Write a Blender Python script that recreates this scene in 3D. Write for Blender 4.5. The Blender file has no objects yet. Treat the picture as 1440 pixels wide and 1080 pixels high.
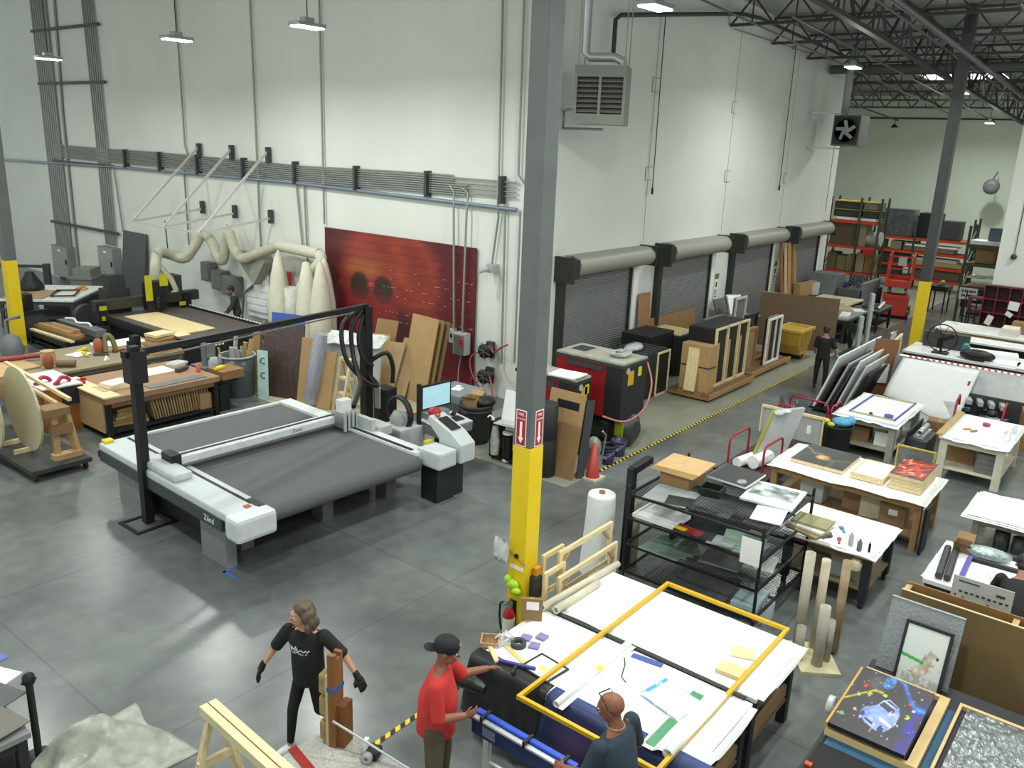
import bpy, bmesh, math, random
from math import sin, cos, pi, radians
from mathutils import Vector, Matrix

RND = random.Random(11)
rnd = RND.uniform
SC = bpy.context.scene
COL = SC.collection

# ------------------------------------------------------------------ camera, world, exposure
def make_camera():
    pit, rol, yaw = radians(16.02), radians(2.28), radians(38.23)
    fw = Vector((cos(yaw), sin(yaw), 0)); rt = Vector((sin(yaw), -cos(yaw), 0)); up = Vector((0, 0, 1))
    F = cos(pit) * fw - sin(pit) * up; U = sin(pit) * fw + cos(pit) * up
    X = cos(rol) * rt + sin(rol) * U; Y = -sin(rol) * rt + cos(rol) * U
    cam = bpy.data.cameras.new('camera'); o = bpy.data.objects.new('camera', cam); COL.objects.link(o)
    o.matrix_world = Matrix(((X.x, Y.x, -F.x, 0), (X.y, Y.y, -F.y, 0), (X.z, Y.z, -F.z, 6.1), (0, 0, 0, 1)))
    cam.sensor_width = 36; cam.lens = 29.54; cam.clip_end = 200; cam.clip_start = .05
    SC.camera = o
make_camera()
W = bpy.data.worlds.new('world'); SC.world = W; W.use_nodes = True
W.node_tree.nodes['Background'].inputs[0].default_value = (.86, .93, .88, 1)
W.node_tree.nodes['Background'].inputs[1].default_value = .95
SC.view_settings.view_transform = 'Standard'
SC.view_settings.look = 'None'
SC.view_settings.exposure = 0.0
SC.view_settings.gamma = 1
SC.view_settings.use_curve_mapping = False
LAMP_W = 98      # one high-bay fixture

# ------------------------------------------------------------------ materials
def lin(c):
    if isinstance(c, str):
        c = tuple(int(c[i:i + 2], 16) for i in (0, 2, 4))
    return tuple((v / 255 / 12.92 if v / 255 <= .04045 else ((v / 255 + .055) / 1.055) ** 2.4) for v in c) + (1,)
MATS = {}
def mat(c, rough=.6, metal=0, noise=.12, scale=6, bump=0, stretch=None, emit=0, alpha=1, trans=0, spec=None, key=None, vcol=False):
    k = key or (str(c), rough, metal, noise, scale, bump, stretch, emit, alpha, trans, spec, vcol)
    if k in MATS: return MATS[k]
    m = bpy.data.materials.new('surface'); m.use_nodes = True
    nt = m.node_tree; N = nt.nodes; L = nt.links; b = N['Principled BSDF']
    b.inputs['Roughness'].default_value = rough; b.inputs['Metallic'].default_value = metal
    if spec is not None: b.inputs['Specular IOR Level'].default_value = spec
    if alpha < 1: b.inputs['Alpha'].default_value = alpha
    if trans: b.inputs['Transmission Weight'].default_value = trans; b.inputs['IOR'].default_value = 1.2
    base = None
    if vcol:
        a = N.new('ShaderNodeAttribute'); a.attribute_name = 'ink'; base = a.outputs['Color']
    else:
        b.inputs['Base Color'].default_value = lin(c)
    if noise:
        tc = N.new('ShaderNodeTexCoord'); mp = N.new('ShaderNodeMapping')
        if stretch: mp.inputs['Scale'].default_value = stretch
        no = N.new('ShaderNodeTexNoise'); no.inputs['Scale'].default_value = scale; no.inputs['Detail'].default_value = 5
        L.new(tc.outputs['Object'], mp.inputs[0]); L.new(mp.outputs[0], no.inputs['Vector'])
        mr = N.new('ShaderNodeMapRange'); mr.inputs[1].default_value = .3; mr.inputs[2].default_value = .7
        mr.inputs[3].default_value = 1 - noise; mr.inputs[4].default_value = 1 + noise * .6
        L.new(no.outputs[0], mr.inputs[0])
        mx = N.new('ShaderNodeMix'); mx.data_type = 'RGBA'; mx.blend_type = 'MULTIPLY'; mx.inputs[0].default_value = 1
        if base: L.new(base, mx.inputs[6])
        else: mx.inputs[6].default_value = lin(c)
        L.new(mr.outputs[0], mx.inputs[7]); L.new(mx.outputs[2], b.inputs['Base Color'])
        if bump:
            bp = N.new('ShaderNodeBump'); bp.inputs['Strength'].default_value = bump; bp.inputs['Distance'].default_value = .02
            L.new(no.outputs[0], bp.inputs['Height']); L.new(bp.outputs[0], b.inputs['Normal'])
    elif base: L.new(base, b.inputs['Base Color'])
    if emit:
        b.inputs['Emission Color'].default_value = lin(c); b.inputs['Emission Strength'].default_value = emit
    MATS[k] = m
    return m
def wood(c='c9a878', rough=.65, ax=0):
    s = [14, 14, 14]; s[ax] = 1.2
    return mat(c, rough, noise=.22, scale=3, stretch=tuple(s))
def plastic(c, rough=.4): return mat(c, rough, noise=.05)
WHITE = mat('eef0ee', .55, noise=.03, scale=2)
PAPER = mat('f2f4f4', .6, noise=.03, scale=1.5, bump=.25)
PINE = wood('e3cfa0'); PINEY = wood('e3cfa0', ax=1); PINEZ = wood('e3cfa0', ax=2)
PLY = wood('b99a6c'); MDF = wood('8d6c48', .7); CARD = mat('8f714a', .8, noise=.1, scale=3); CARDL = mat('a98a5e', .8, noise=.08, scale=3)
BLACK = mat('17181a', .5, noise=.1); BLACKM = mat('202224', .45, .3, noise=.1); RUBBER = mat('1b1b1b', .85, noise=.1)
DGREY = mat('3b3e3f', .55, noise=.12); GREY = mat('6f7372', .5, noise=.1); LGREY = mat('a9adac', .5, noise=.06)
STEEL = mat('9a9ea0', .35, .7, noise=.08); ALU = mat('c3c8ca', .35, .45, noise=.04); CONDUIT = mat('8f938e', .45, .35, noise=.05)
SHELL = mat('c5cccd', .4, noise=.03); RED = plastic('b01c22'); REDP = plastic('a0142a'); YEL = mat('e2c319', .45, noise=.05)
GLASS = mat('b9c8c4', .08, noise=0, alpha=.35); FILM = mat('dfe3e2', .18, noise=.25, scale=9, bump=.9, alpha=.75)

# ------------------------------------------------------------------ mesh building
class MB:
    def __init__(s): s.v = []; s.f = []; s.sm = []
    def add(s, vs, fs, smooth=False):
        n = len(s.v); s.v += [tuple(p) for p in vs]
        s.f += [tuple(n + i for i in q) for q in fs]; s.sm += [smooth] * len(fs); return s
    def ob(s, o, a, b, c):
        o, a, b, c = (Vector(q) for q in (o, a, b, c))
        vs = [o, o + a, o + a + b, o + b, o + c, o + a + c, o + a + b + c, o + b + c]
        fs = [(3, 2, 1, 0), (4, 5, 6, 7), (0, 1, 5, 4), (1, 2, 6, 5), (2, 3, 7, 6), (3, 0, 4, 7)]
        if a.cross(b).dot(c) < 0: fs = [q[::-1] for q in fs]
        return s.add(vs, fs)
    def bx(s, x0, x1, y0, y1, z0, z1): return s.ob((x0, y0, z0), (x1 - x0, 0, 0), (0, y1 - y0, 0), (0, 0, z1 - z0))
    def box(s, cx, cy, cz, sx, sy, sz, rz=0, M=None):
        m = M or Matrix.Rotation(rz, 3, 'Z')
        a, b, c = m @ Vector((sx, 0, 0)), m @ Vector((0, sy, 0)), m @ Vector((0, 0, sz))
        return s.ob(Vector((cx, cy, cz)) - (a + b + c) / 2, a, b, c)
    def beam(s, p, q, w, h=None, up=(0, 0, 1)):
        p, q = Vector(p), Vector(q); d = q - p; u = Vector(up)
        if abs(d.normalized().dot(u)) > .98: u = Vector((0, 1, 0))
        sd = d.cross(u).normalized(); u2 = sd.cross(d).normalized(); h = h or w
        return s.ob(p - sd * w / 2 - u2 * h / 2, d, sd * w, u2 * h)
    def cyl(s, p, q, r, r1=None, n=12, cap=True, smooth=True):
        p, q = Vector(p), Vector(q); d = (q - p).normalized(); r1 = r if r1 is None else r1
        u = Vector((0, 0, 1)) if abs(d.z) < .9 else Vector((1, 0, 0)); a = d.cross(u).normalized(); b = d.cross(a)
        vs = []
        for c, rr in ((p, r), (q, r1)):
            vs += [c + (a * cos(2 * pi * i / n) + b * sin(2 * pi * i / n)) * rr for i in range(n)]
        s.add(vs, [(i, (i + 1) % n, n + (i + 1) % n, n + i) for i in range(n)], smooth)
        if cap: s.add(vs, [tuple(range(n))[::-1], tuple(range(n, 2 * n))])
        return s
    def pipe(s, p, q, r, ri, n=12):
        p, q = Vector(p), Vector(q); d = (q - p).normalized(); u = Vector((0, 0, 1)) if abs(d.z) < .9 else Vector((1, 0, 0))
        a = d.cross(u).normalized(); b = d.cross(a); vs = []
        for c, rr in ((p, r), (q, r), (q, ri), (p, ri)):
            vs += [c + (a * cos(2 * pi * i / n) + b * sin(2 * pi * i / n)) * rr for i in range(n)]
        return s.add(vs, [(k * n + i, k * n + (i + 1) % n, (k + 1) % 4 * n + (i + 1) % n, (k + 1) % 4 * n + i) for k in range(4) for i in range(n)], True)
    def tube(s, pts, r, n=6, closed=False):
        P = [Vector(p) for p in pts]; m = len(P); rs = r if isinstance(r, (list, tuple)) else [r] * m; vs = []; prev = None
        for i in range(m):
            d = (P[(i + 1) % m] - P[i - 1]) if closed else (P[min(i + 1, m - 1)] - P[max(i - 1, 0)])
            d.normalize()
            if prev is None:
                u = Vector((0, 0, 1)) if abs(d.z) < .9 else Vector((1, 0, 0)); a = d.cross(u).normalized()
            else:
                a = (prev - d * prev.dot(d)).normalized()
            prev = a; b = d.cross(a)
            vs += [P[i] + (a * cos(2 * pi * j / n) + b * sin(2 * pi * j / n)) * rs[i] for j in range(n)]
        fs = []
        for i in range(m if closed else m - 1):
            k = (i + 1) % m
            fs += [(i * n + j, i * n + (j + 1) % n, k * n + (j + 1) % n, k * n + j) for j in range(n)]
        s.add(vs, fs, True)
        if not closed: s.add(vs, [tuple(range(n))[::-1], tuple(range((m - 1) * n, m * n))])
        return s
    def lathe(s, prof, c=(0, 0, 0), n=16, smooth=True):
        vs = []
        for r, z in prof: vs += [(c[0] + r * cos(2 * pi * i / n), c[1] + r * sin(2 * pi * i / n), c[2] + z) for i in range(n)]
        fs = [(k * n + i, k * n + (i + 1) % n, (k + 1) * n + (i + 1) % n, (k + 1) * n + i) for k in range(len(prof) - 1) for i in range(n)]
        s.add(vs, fs, smooth); return s.add(vs, [tuple(range(n))[::-1], tuple(range(len(vs) - n, len(vs)))])
    def prism(s, poly, o, a, b, c):
        """poly in the plane (o; a, b), thickness vector c"""
        o, a, b, c = (Vector(q) for q in (o, a, b, c)); n = len(poly)
        v0 = [o + a * x + b * y for x, y in poly]; vs = v0 + [p + c for p in v0]
        ar = sum(poly[i][0] * poly[(i + 1) % n][1] - poly[(i + 1) % n][0] * poly[i][1] for i in range(n))
        fs = [tuple(range(n))[::-1], tuple(range(n, 2 * n))] + [(i, (i + 1) % n, n + (i + 1) % n, n + i) for i in range(n)]
        if (ar > 0) != (a.cross(b).dot(c) > 0): fs = [q[::-1] for q in fs]
        return s.add(vs, fs)
    def ball(s, c, r, n=12, m=8, smooth=True):
        r = (r, r, r) if not isinstance(r, (tuple, list)) else r; vs = []
        for j in range(m + 1):
            t = pi * j / m
            vs += [(c[0] + r[0] * sin(t) * cos(2 * pi * i / n), c[1] + r[1] * sin(t) * sin(2 * pi * i / n), c[2] + r[2] * cos(t)) for i in range(n)]
        return s.add(vs, [(j * n + i, (j + 1) * n + i, (j + 1) * n + (i + 1) % n, j * n + (i + 1) % n) for j in range(m) for i in range(n)], smooth)
    def sheet(s, nx, ny, fn, t=.004, smooth=True):
        """a thick sheet whose top is fn(u, v)"""
        P = [[Vector(fn(i / nx, j / ny)) for i in range(nx + 1)] for j in range(ny + 1)]; w = nx + 1
        top = [p for row in P for p in row]; vs = top + [p - Vector((0, 0, t)) for p in top]; o = len(top); fs = []
        for j in range(ny):
            for i in range(nx):
                a = j * w + i; q = (a, a + 1, a + w + 1, a + w); fs += [q, tuple(o + k for k in q[::-1])]
        rim = [i for i in range(w)] + [j * w + nx for j in range(1, ny + 1)] + [ny * w + i for i in range(nx - 1, -1, -1)] + [j * w for j in range(ny - 1, 0, -1)]
        for k in range(len(rim)):
            a, b = rim[k], rim[(k + 1) % len(rim)]; fs.append((b, a, o + a, o + b))
        return s.add(vs, fs, smooth)
    def build(s, name, m, parent=None, label=None, bev=0, kind=None, loc=None):
        me = bpy.data.meshes.new(name); me.from_pydata(s.v, [], s.f); me.update()
        if any(s.sm): me.polygons.foreach_set('use_smooth', s.sm)
        ms = m if isinstance(m, (list, tuple)) else [m]
        for q in ms: me.materials.append(q)
        o = bpy.data.objects.new(name, me); COL.objects.link(o)
        if parent is not None: o.parent = parent
        if label: o['label'] = label
        if kind: o['kind'] = kind
        if loc: o.location = loc
        if bev:
            bm = bmesh.new(); bm.from_mesh(me); bmesh.ops.remove_doubles(bm, verts=bm.verts, dist=1e-5)
            es = [e for e in bm.edges if len(e.link_faces) == 2 and e.calc_face_angle(0) > .5]
            bmesh.ops.bevel(bm, geom=es, offset=bev, segments=2, affect='EDGES', profile=.6, clamp_overlap=True)
            bm.to_mesh(me); bm.free()
        return o

def thing(name, label, cat, loc=(0, 0, 0), rz=0, group=None):
    o = bpy.data.objects.new(name, None); COL.objects.link(o); o.location = loc; o.rotation_euler = (0, 0, rz)
    o['label'] = label; o['category'] = cat
    if group: o['group'] = group
    o.empty_display_size = .1
    return o
def tag(o, label, cat, group=None):
    o['label'] = label; o['category'] = cat
    if group: o['group'] = group
    return o
def struct(name, b, m, parent=None, **k):
    return b.build(name, m, parent, kind='structure' if parent is None else None, **k)
def dup(root, loc, rz=None, label=None, group=None):
    r = root.copy(); COL.objects.link(r); r.location = loc
    if rz is not None: r.rotation_euler = (0, 0, rz)
    if label: r['label'] = label
    if group: r['group'] = group
    for ch in list(root.children):
        c = ch.copy(); COL.objects.link(c); c.parent = r
        for g in list(ch.children):
            d = g.copy(); COL.objects.link(d); d.parent = c
    return r
def text(body, size, m, parent, M, name='lettering', ext=.001, align='CENTER', sx=1):
    cu = bpy.data.curves.new(name, 'FONT'); cu.body = body; cu.size = size; cu.extrude = ext
    cu.align_x = align; cu.align_y = 'CENTER'; cu.resolution_u = 2
    t = bpy.data.objects.new('t', cu); COL.objects.link(t)
    dg = bpy.context.evaluated_depsgraph_get(); me = bpy.data.meshes.new_from_object(t.evaluated_get(dg))
    bpy.data.objects.remove(t); bpy.data.curves.remove(cu)
    me.transform(Matrix.Diagonal((sx, 1, 1, 1))); me.transform(M); me.name = name
    me.materials.clear(); me.materials.append(m)
    o = bpy.data.objects.new(name, me); COL.objects.link(o); o.parent = parent
    return o
def frame_M(o, x, y):
    x, y = Vector(x).normalized(), Vector(y).normalized(); z = x.cross(y)
    return Matrix(((x.x, y.x, z.x, o[0]), (x.y, y.y, z.y, o[1]), (x.z, y.z, z.z, o[2]), (0, 0, 0, 1)))
INKM = mat('ffffff', .45, noise=0, vcol=True)
def printed(name, parent, o, a, b, nx, ny, fn, m=None, t=None, label=None):
    """a printed sheet: colours per vertex from fn(u, v) in 0..255; t thickness vector backs it"""
    o, a, b = Vector(o), Vector(a), Vector(b)
    vs = [o + a * (i / nx) + b * (j / ny) for j in range(ny + 1) for i in range(nx + 1)]; w = nx + 1
    fs = [(j * w + i, j * w + i + 1, (j + 1) * w + i + 1, (j + 1) * w + i) for j in range(ny) for i in range(nx)]
    cs = [lin(fn(i / nx, j / ny)) for j in range(ny + 1) for i in range(nx + 1)]
    if t is not None:
        n = len(vs); t = Vector(t); q = [o, o + a, o + a + b, o + b]; q2 = [p - t for p in q]
        vs += q + q2; cs += [cs[0]] * 8
        fs += [(n + 7, n + 6, n + 5, n + 4)] + [(n + i, n + 4 + i, n + 4 + (i + 1) % 4, n + (i + 1) % 4) for i in range(4)]
    me = bpy.data.meshes.new(name); me.from_pydata(vs, [], fs); me.update()
    at = me.color_attributes.new('ink', 'FLOAT_COLOR', 'POINT')
    at.data.foreach_set('color', [c for q in cs for c in q])
    me.materials.append(m or INKM)
    ob = bpy.data.objects.new(name, me); COL.objects.link(ob)
    if parent is not None: ob.parent = parent
    if label: ob['label'] = label
    return ob
def mixc(a, b, t): t = max(0, min(1, t)); return tuple(a[i] + (b[i] - a[i]) * t for i in range(3))
def blob(u, v, cu, cv, ru, rv, soft=.3):
    d = math.sqrt(((u - cu) / ru) ** 2 + ((v - cv) / rv) ** 2)
    return max(0, min(1, (1 - d) / soft + .5))
def vnoise(x, y, s=0):
    xi, yi = math.floor(x), math.floor(y); fx, fy = x - xi, y - yi
    def h(i, j): return (math.sin(i * 127.1 + j * 311.7 + s * 74.7) * 43758.5453) % 1
    fx, fy = fx * fx * (3 - 2 * fx), fy * fy * (3 - 2 * fy)
    return (h(xi, yi) * (1 - fx) + h(xi + 1, yi) * fx) * (1 - fy) + (h(xi, yi + 1) * (1 - fx) + h(xi + 1, yi + 1) * fx) * fy
def simple(name, label, cat, b, m, loc=(0, 0, 0), rz=0, group=None, bev=0):
    o = b.build(name, m, bev=bev); o.location = loc; o.rotation_euler = (0, 0, rz)
    return tag(o, label, cat, group)
# ------------------------------------------------------------------ high-bay lamps
def zc(x): return 11.1 - .05 * (x - 14)          # roof height
def make_lamp(loc, label, first=[None]):
    if first[0] is None:
        t = thing('high_bay_lamp', label, 'lamp', loc, 0, 'high bay lamps')
        b = MB(); b.bx(-.34, .34, -.17, .17, .0, .07); b.bx(-.12, .12, -.08, .08, .07, .17); b.build('housing', STEEL, t, bev=.01)
        b = MB(); b.bx(-.31, .31, -.14, .14, -.025, -.002); b.build('lens', mat('fbfff8', emit=14, noise=0, key='lens'), t)
        first[0] = t
    else: t = dup(first[0], loc, None, label)
    MB().cyl((0, 0, .17), (0, 0, zc(max(loc[0], 8)) - loc[2] - .003), .01, n=6).build('cable', BLACK, t)
    l = bpy.data.lights.new('lamp_light', 'AREA'); l.shape = 'RECTANGLE'; l.size = .62; l.size_y = .3; l.energy = LAMP_W; l.color = (.97, 1, .95); l.spread = radians(165)
    o = bpy.data.objects.new('lamp_light', l); COL.objects.link(o); o.parent = t; o.location = (0, 0, -.03)
    l = bpy.data.lights.new('added_fill', 'POINT'); l.energy = LAMP_W * .27; l.shadow_soft_size = .12; l.color = (.97, 1, .95)  # added point light below the lens, brightens upper walls and roof
    o = bpy.data.objects.new('added_fill', l); COL.objects.link(o); o.parent = t; o.location = (0, 0, -.2)
    return t
for (x, y, z, lb) in ((11.4, 26.0, 7.86, 'high bay lamp beside the far conduit riser'), (11.4, 19.3, 8.1, 'high bay lamp above the wall bracket frame'),
                      (11.4, 14.5, 8.15, 'high bay lamp above the red mural wall'), (12.7, 7.4, 8.26, 'brightest high bay lamp near the first unit heater'),
                      (25.6, 8.4, 8.5, 'high bay lamp in front of the fan heater'), (45.2, 8.3, 7.8, 'small high bay lamp near the far white wall'),
                      (37.6, 7.9, 8.6, 'tiny high bay lamp among the trusses behind the post')):
    make_lamp((x, y, z), lb)
for (x, y) in ((3.5, 7.5), (4, 1.5), (9.0, 2.2), (9.5, -2.5), (15, 2.2), (18.5, -2.5), (24.5, 2.4), (30, 1.5), (3.5, 15), (4.5, 24), (9, 33), (6, 18.5), (40, 14.5)):  # added lamps outside the view, put in to light the room
    make_lamp((x, y, 8.5), 'added unseen high bay lamp lighting the work area from the roof')

# ------------------------------------------------------------------ floor
def floor_mat():
    m = bpy.data.materials.new('concrete'); m.use_nodes = True; nt = m.node_tree; N = nt.nodes; L = nt.links; b = N['Principled BSDF']
    tc = N.new('ShaderNodeTexCoord')
    def noise(s, d=6):
        n = N.new('ShaderNodeTexNoise'); n.inputs['Scale'].default_value = s; n.inputs['Detail'].default_value = d; L.new(tc.outputs['Object'], n.inputs['Vector']); return n
    n1, n2 = noise(.35), noise(3.5)
    r = N.new('ShaderNodeValToRGB'); r.color_ramp.elements[0].position = .3; r.color_ramp.elements[0].color = lin('4e5251'); r.color_ramp.elements[1].position = .72; r.color_ramp.elements[1].color = lin('7b807e')
    L.new(n1.outputs[0], r.inputs[0])
    mr = N.new('ShaderNodeMapRange'); mr.inputs[1].default_value = .3; mr.inputs[2].default_value = .7; mr.inputs[3].default_value = .84; mr.inputs[4].default_value = 1.1; L.new(n2.outputs[0], mr.inputs[0])
    mx = N.new('ShaderNodeMix'); mx.data_type = 'RGBA'; mx.blend_type = 'MULTIPLY'; mx.inputs[0].default_value = 1; L.new(r.outputs[0], mx.inputs[6]); L.new(mr.outputs[0], mx.inputs[7])
    br = N.new('ShaderNodeTexBrick'); br.offset = 0; br.inputs['Scale'].default_value = 1; br.inputs['Brick Width'].default_value = 4.6; br.inputs['Row Height'].default_value = 4.1
    br.inputs['Mortar Size'].default_value = .012; br.inputs['Color1'].default_value = (1, 1, 1, 1); br.inputs['Color2'].default_value = (1, 1, 1, 1); br.inputs['Mortar'].default_value = (.72, .72, .72, 1)
    mp = N.new('ShaderNodeMapping'); mp.inputs['Location'].default_value = (1.2, .9, 0); L.new(tc.outputs['Object'], mp.inputs[0]); L.new(mp.outputs[0], br.inputs[0])
    m2 = N.new('ShaderNodeMix'); m2.data_type = 'RGBA'; m2.blend_type = 'MULTIPLY'; m2.inputs[0].default_value = 1; L.new(mx.outputs[2], m2.inputs[6]); L.new(br.outputs[0], m2.inputs[7])
    L.new(m2.outputs[2], b.inputs['Base Color'])
    rr = N.new('ShaderNodeMapRange'); rr.inputs[3].default_value = .14; rr.inputs[4].default_value = .36; L.new(n1.outputs[0], rr.inputs[0]); L.new(rr.outputs[0], b.inputs['Roughness'])
    b.inputs['Specular IOR Level'].default_value = .55
    return m
struct('floor', MB().bx(-4, 52, -14, 48, -.3, 0), floor_mat())
LFLOOR = mat('868979', .5, noise=.14, scale=1.2)
b = MB(); b.bx(12.0, 49.9, 8.1, 11.99, 0, .004); struct('trim_1', b, LFLOOR)          # unpolished apron along the dock doors
b = MB(); b.bx(11.3, 15.49, 13.28, 19.5, 0, .004); struct('trim_2', b, mat('a8a48f', .6, noise=.1, scale=2))
b = MB(); b.bx(11.2, 13.9, 13.2, 13.28, .0, .005); struct('trim_3', b, YEL)
def hazard(name, label, x0, x1, y, w=.07):
    t = thing(name, label, 'floor tape')
    n = int((x1 - x0) / .14); by, bk = MB(), MB()
    for i in range(n):
        a = x0 + i * (x1 - x0) / n; d = (x1 - x0) / n / 2
        by.ob((a, y, .0045), (d, 0, 0), (.05, w, 0), (0, 0, .0015)); bk.ob((a + d, y, .0045), (d, 0, 0), (.05, w, 0), (0, 0, .0015))
    by.build('yellow_stripe', YEL, t, kind='stuff'); bk.build('black_stripe', BLACK, t, kind='stuff')
hazard('floor_tape', 'long yellow and black striped tape on floor beside compressors and dollies', 12.6, 24.5, 8.05)
hazard('floor_tape', 'yellow and black striped tape on floor behind the man in red', 4.55, 6.3, 5.55, .06)
hazard('floor_tape', 'short scrap of striped tape on floor by the pine sawhorse', 3.33, 3.62, 6.9, .06)
b = MB(); b.bx(6.0, 6.25, 9.85, 9.9, 0, .003); b.bx(6.0, 6.05, 9.6, 9.9, 0, .003)
simple('floor_tape', 'blue masking tape corner mark on floor below the cutting machine', 'floor tape', b, plastic('3b66b0'))
b = MB(); b.bx(10.0, 10.22, 9.52, 9.56, 0, .003)
simple('floor_tape', 'small blue tape mark on floor by the machine control pedestal', 'floor tape', b, plastic('3f5aa0'))

# ------------------------------------------------------------------ walls
def wall_mat(c):
    return mat(c, .75, noise=.05, scale=.6)
WM = wall_mat('d9ddd6')
struct('wall_left', MB().bx(15.5, 15.75, 11.8, 48, 0, 12), WM)
struct('wall_back', MB().bx(15.75, 36.3, 12.0, 12.3, 0, 12), WM)
struct('wall_end', MB().bx(36.05, 36.3, 12.3, 24, 0, 12), WM)
struct('wall_far', MB().bx(50, 50.3, -2, 26, 0, 11), wall_mat('d3dccb'))
struct('wall_right', MB().bx(33.4, 33.7, -12, 5.12, 0, 12), wall_mat('e2e6e0'))
struct('wall_side', MB().bx(33.7, 50, 4.2, 4.5, 0, 12), WM)
SEAM = mat('9b9f98', .7, noise=0)
for i, x in enumerate((20.9, 25.9, 30.8)):
    b = MB(); b.bx(x, x + .02, 11.992, 12.0, 3.6, 10.6); struct('trim_%d' % (10 + i), b, SEAM)
for i, (x, z) in enumerate(((20.75, 7.9), (20.75, 5.6), (25.75, 5.5), (30.65, 5.4), (25.75, 7.6))):
    b = MB(); b.beam((x, 11.99, z), (x + .35, 11.99, z), .02); b.beam((x, 11.99, z), (x, 11.99, z - .35), .02); b.beam((x, 11.99, z - .35), (x + .35, 11.99, z - .35), .02)
    struct('trim_%d' % (20 + i), b, SEAM)

# ------------------------------------------------------------------ roof: deck, joists, girders
DECK = mat('9da29d', .7, noise=.1, scale=2)
b = MB(); b.ob((8, -13, zc(8)), (43, 0, zc(51) - zc(8)), (0, 61, 0), (0, 0, .2)); struct('ceiling', b, DECK)
b = MB(); b.ob((-4, -13, zc(8)), (12, 0, 0), (0, 61, 0), (0, 0, .2)); struct('ceiling_near', b, DECK)
IRON = mat('434645', .6, .2, noise=.1); IRONL = mat('5d615f', .55, .2, noise=.1)
def truss(name, p, q, depth, pitch, w=.07, m=IRON):
    """open web joist as a structure object: chords and every web member are its parts"""
    r = bpy.data.objects.new(name, None); COL.objects.link(r); r['kind'] = 'structure'
    p, q = Vector(p), Vector(q); d = q - p; n = max(2, int(d.length / pitch)); dz = Vector((0, 0, depth))
    MB().beam(p + dz, q + dz, w * 1.6, w).build('top_chord', m, r); MB().beam(p, q, w * 1.8, w * 1.1).build('bottom_chord', m, r)
    for i in range(n):
        a, c, e = p + d * (i / n), p + d * ((i + .5) / n), p + d * ((i + 1) / n)
        bb = MB(); bb.beam(a, c + dz, w * .7); bb.beam(c + dz, e, w * .7); bb.beam(c, c + dz, w * .5); bb.build('web', m, r)
k = 0
for x in (25.0, 28.2, 31.4, 34.6, 37.8, 41.0, 44.2, 47.4):
    k += 1; z = zc(x) - .85
    truss('beam_%d' % k, (x, 11.95 if x < 36 else 24, z), (x, 1.5 if x < 33 else 4.6, z), .75, 1.25)
for (y, x0, x1, dz) in ((7.45, 17, 49.5, 1.45),):
    k += 1; truss('beam_%d' % k, (x0, y, zc(x0) - dz), (x1, y, zc(x1) - dz), 1.2, 2.6, .1)
for i, (y, x0, x1, dz, r) in enumerate(((5.75, 17, 49, 1.6, .07), (8.9, 22, 49.5, 1.3, .035), (10.4, 20, 49.5, 1.2, .03), (6.6, 20, 49.5, 1.25, .03), (3.9, 22, 33.3, 1.3, .05), (13.5, 37, 49.5, 1.3, .04))):
    b = MB(); b.cyl((x0, y, zc(x0) - dz), (x1, y, zc(x1) - dz), r, n=8)
    simple('sprinkler_pipe', ('thick grey roof pipe running beside the far yellow post', 'thin roof pipe near the dock wall trusses', 'thin roof pipe closest to the dock wall', 'thin grey pipe threaded through the middle of the trusses', 'grey roof pipe over the right hand tables', 'grey roof pipe over the tall storage racks')[i], 'pipe', b, IRONL)
b = MB(); b.cyl((33.8, 11.9, 9.2), (33.8, 5, 9.2), .16, n=10)
simple('duct_pipe', 'wide grey horizontal duct crossing below the trusses', 'duct', b, IRONL)
b = MB(); b.tube([(18.27, 11.7, 8.1), (18.27, 11.7, 9.0), (18.5, 11.7, 9.13), (25.15, 11.7, 10.02), (26, 11.5, 10.0), (36, 11.4, 9.55), (49, 11.4, 8.7)], .055, 8)
simple('gas_pipe', 'dark pipe rising from first unit heater and running along the white wall top', 'pipe', b, IRON)
b = MB(); b.cyl((25.1, 11.85, 9.6), (35.8, 11.85, 9.5), .02, n=6); b.ball((29.8, 11.85, 9.57), .07, 8, 6)
simple('wall_conduit', 'thin conduit with a round junction high on the white wall', 'conduit', b, CONDUIT)
b = MB(); b.cyl((49.9, 17.8, 8.15), (49.9, 5, 8.15), .045, n=6); simple('wall_conduit', 'level dark conduit high across the far white wall', 'conduit', b, IRON)
b = MB(); b.lathe([(.02, .2), (.05, .17), (.2, .02), (.2, 0)], (49.4, 13.6, 7.65), 10); b.cyl((49.4, 13.6, 7.8), (49.4, 13.6, 8.15), .02, n=5)
simple('pendant_lamp', 'small dark unlit cone lamp under far wall conduit', 'lamp', b, BLACK)
t = thing('skylight', 'bright glowing skylight beyond the trusses', 'skylight', (42, 9.0, zc(42)))
b = MB(); b.ob((-.9, -1.6, -.06), (1.8, 0, -.09), (0, 3.2, 0), (0, 0, .03)); b.build('diffuser', mat('f6fff4', emit=3.2, noise=0, key='sky'), t)
b = MB()
for p, q in (((-.95, -1.65), (.95, -1.65)), ((.95, -1.65), (.95, 1.65)), ((.95, 1.65), (-.95, 1.65)), ((-.95, 1.65), (-.95, -1.65))):
    b.beam((p[0], p[1], -.08 - p[0] * .05), (q[0], q[1], -.08 - q[0] * .05), .08, .16)
b.build('curb_frame', ALU, t)

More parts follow.
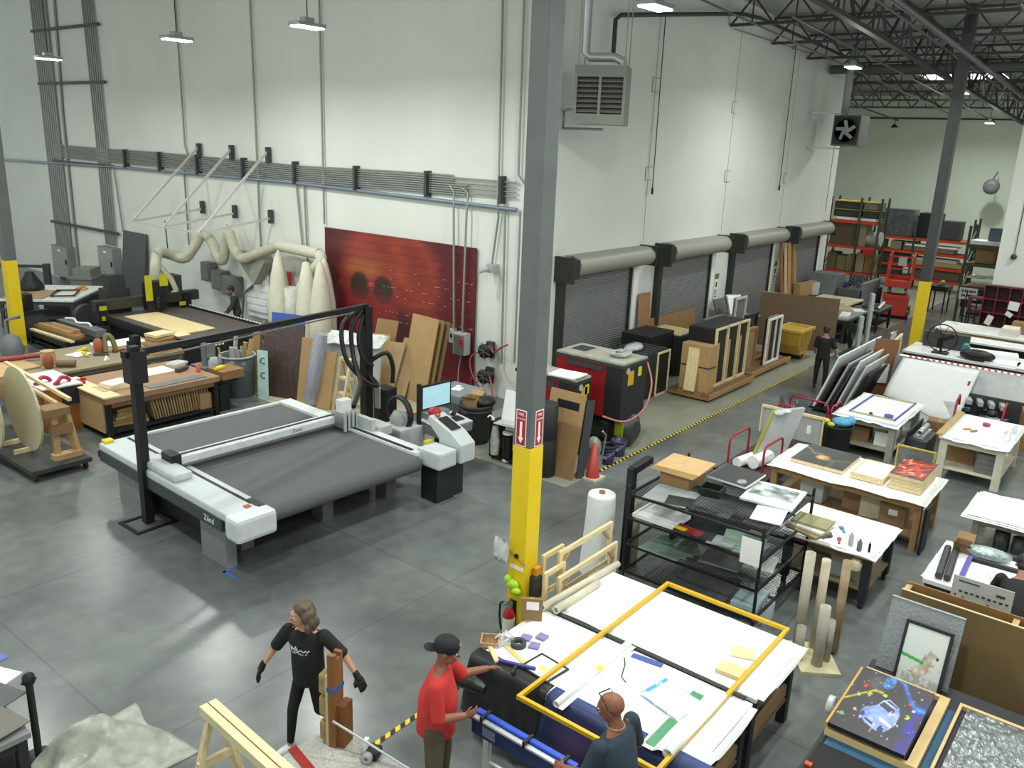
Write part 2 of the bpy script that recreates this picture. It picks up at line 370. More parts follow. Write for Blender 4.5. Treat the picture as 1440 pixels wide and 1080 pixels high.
# ------------------------------------------------------------------ steel posts
def post(x, y, rz, w, name, label, h=11.2, split=2.44, top='5f6463', ln=True):
    t = thing(name, label, 'column', (x, y, 0), rz)
    MB().bx(-w / 2, w / 2, -w / 2, w / 2, split, h).build('upper_shaft', mat(top, .5, noise=.12, scale=3, bump=.1), t, bev=.012)
    MB().bx(-w / 2 - .004, w / 2 + .004, -w / 2 - .004, w / 2 + .004, 0, split).build('painted_base', YEL, t, label='yellow painted lower shaft', bev=.012)
    MB().bx(-w / 2 - .08, w / 2 + .08, -w / 2 - .08, w / 2 + .08, 0, .02).build('base_plate', GREY, t)
    return t
c = post(7.44, 5.58, 0, .25, 'steel_post', 'grey square steel post with yellow base and red arrow signs', split=2.7)
WH = mat('f0ecec', .5, noise=0)
for s in (0, 1):    # two red arrow signs on the faces the aisle sees
    ax, nx = ((0, -1, 0), (-1, 0, 0)) if s == 0 else ((1, 0, 0), (0, -1, 0))
    A, Nn = Vector(ax), Vector(nx); o = Nn * .1265 + Vector((0, 0, 2.93)) + A * (-.02 if s == 0 else .02)
    g = MB().ob(o - A * .075 - Vector((0, 0, .22)), A * .15, Nn * .003, (0, 0, .44)).build('arrow_sign', WH, c, label='red fire extinguisher arrow sign')
    MB().ob(o - A * .064 - Vector((0, 0, .208)) + Nn * .003, A * .128, Nn * .001, (0, 0, .416)).build('sign_face', plastic('a5222e'), g)
    MB().prism([(-.017, .08), (-.017, -.11), (-.04, -.11), (0, -.185), (.04, -.11), (.017, -.11), (.017, .08)], o + Nn * .004, A, (0, 0, 1), Nn * .001).build('arrow', WH, g)
    text('FIRE', .05, WH, g, frame_M(o + Nn * .005 + Vector((0, 0, .165)), A, (0, 0, 1)), sx=.9)
    text('EXTINGUISHER', .026, WH, g, frame_M(o + Nn * .005 + Vector((0, 0, .112)), A, (0, 0, 1)), sx=.62)
post(28.5, 6.2, 0, .3, 'steel_post', 'dark steel post with yellow base rising through the white tables', h=10.36, top='3d4041')
post(9.5, 25.4, 0, .3, 'steel_post', 'grey and yellow steel post beside the wood shop benches')

# ------------------------------------------------------------------ roll-up dock doors
CURT = mat('929594', .5, .35, noise=.05); HOOD = mat('a3a299', .5, .25, noise=.05); BRK = mat('33352f', .5, .2)
for i, x in enumerate((16.72, 21.62, 26.62, 31.5)):
    r = bpy.data.objects.new('door_%d' % (i + 1), None); COL.objects.link(r); r['kind'] = 'structure'; r.location = (x, 12, 0)
    w = 4.05
    b = MB(); prof = []
    n = 44
    for k in range(n + 1):
        z = .02 + 2.95 * k / n; prof += [(-.05, z), (-.085, z + .02), (-.085, z + .045), (-.05, z + .06)]
    vs = [(xx, y, z) for y, z in prof for xx in (.3, w - .55)]
    b.add(vs, [(2 * k, 2 * k + 1, 2 * k + 3, 2 * k + 2)[::-1] for k in range(len(prof) - 1)]); b.build('curtain', CURT, r, kind='stuff')
    b = MB(); b.bx(.1, .32, -.16, 0, 0, 3.0); b.build('guide_rail', BRK, r)
    b = MB(); b.bx(w - .58, w - .5, -.14, 0, 0, 3.0); b.build('guide_rail', BRK, r)
    b = MB()
    for j in range(3): b.bx(w - .48 + j * .16, w - .36 + j * .16, -.05 - .03 * (j % 2), 0, 0, 2.9)
    b.build('jamb_strip', WHITE, r)
    b = MB(); b.cyl((.42, -.28, 3.22), (w, -.28, 3.22), .25, n=20); b.bx(.42, w, -.28, 0, 3.22, 3.47); b.build('hood', HOOD, r)
    b = MB(); b.bx(0, .12, -.55, 0, 2.85, 3.48); b.bx(.12, .42, -.48, -.05, 2.95, 3.4); b.build('motor_bracket', BRK, r)
    b = MB(); b.bx(w, w + .04, -.55, 0, 2.95, 3.5); b.build('end_bracket', BRK, r)
for x, lb in ((25.95, 'green and white safety notice on the wall between second and third doors'), (30.95, 'green and white safety notice by the lumber next to the fourth door')):
    t = thing('safety_notice', lb, 'sign', (x, 11.99, 0))
    MB().bx(-.14, .14, -.006, 0, 1.35, 2.2).build('notice_sheet', WHITE, t)
    MB().bx(-.14, .14, -.009, -.006, 2.02, 2.2).build('header_band', plastic('6d7d2c'), t)
    MB().bx(-.06, .06, -.009, -.006, 1.75, 1.92).build('pictogram', DGREY, t)
    b = MB()
    for j in range(4): b.bx(-.1, .1 - .04 * (j % 2), -.009, -.006, 1.42 + .07 * j, 1.45 + .07 * j)
    b.build('text_lines', DGREY, t, kind='stuff')
# ------------------------------------------------------------------ unit heaters
t = thing('unit_heater', 'grey louvred unit heater hung high by the steel post', 'heater', (16.45, 10.75, 6.55), radians(-66))
HG = mat('85887f', .5, .2, noise=.06)
b = MB(); b.bx(-.56, .56, -.4, .4, 0, .22); b.bx(-.56, .56, -.4, .4, .98, 1.22); b.bx(-.56, -.5, -.4, .4, .22, .98); b.bx(.5, .56, -.4, .4, .22, .98); b.bx(-.03, .03, -.4, -.3, .22, .98); b.bx(-.5, .5, -.2, .4, .22, .98); b.build('casing', HG, t, kind='stuff')
for k in range(7):
    for s2 in (-1, 1): z = .25 + k * .105; MB().ob((s2 * .265 - .235, -.37, z), (.47, 0, 0), (0, .08, .05), (0, -.008, .016)).build('louvre_slat', HG, t)
b = MB()
for k in range(20): b.bx(-.49 + k * .05, -.475 + k * .05, -.31, -.27, .22, .98)
b.build('fin', DGREY, t, kind='stuff'); MB().bx(-.5, .5, -.26, -.2, .22, .98).build('core', BLACK, t)
b = MB(); b.tube([(.4, .1, 1.22), (.4, .1, 1.34), (.2, .1, 1.42), (-.35, .1, 1.42), (-.45, .1, 1.5), (-.45, .1, 3.9)], .1, 10); b.build('flue_pipe', ALU, t)
b = MB(); b.tube([(-.56, -.1, .3), (-.8, .2, .32), (-1.0, .8, .3), (-1.0, .8, -.08), (.1, -.2, -.1)], .03, 6); b.build('wall_bracket', STEEL, t)
for x in (-.5, .5):
    for y in (-.35, .35): MB().cyl((x, y, 1.22), (x, y, 3.9), .012, n=5).build('hanger_rod', CONDUIT, t)
t = thing('fan_heater', 'dark grey box fan heater at the far end of the dock wall', 'heater', (33.1, 10.3, 6.45))
b = MB(); b.bx(.0, 1.0, 0, 1.0, 0, 1.1); b.build('casing', mat('70736f', .5, .1), t, bev=.02)
MB().bx(-.02, .0, .05, .95, .05, 1.05).build('dark_face', DGREY, t)
b = MB(); b.lathe([(.44, 0), (.44, .06), (.4, .06), (.4, 0)], n=20); o = b.build('fan_ring', BLACK, t); o.rotation_euler = (0, -pi / 2, 0); o.location = (-.02, .5, .55)
for k in range(5):
    a = k * 2 * pi / 5; MB().ob((-.05, .5, .55), (0, .36 * cos(a), .36 * sin(a)), (.03, -.12 * sin(a), .12 * cos(a)), (-.006, 0, 0)).build('fan_blade', LGREY, t)
b = MB(); b.beam((-.6, 1.65, 1.15), (.7, .5, 1.15), .05); b.beam((-.6, 1.65, -.1), (.4, .6, -.1), .05); b.beam((.1, .6, -.1), (.1, .6, .0), .05); b.build('wall_bracket', STEEL, t)
b = MB(); b.pipe((.5, .8, 1.1), (.5, .8, 3.4), .14, .12, 10); b.build('flue_pipe', LGREY, t)
b = MB()
for k in range(44): b.tube([(0, 0, -k * .075), (.03 * (-1) ** k, 0, -.04 - k * .075), (0, 0, -.075 - k * .075)], .012, 4)
simple('pull_chain', 'pull chain hanging down the wall end below the fan heater', 'chain', b, DGREY, (35.2, 11.85, 7.2))
t = thing('wall_fan', 'small white wall fan at the edge of the white partition', 'fan', (48.5, 8.3, 4.9)); t.scale = (.7, .7, .7)
b = MB(); b.lathe([(.5, 0), (.55, .1), (.5, .3), (.2, .35)], n=16); o = b.build('fan_shroud', GREY, t); o.rotation_euler = (0, -pi / 2, 0)
for k in range(4): MB().ob((-.1, 0, 0), (0, .42 * cos(k * pi / 2), .42 * sin(k * pi / 2)), (.05, -.15 * sin(k * pi / 2), .15 * cos(k * pi / 2)), (-.01, 0, 0)).build('fan_blade', DGREY, t)
b = MB(); b.beam((0, 0, .5), (1.4, 0, 1.0), .06); b.build('arm_bracket', DGREY, t)
for x, z0, z1, lb in ((20.95, 5.05, 9.6, 'thin black cord hanging beside the first unit heater'), (30.05, 5.0, 9.7, 'thin black cord hanging near the fan heater')):
    b = MB(); b.tube([(x, 11.88, z1), (x + .02, 11.88, (z0 + z1) / 2), (x + .05, 11.88, z0)], .014, 5); b.cyl((x + .05, 11.88, z0), (x + .05, 11.88, z0 - .18), .035, n=6)
    simple('hanging_cord', lb, 'cord', b, BLACK)
b = MB(); b.tube([(33.36, 4.6, 8.2), (33.36, 4.62, 4.0), (33.34, 4.62, 3.1)], .014, 5); b.ball((33.3, 4.62, 3.0), .1, 8, 6)
simple('hanging_cord', 'cord with white sensor on the partition above the red cubbies', 'cord', b, DGREY)

# ------------------------------------------------------------------ conduits on the long wall
def wall_run(name, label, pts, r=.025, cat='conduit', m=CONDUIT, group=None, n=6):
    return simple(name, label, cat, MB().tube(pts, r, n), m, group=group)
for k in range(8):
    y = 36.15 - k * .17
    wall_run('wall_conduit', 'grey conduit of the packed riser', [(15.43, y - .0, 10.9), (15.43, y, 1.35 if k > 1 else -.0 + .02)], .045, group='conduits of the packed riser')
for k in range(6):
    y = 32.1 - k * .15
    wall_run('wall_conduit', 'grey conduit of the second riser', [(15.43, y, 10.9), (15.43, y - .1, 5.5), (15.43, y - .1, 1.8)], .035, group='conduits of the second riser')
wall_run('wall_conduit', 'single conduit running down between the two risers', [(15.44, 34.2, 10.9), (15.44, 34.5, 6.5), (15.44, 34.5, .1)], .05)
for k, (y0, y1, z) in enumerate(((36.3, 31.0, 9.5), (36.2, 30.9, 7.6), (35.6, 30.8, 4.72), (36.4, 30.9, 2.3))):
    b = MB(); b.bx(15.36, 15.42, y1, y0, z - .05, z + .05)
    simple('strut_rail', ('topmost', 'second highest', 'third highest', 'lowest')[k] + ' steel strut clamped across the conduit risers', 'strut', b, DGREY)
for k in range(9):
    z = 5.28 - k * .055; yend = 12.25 if k in (1, 3, 5, 7) else (14.2 if k < 4 else 13.75)
    pts = [(15.42, 35.4, z + .06), (15.42, 31.5, z + .03)] + [(15.42, y, z + .04 * (1 if y > 27 else 0) - (.05 if 17 < y < 24 else 0)) for y in (28, 24, 20, 16)] + [(15.42, yend, z)]
    wall_run('wall_conduit', 'grey conduit of the level wall bundle', pts, .022, group='conduits of the level bundle')
for k, y in enumerate((29.9, 27.6, 25.3, 22.8, 20.3, 17.7, 15.05, 12.65)):
    b = MB(); b.bx(15.3, 15.5, y - .04, y + .04, 4.72, 5.35)
    simple('conduit_clamp', 'dark strut clamp on the level conduit bundle', 'clamp', b, DGREY, group='clamps of the level bundle')
wall_run('air_pipe', 'blue grey air pipe below the conduit bundle', [(15.4, 41, 4.55), (15.4, 30, 4.72), (15.4, 20.5, 4.75), (15.4, 12.2, 4.62)], .05, 'pipe', mat('7d8c9c', .4, .3, noise=.05))
for pts, lb in (([(15.42, 26.05, 10.9), (15.42, 26.05, 5.6), (15.42, 25.8, 5.1), (15.42, 26.2, 4.8), (15.42, 26.2, 1.9)], 'conduit dropping behind the wall bracket frame'),
                ([(15.42, 22.15, 10.9), (15.42, 22.15, 1.3)], 'conduit dropping through the bracket frame to the floor'),
                ([(15.42, 19.1, 10.9), (15.42, 19.1, 3.7)], 'thin conduit dropping to the top of the mural'),
                ([(15.42, 20.3, 4.7), (15.42, 20.1, 2.9)], 'short drop conduit above the white duct'),
                ([(15.42, 19.95, 4.7), (15.42, 19.85, .9)], 'drop conduit behind the white filter bags'),
                ([(15.4, 14.3, 5.05), (15.4, 14.15, 4.9), (15.34, 14.1, 4.4), (15.3, 13.98, 1.55)], 'conduit running down over the mural to the small switch'),
                ([(15.4, 13.9, 5.0), (15.4, 13.7, 4.9), (15.34, 13.68, 4.4), (15.3, 13.7, 1.5)], 'conduit running down over the mural to the disconnect box'),
                ([(15.42, 12.85, 10.9), (15.42, 12.78, 5.3), (15.3, 12.7, 5.0), (15.42, 12.75, 4.4), (15.42, 12.9, 3.3)], 'conduit looping over the bundle near the wall corner'),
                ([(15.42, 12.25, 10.9), (15.42, 12.2, 5.4), (15.42, 12.0, 5.2)], 'conduit dropping at the wall corner'),
                ([(15.42, 12.55, 4.6), (15.42, 12.5, .9)], 'blue drop hose to the hose reels'),
                ([(15.42, 12.1, 4.6), (15.42, 12.1, 1.0)], 'drop pipe at the corner beside the post'),
                ([(15.42, 30.9, 4.75), (15.42, 30.6, 2.4)], 'thin cable dropping to the leaning grey board')):
    wall_run('wall_conduit', lb, pts, .028)
b = MB(); b.bx(15.25, 15.5, 12.75, 12.95, 3.1, 3.3); b.cyl((15.2, 12.85, 3.2), (15.0, 12.95, 3.15), .06, n=8)
simple('wall_camera', 'small grey camera on the wall beside the mural', 'camera', b, LGREY)
def breaker(y0, y1, z0, z1, lb):
    t = thing('breaker_box', lb, 'breaker box', (15.49, (y0 + y1) / 2, z0)); w = (y1 - y0) / 2; h = z1 - z0
    MB().bx(-.3, 0, -w, w, 0, h).build('enclosure', mat('8a908f', .5, .1), t, bev=.01)
    MB().bx(-.32, -.3, -w + .05, w - .05, .05, h - .05).build('door', mat('959b9a', .5, .1), t)
    MB().bx(-.36, -.32, -w + .1, -w + .16, h * .45, h * .6).build('handle', BLACK, t)
    MB().bx(-.325, -.32, -.1, .1, h - .22, h - .14).build('label_plate', WHITE, t)
breaker(34.8, 36.2, .15, 1.4, 'grey breaker box at the foot of the packed conduit riser')
breaker(31.05, 32.25, .5, 1.75, 'grey breaker box at the foot of the second riser')
b = MB(); b.ob((15.1, 28.95, .02), (.3, 0, 2.45), (0, 1.6, 0), (.06, 0, -.01))
simple('grey_board', 'tall dark grey board leaning on the wall beside the second breaker box', 'board', b, mat('4c4f4e', .6))

# ------------------------------------------------------------------ wall bracket frame, duct, filter bags
t = thing('bracket_frame', 'white triangular bracket frame on the wall above the router', 'bracket', (15.45, 23.4, 3.3))
BRW = mat('b9bab2', .5, noise=.05)
for y in (1.8, 0, -1.85):
    MB().bx(-.12, 0, y - .06, y + .06, 1.95, 2.4).build('upper_bracket', DGREY, t); MB().bx(-.12, 0, y - .06, y + .06, .2, .6).build('lower_bracket', DGREY, t)
    MB().beam((-.05, y, 2.3), (-2.45, y, .05), .06).build('diagonal_arm', BRW, t); MB().beam((-.05, y, .35), (-2.45, y, .05), .06).build('level_arm', BRW, t)
MB().beam((-2.45, 1.85, .05), (-2.45, -1.9, .05), .055).build('end_bar', BRW, t)
DUCT = mat('b9b7a2', .7, noise=.1, scale=10, bump=.3)
t = thing('dust_duct', 'cream dust extraction duct snaking from the router to the filter bags', 'duct', (0, 0, 0))
pts = [(13.0, 24.0, 1.55), (13.1, 23.8, 2.2), (13.5, 24.2, 2.65), (13.6, 23.7, 2.4), (13.7, 23.3, 2.35), (13.9, 23.0, 2.9), (14.0, 22.7, 3.1), (14.1, 22.2, 2.75), (14.2, 21.7, 2.55), (14.3, 21.4, 2.9), (14.3, 21.2, 3.2), (14.5, 20.8, 2.85), (14.7, 20.4, 2.6), (14.9, 20.6, 2.8), (15.0, 22.2, 2.9)]
pts = [(13.1, 24.3, 1.6), (13.15, 24.3, 2.1), (13.5, 24.7, 2.42), (14.0, 24.9, 2.3), (14.3, 24.6, 2.2), (14.6, 24.5, 2.55), (14.8, 24.3, 2.95), (14.9, 24.0, 2.75), (14.9, 23.7, 2.3), (14.9, 23.4, 2.25), (14.9, 23.2, 2.8), (14.9, 23.0, 3.1), (14.9, 22.8, 2.7), (14.9, 22.4, 2.4), (15.0, 21.9, 2.55), (15.05, 21.0, 2.85), (15.05, 20.6, 2.95)]
def smooth_path(P, n=4):
    P = [Vector(p) for p in P]; out = []
    for i in range(len(P) - 1):
        a, b2, c, d = P[max(i - 1, 0)], P[i], P[i + 1], P[min(i + 2, len(P) - 1)]
        for k in range(n):
            s = k / n; out.append(.5 * ((2 * b2) + (c - a) * s + (2 * a - 5 * b2 + 4 * c - d) * s * s + (3 * b2 - a - 3 * c + d) * s ** 3))
    return out + [P[-1]]
sp = smooth_path(pts, 8); MB().tube(sp, [.15 + .012 * (i % 2) for i in range(len(sp))], 12).build('flexible_hose', DUCT, t)
DW = mat('c6c4b2', .6, noise=.05)
b = MB(); b.tube([(15.05, 20.7, 2.95), (15.05, 18.9, 2.9)], .16, 14); b.build('straight_duct', DW, t)
b = MB(); b.tube(smooth_path([(15.05, 18.9, 2.9), (15.0, 18.75, 2.75), (14.9, 19.0, 2.4), (14.8, 19.4, 1.9), (14.8, 19.55, 1.4)], 4), .16, 14); b.build('elbow_duct', DW, t)
b = MB(); b.tube([(13.3, 24.4, 2.1), (13.5, 24.1, 1.7), (13.6, 24.0, 1.35), (13.3, 24.0, 1.1)], .09, 10); b.build('spindle_hose', DUCT, t)
b = MB(); b.cyl((13.9, 24.85, 2.4), (13.9, 24.9, 3.35), .02, n=5); b.cyl((14.9, 23.05, 3.1), (14.9, 23.1, 3.35), .015, n=5); b.build('hanger_rod', DGREY, t, kind='stuff')
t = thing('duct_hopper', 'grey triangular duct hopper bracket on the wall under the cream hose', 'hopper', (15.4, 22.2, 1.6))
b = MB(); b.prism([(.9, .95), (-.6, .95), (-.7, .75), (-.1, .0)], (0, 0, 0), (0, 1, 0), (0, 0, 1), (-.35, 0, 0)); b.build('hopper_body', mat('989a8e', .6), t)
b = MB(); b.tube([(-.1, .3, -.1), (-.1, .8, -.4), (-.1, 1.0, -1.6)], .04, 6); b.build('drain_pipe', GREY, t)
BAG = mat('cfccba', .8, noise=.08, bump=.3, scale=5)
t = thing('filter_unit', 'dust collector with tall cream filter bags beside the mural', 'dust collector', (14.75, 19.5, 0))
for y, x, s in ((1.0, .1, 1), (.7, -.15, .97), (-1.0, .15, 1.0), (-.65, -.2, .96), (-1.2, -.15, .98)):
    b = MB(); b.lathe([(.27, .45), (.33, .6), (.32, 1.2), (.3, 1.6), (.21, 2.2), (.1, 2.7), (.03, 2.85 * s)], (x, y, 0), 14); b.build('filter_bag', BAG, t)
b = MB(); b.pipe((-.1, .15, .35), (-.1, .15, 1.9), .22, .2, 14); b.build('steel_canister', mat('c3c4ba', .5), t)
b = MB(); b.bx(-.5, .5, -1.6, 1.4, .28, .42)
for x in (-.45, .4):
    for y in (-1.5, -.1, 1.3): b.bx(x, x + .06, y, y + .06, 0, .3)
b.build('base_frame', GREY, t)
for y in (1.0, -1.05):
    b = MB(); b.lathe([(.3, 0), (.32, .3), (.3, .45)], (-.1, y, -.0), 14); b.build('dust_bin', LGREY, t)
MB().bx(.6, .64, 1.15, 1.4, 1.75, 2.15).build('warning_panel', plastic('c42222'), t, label='red warning panel')
for k, (y, z, lb) in enumerate(((24.9, 1.35, 'first of three grey control boxes on the wall behind the router'), (24.2, 1.15, 'middle grey control box on the wall behind the router'), (23.5, 1.05, 'largest grey control box on the wall behind the router'))):
    b = MB(); b.bx(15.15, 15.45, y - .25, y + .25 + .1 * k, z, z + .62); b.bx(15.12, 15.15, y - .2, y + .2, z + .05, z + .57)
    simple('control_box', lb, 'control box', b, GREY, bev=.01)
b = MB()
for k in range(5): b.bx(15.35, 15.4, 21.9, 22.9, .7 + .22 * k, .85 + .22 * k)
b.bx(15.4, 15.44, 21.85, 22.95, .5, 1.9)
simple('white_rack', 'white wire paper rack on the wall by the person at the router', 'rack', b, WHITE)

# ------------------------------------------------------------------ mural of planks
t = thing('mural', 'large red painted mural of a long haired face in round dark glasses', 'mural', (15.45, 16.25, .03))
MW, MH, NP = 5.68, 3.58, 16
def mural(u, v):
    # u left to right, v bottom to top
    n = vnoise(u * 9, v * 7, 1) * .5 + vnoise(u * 30, v * 60, 2) * .5
    c = mixc((78, 22, 26), (112, 18, 30), vnoise(u * 3, v * 3, 4)); c = mixc(c, (62, 28, 30), max(0, v - .72) * 2.2)
    hair = blob(u, v, .46, .68, .33, .46, .25) * (1 if v > .12 else .4)
    hc = mixc((132, 40, 30), (176, 76, 42), n); c = mixc(c, hc, hair * (.55 + .4 * vnoise(u * 14 + v * 3, v * 2.5, 11)))
    c = mixc(c, (70, 18, 24), blob(u, v, .64, .16, .17, .3, .5) * .8)          # dark fall of hair on the right
    c = mixc(c, (52, 16, 20), blob(u, v, .52, .28, .08, .2, .5) * .8)
    face = blob(u, v, .33, .52, .2, .36, .25); fc = mixc((124, 32, 36), (150, 70, 40), max(0, v - .5) * 2.2); c = mixc(c, fc, face)
    c = mixc(c, (170, 122, 60), blob(u, v, .27, .72, .14, .07, .8) * .45)
    for gu in (.255, .42):
        c = mixc(c, (182, 70, 44), blob(u, v, gu, .585, .078, .125, .25) * .3); c = mixc(c, mixc((44, 34, 30), (110, 34, 36), (.6 - v) * 7), blob(u, v, gu, .585, .068, .11, .3) * .92)
    c = mixc(c, (172, 64, 44), blob(u, v, .337, .615, .03, .012, .5))
    c = mixc(c, (120, 20, 30), blob(u, v, .335, .46, .025, .1, .8) * .5); c = mixc(c, (98, 16, 26), blob(u, v, .33, .29, .07, .02, .5) * .8)
    c = mixc(c, (140, 60, 60), blob(u, v, .2, .9, .13, .08, 1) * .4)
    c = mixc(c, (120, 26, 40), .25 * max(0, 1 - v * 2))
    if n > .75: c = mixc(c, (180, 130, 110), .1)
    return c
MUR = mat('ffffff', .55, noise=.1, scale=20, vcol=True)
for k in range(NP):
    h = MH / NP; off = rnd(0, .006)
    printed('plank', t, (-.03 - off, MW / 2 - .0, k * h + .002), (0, -MW, 0), (0, 0, h - .004), 90, 4, lambda u, v, k=k: mural(u, (k + v) / NP), m=MUR, t=(-.03, 0, 0))
MB().bx(-.012, 0, -MW / 2, MW / 2, 0, MH).build('backing', mat('4a1a1c', .8), t)
b = MB()
for k in range(70):
    row = RND.choice((6, 7, 9, 10, 11, 12)); y = rnd(-MW / 2 + .1, 1.0) ; b.box(-.047, y, row * MH / NP, .004, rnd(.05, .12), .012)
b.build('chipped_edge', mat('c8a8a0', .8, noise=0), t, kind='stuff')
t = thing('switch_box', 'small grey switch box on the mural', 'switch', (15.4, 14.05, 1.18))
MB().bx(-.12, 0, -.09, .09, 0, .36).build('enclosure', LGREY, t, bev=.01); MB().bx(-.15, -.12, -.02, .02, .14, .24).build('toggle', BLACK, t)
t = thing('disconnect_box', 'grey disconnect box with red lever on the mural', 'switch', (15.4, 13.7, .95))
MB().bx(-.22, 0, -.2, .2, 0, .55).build('enclosure', LGREY, t, bev=.015); MB().bx(-.24, -.22, -.16, .16, .05, .5).build('cover', STEEL, t)
MB().bx(-.3, -.24, -.17, -.1, .28, .42).build('lever', plastic('b3202a'), t)
b = MB(); b.tube([(15.35, 13.75, .95), (15.3, 13.8, .5), (15.35, 13.85, .05)], .015, 5); simple('power_cord', 'pale cord hanging below the disconnect box', 'cord', b, LGREY)
for k, z in enumerate((1.2, .55)):
    t = thing('hose_reel', ('upper', 'lower')[k] + ' black hose reel with red air hose on the white wall', 'hose reel', (15.26, 12.85, z))
    b = MB(); b.lathe([(.05, -.12), (.18, -.12), (.18, -.09), (.07, -.08), (.07, .08), (.18, .09), (.18, .12), (.05, .12)], n=16); o = b.build('drum', BLACK, t); o.rotation_euler = (0, pi / 2, 0)
    b = MB()
    for q in range(6): b.beam((-.13, 0, 0), (-.13, .22 * cos(q * pi / 3 + .3), .22 * sin(q * pi / 3 + .3)), .02)
    b.build('spoke', STEEL, t)
    b = MB(); b.bx(.1, .2, -.1, .1, -.2, .2); b.build('wall_bracket', DGREY, t)
    pts = [(0, .18, -.05), (-.1, .4, -.2), (-.15, .38, -.5), (-.2, .1, -.85), (-.3, -.5, -1.15)] if k == 0 else [(0, .18, -.02), (-.08, .38, -.1), (-.1, .42, -.3), (-.1, .3, -.5)]
    MB().tube(smooth_path(pts), .022, 6).build('red_hose', plastic('a3424a'), t, label='faded red hose')
    pts = [(-.05, -.18, .1), (-.2, -.4, .05), (-.3, -.7, .25), (-.3, -.9, .35)] if k == 0 else [(-.05, -.15, .05), (-.2, -.35, -.1), (-.3, -.5, -.5)]
    MB().tube(smooth_path(pts), .022, 6).build('red_hose', plastic('a3424a'), t, label='faded red hose')
# ------------------------------------------------------------------ generic bench
def bench(name, label, x0, x1, y0, y1, h, topm, legm, lw=.09, th=.06, shelf=None, apron=None, cat='table', casters=False, group=None, rz=0, shelfm=None):
    t = thing(name, label, cat, ((x0 + x1) / 2, (y0 + y1) / 2, 0), rz, group); a, c = (x1 - x0) / 2, (y1 - y0) / 2; zb = .12 if casters else 0
    MB().bx(-a, a, -c, c, h - th, h).build('table_top', topm, t, bev=.006)
    for sx in (-1, 1):
        for sy in (-1, 1):
            x, y = sx * (a - lw / 2 - .03), sy * (c - lw / 2 - .03)
            MB().bx(x - lw / 2, x + lw / 2, y - lw / 2, y + lw / 2, zb, h - th).build('leg', legm, t)
            if casters:
                b = MB(); b.cyl((x, y - .025, .055), (x, y + .025, .055), .055, n=12); b.bx(x - .03, x + .03, y - .04, y + .04, .1, .13); b.build('caster', BLACK, t)
    am = apron or legm; z0, z1 = h - th - .1, h - th
    for s in (-1, 1):
        MB().bx(-a + lw, a - lw, s * (c - .06) - .02, s * (c - .06) + .02, z0, z1).build('apron', am, t); MB().bx(s * (a - .06) - .02, s * (a - .06) + .02, -c + lw, c - lw, z0, z1).build('apron', am, t)
    if shelf: MB().bx(-a + .04, a - .04, -c + .04, c - .04, shelf, shelf + .03).build('lower_shelf', shelfm or legm, t)
    return t
def cover(label, x0, x1, y0, y1, z, m=PAPER, drop=.05, wav=.008, nx=14, ny=14, name='table_cover', cat='cover'):
    def f(u, v):
        e = max(abs(u - .5), abs(v - .5)) * 2; d = max(0, e - .93) / .07
        return (x0 + (x1 - x0) * u, y0 + (y1 - y0) * v, z + wav * (vnoise(u * 5, v * 5, x0) - .3) + .004 - (drop * d * (.4 + vnoise(u * 9, v * 9, y0)) if d > 0 else 0))
    return simple(name, label, cat, MB().sheet(nx, ny, f, .004), m)
def carton(label, x, y, z, sx, sy, sz, rz=0, m=CARD, open_=False, lab=False, name='cardboard_box', group=None):
    t = thing(name, label, 'box', (x, y, z), rz, group); a, c = sx / 2, sy / 2
    b = MB()
    if open_:
        w = .012; b.bx(-a, a, -c, c, 0, w); b.bx(-a, -a + w, -c, c, w, sz); b.bx(a - w, a, -c, c, w, sz); b.bx(-a + w, a - w, -c, -c + w, w, sz); b.bx(-a + w, a - w, c - w, c, w, sz); b.build('carton', m, t)
        for s in (-1, 1): MB().ob((s * a, -c, sz), (s * .12, 0, .06), (0, sy, 0), (0, 0, .006)).build('flap', m, t)
    else:
        b.bx(-a, a, -c, c, 0, sz); b.build('carton', m, t)
        MB().bx(-a, a, -.03, .03, sz, sz + .002).build('tape_strip', CARDL, t)
    if lab: MB().bx(-a - .003, -a, -.08, .06, sz * .5, sz * .5 + .1).build('paper_label', WHITE, t)
    return t
def slab(name, label, cat, x, y, z, sx, sy, sz, m, rz=0, group=None, bev=0):
    return simple(name, label, cat, MB().bx(-sx / 2, sx / 2, -sy / 2, sy / 2, 0, sz), m, (x, y, z), rz, group, bev)
def lean(name, label, cat, p, q, h, th, dx, dy, m, group=None, z0=0.0):
    """a board whose bottom edge runs p -> q and whose top is shifted by (dx, dy)"""
    p, q = Vector((*p, z0)), Vector((*q, z0)); d = q - p; up = Vector((dx, dy, h)); n = d.cross(up).normalized() * th
    o = MB().ob((0, 0, 0), d, up, n).build(name, m); o.location = p - Vector((0, 0, min(0, n.z))); return tag(o, label, cat, group)

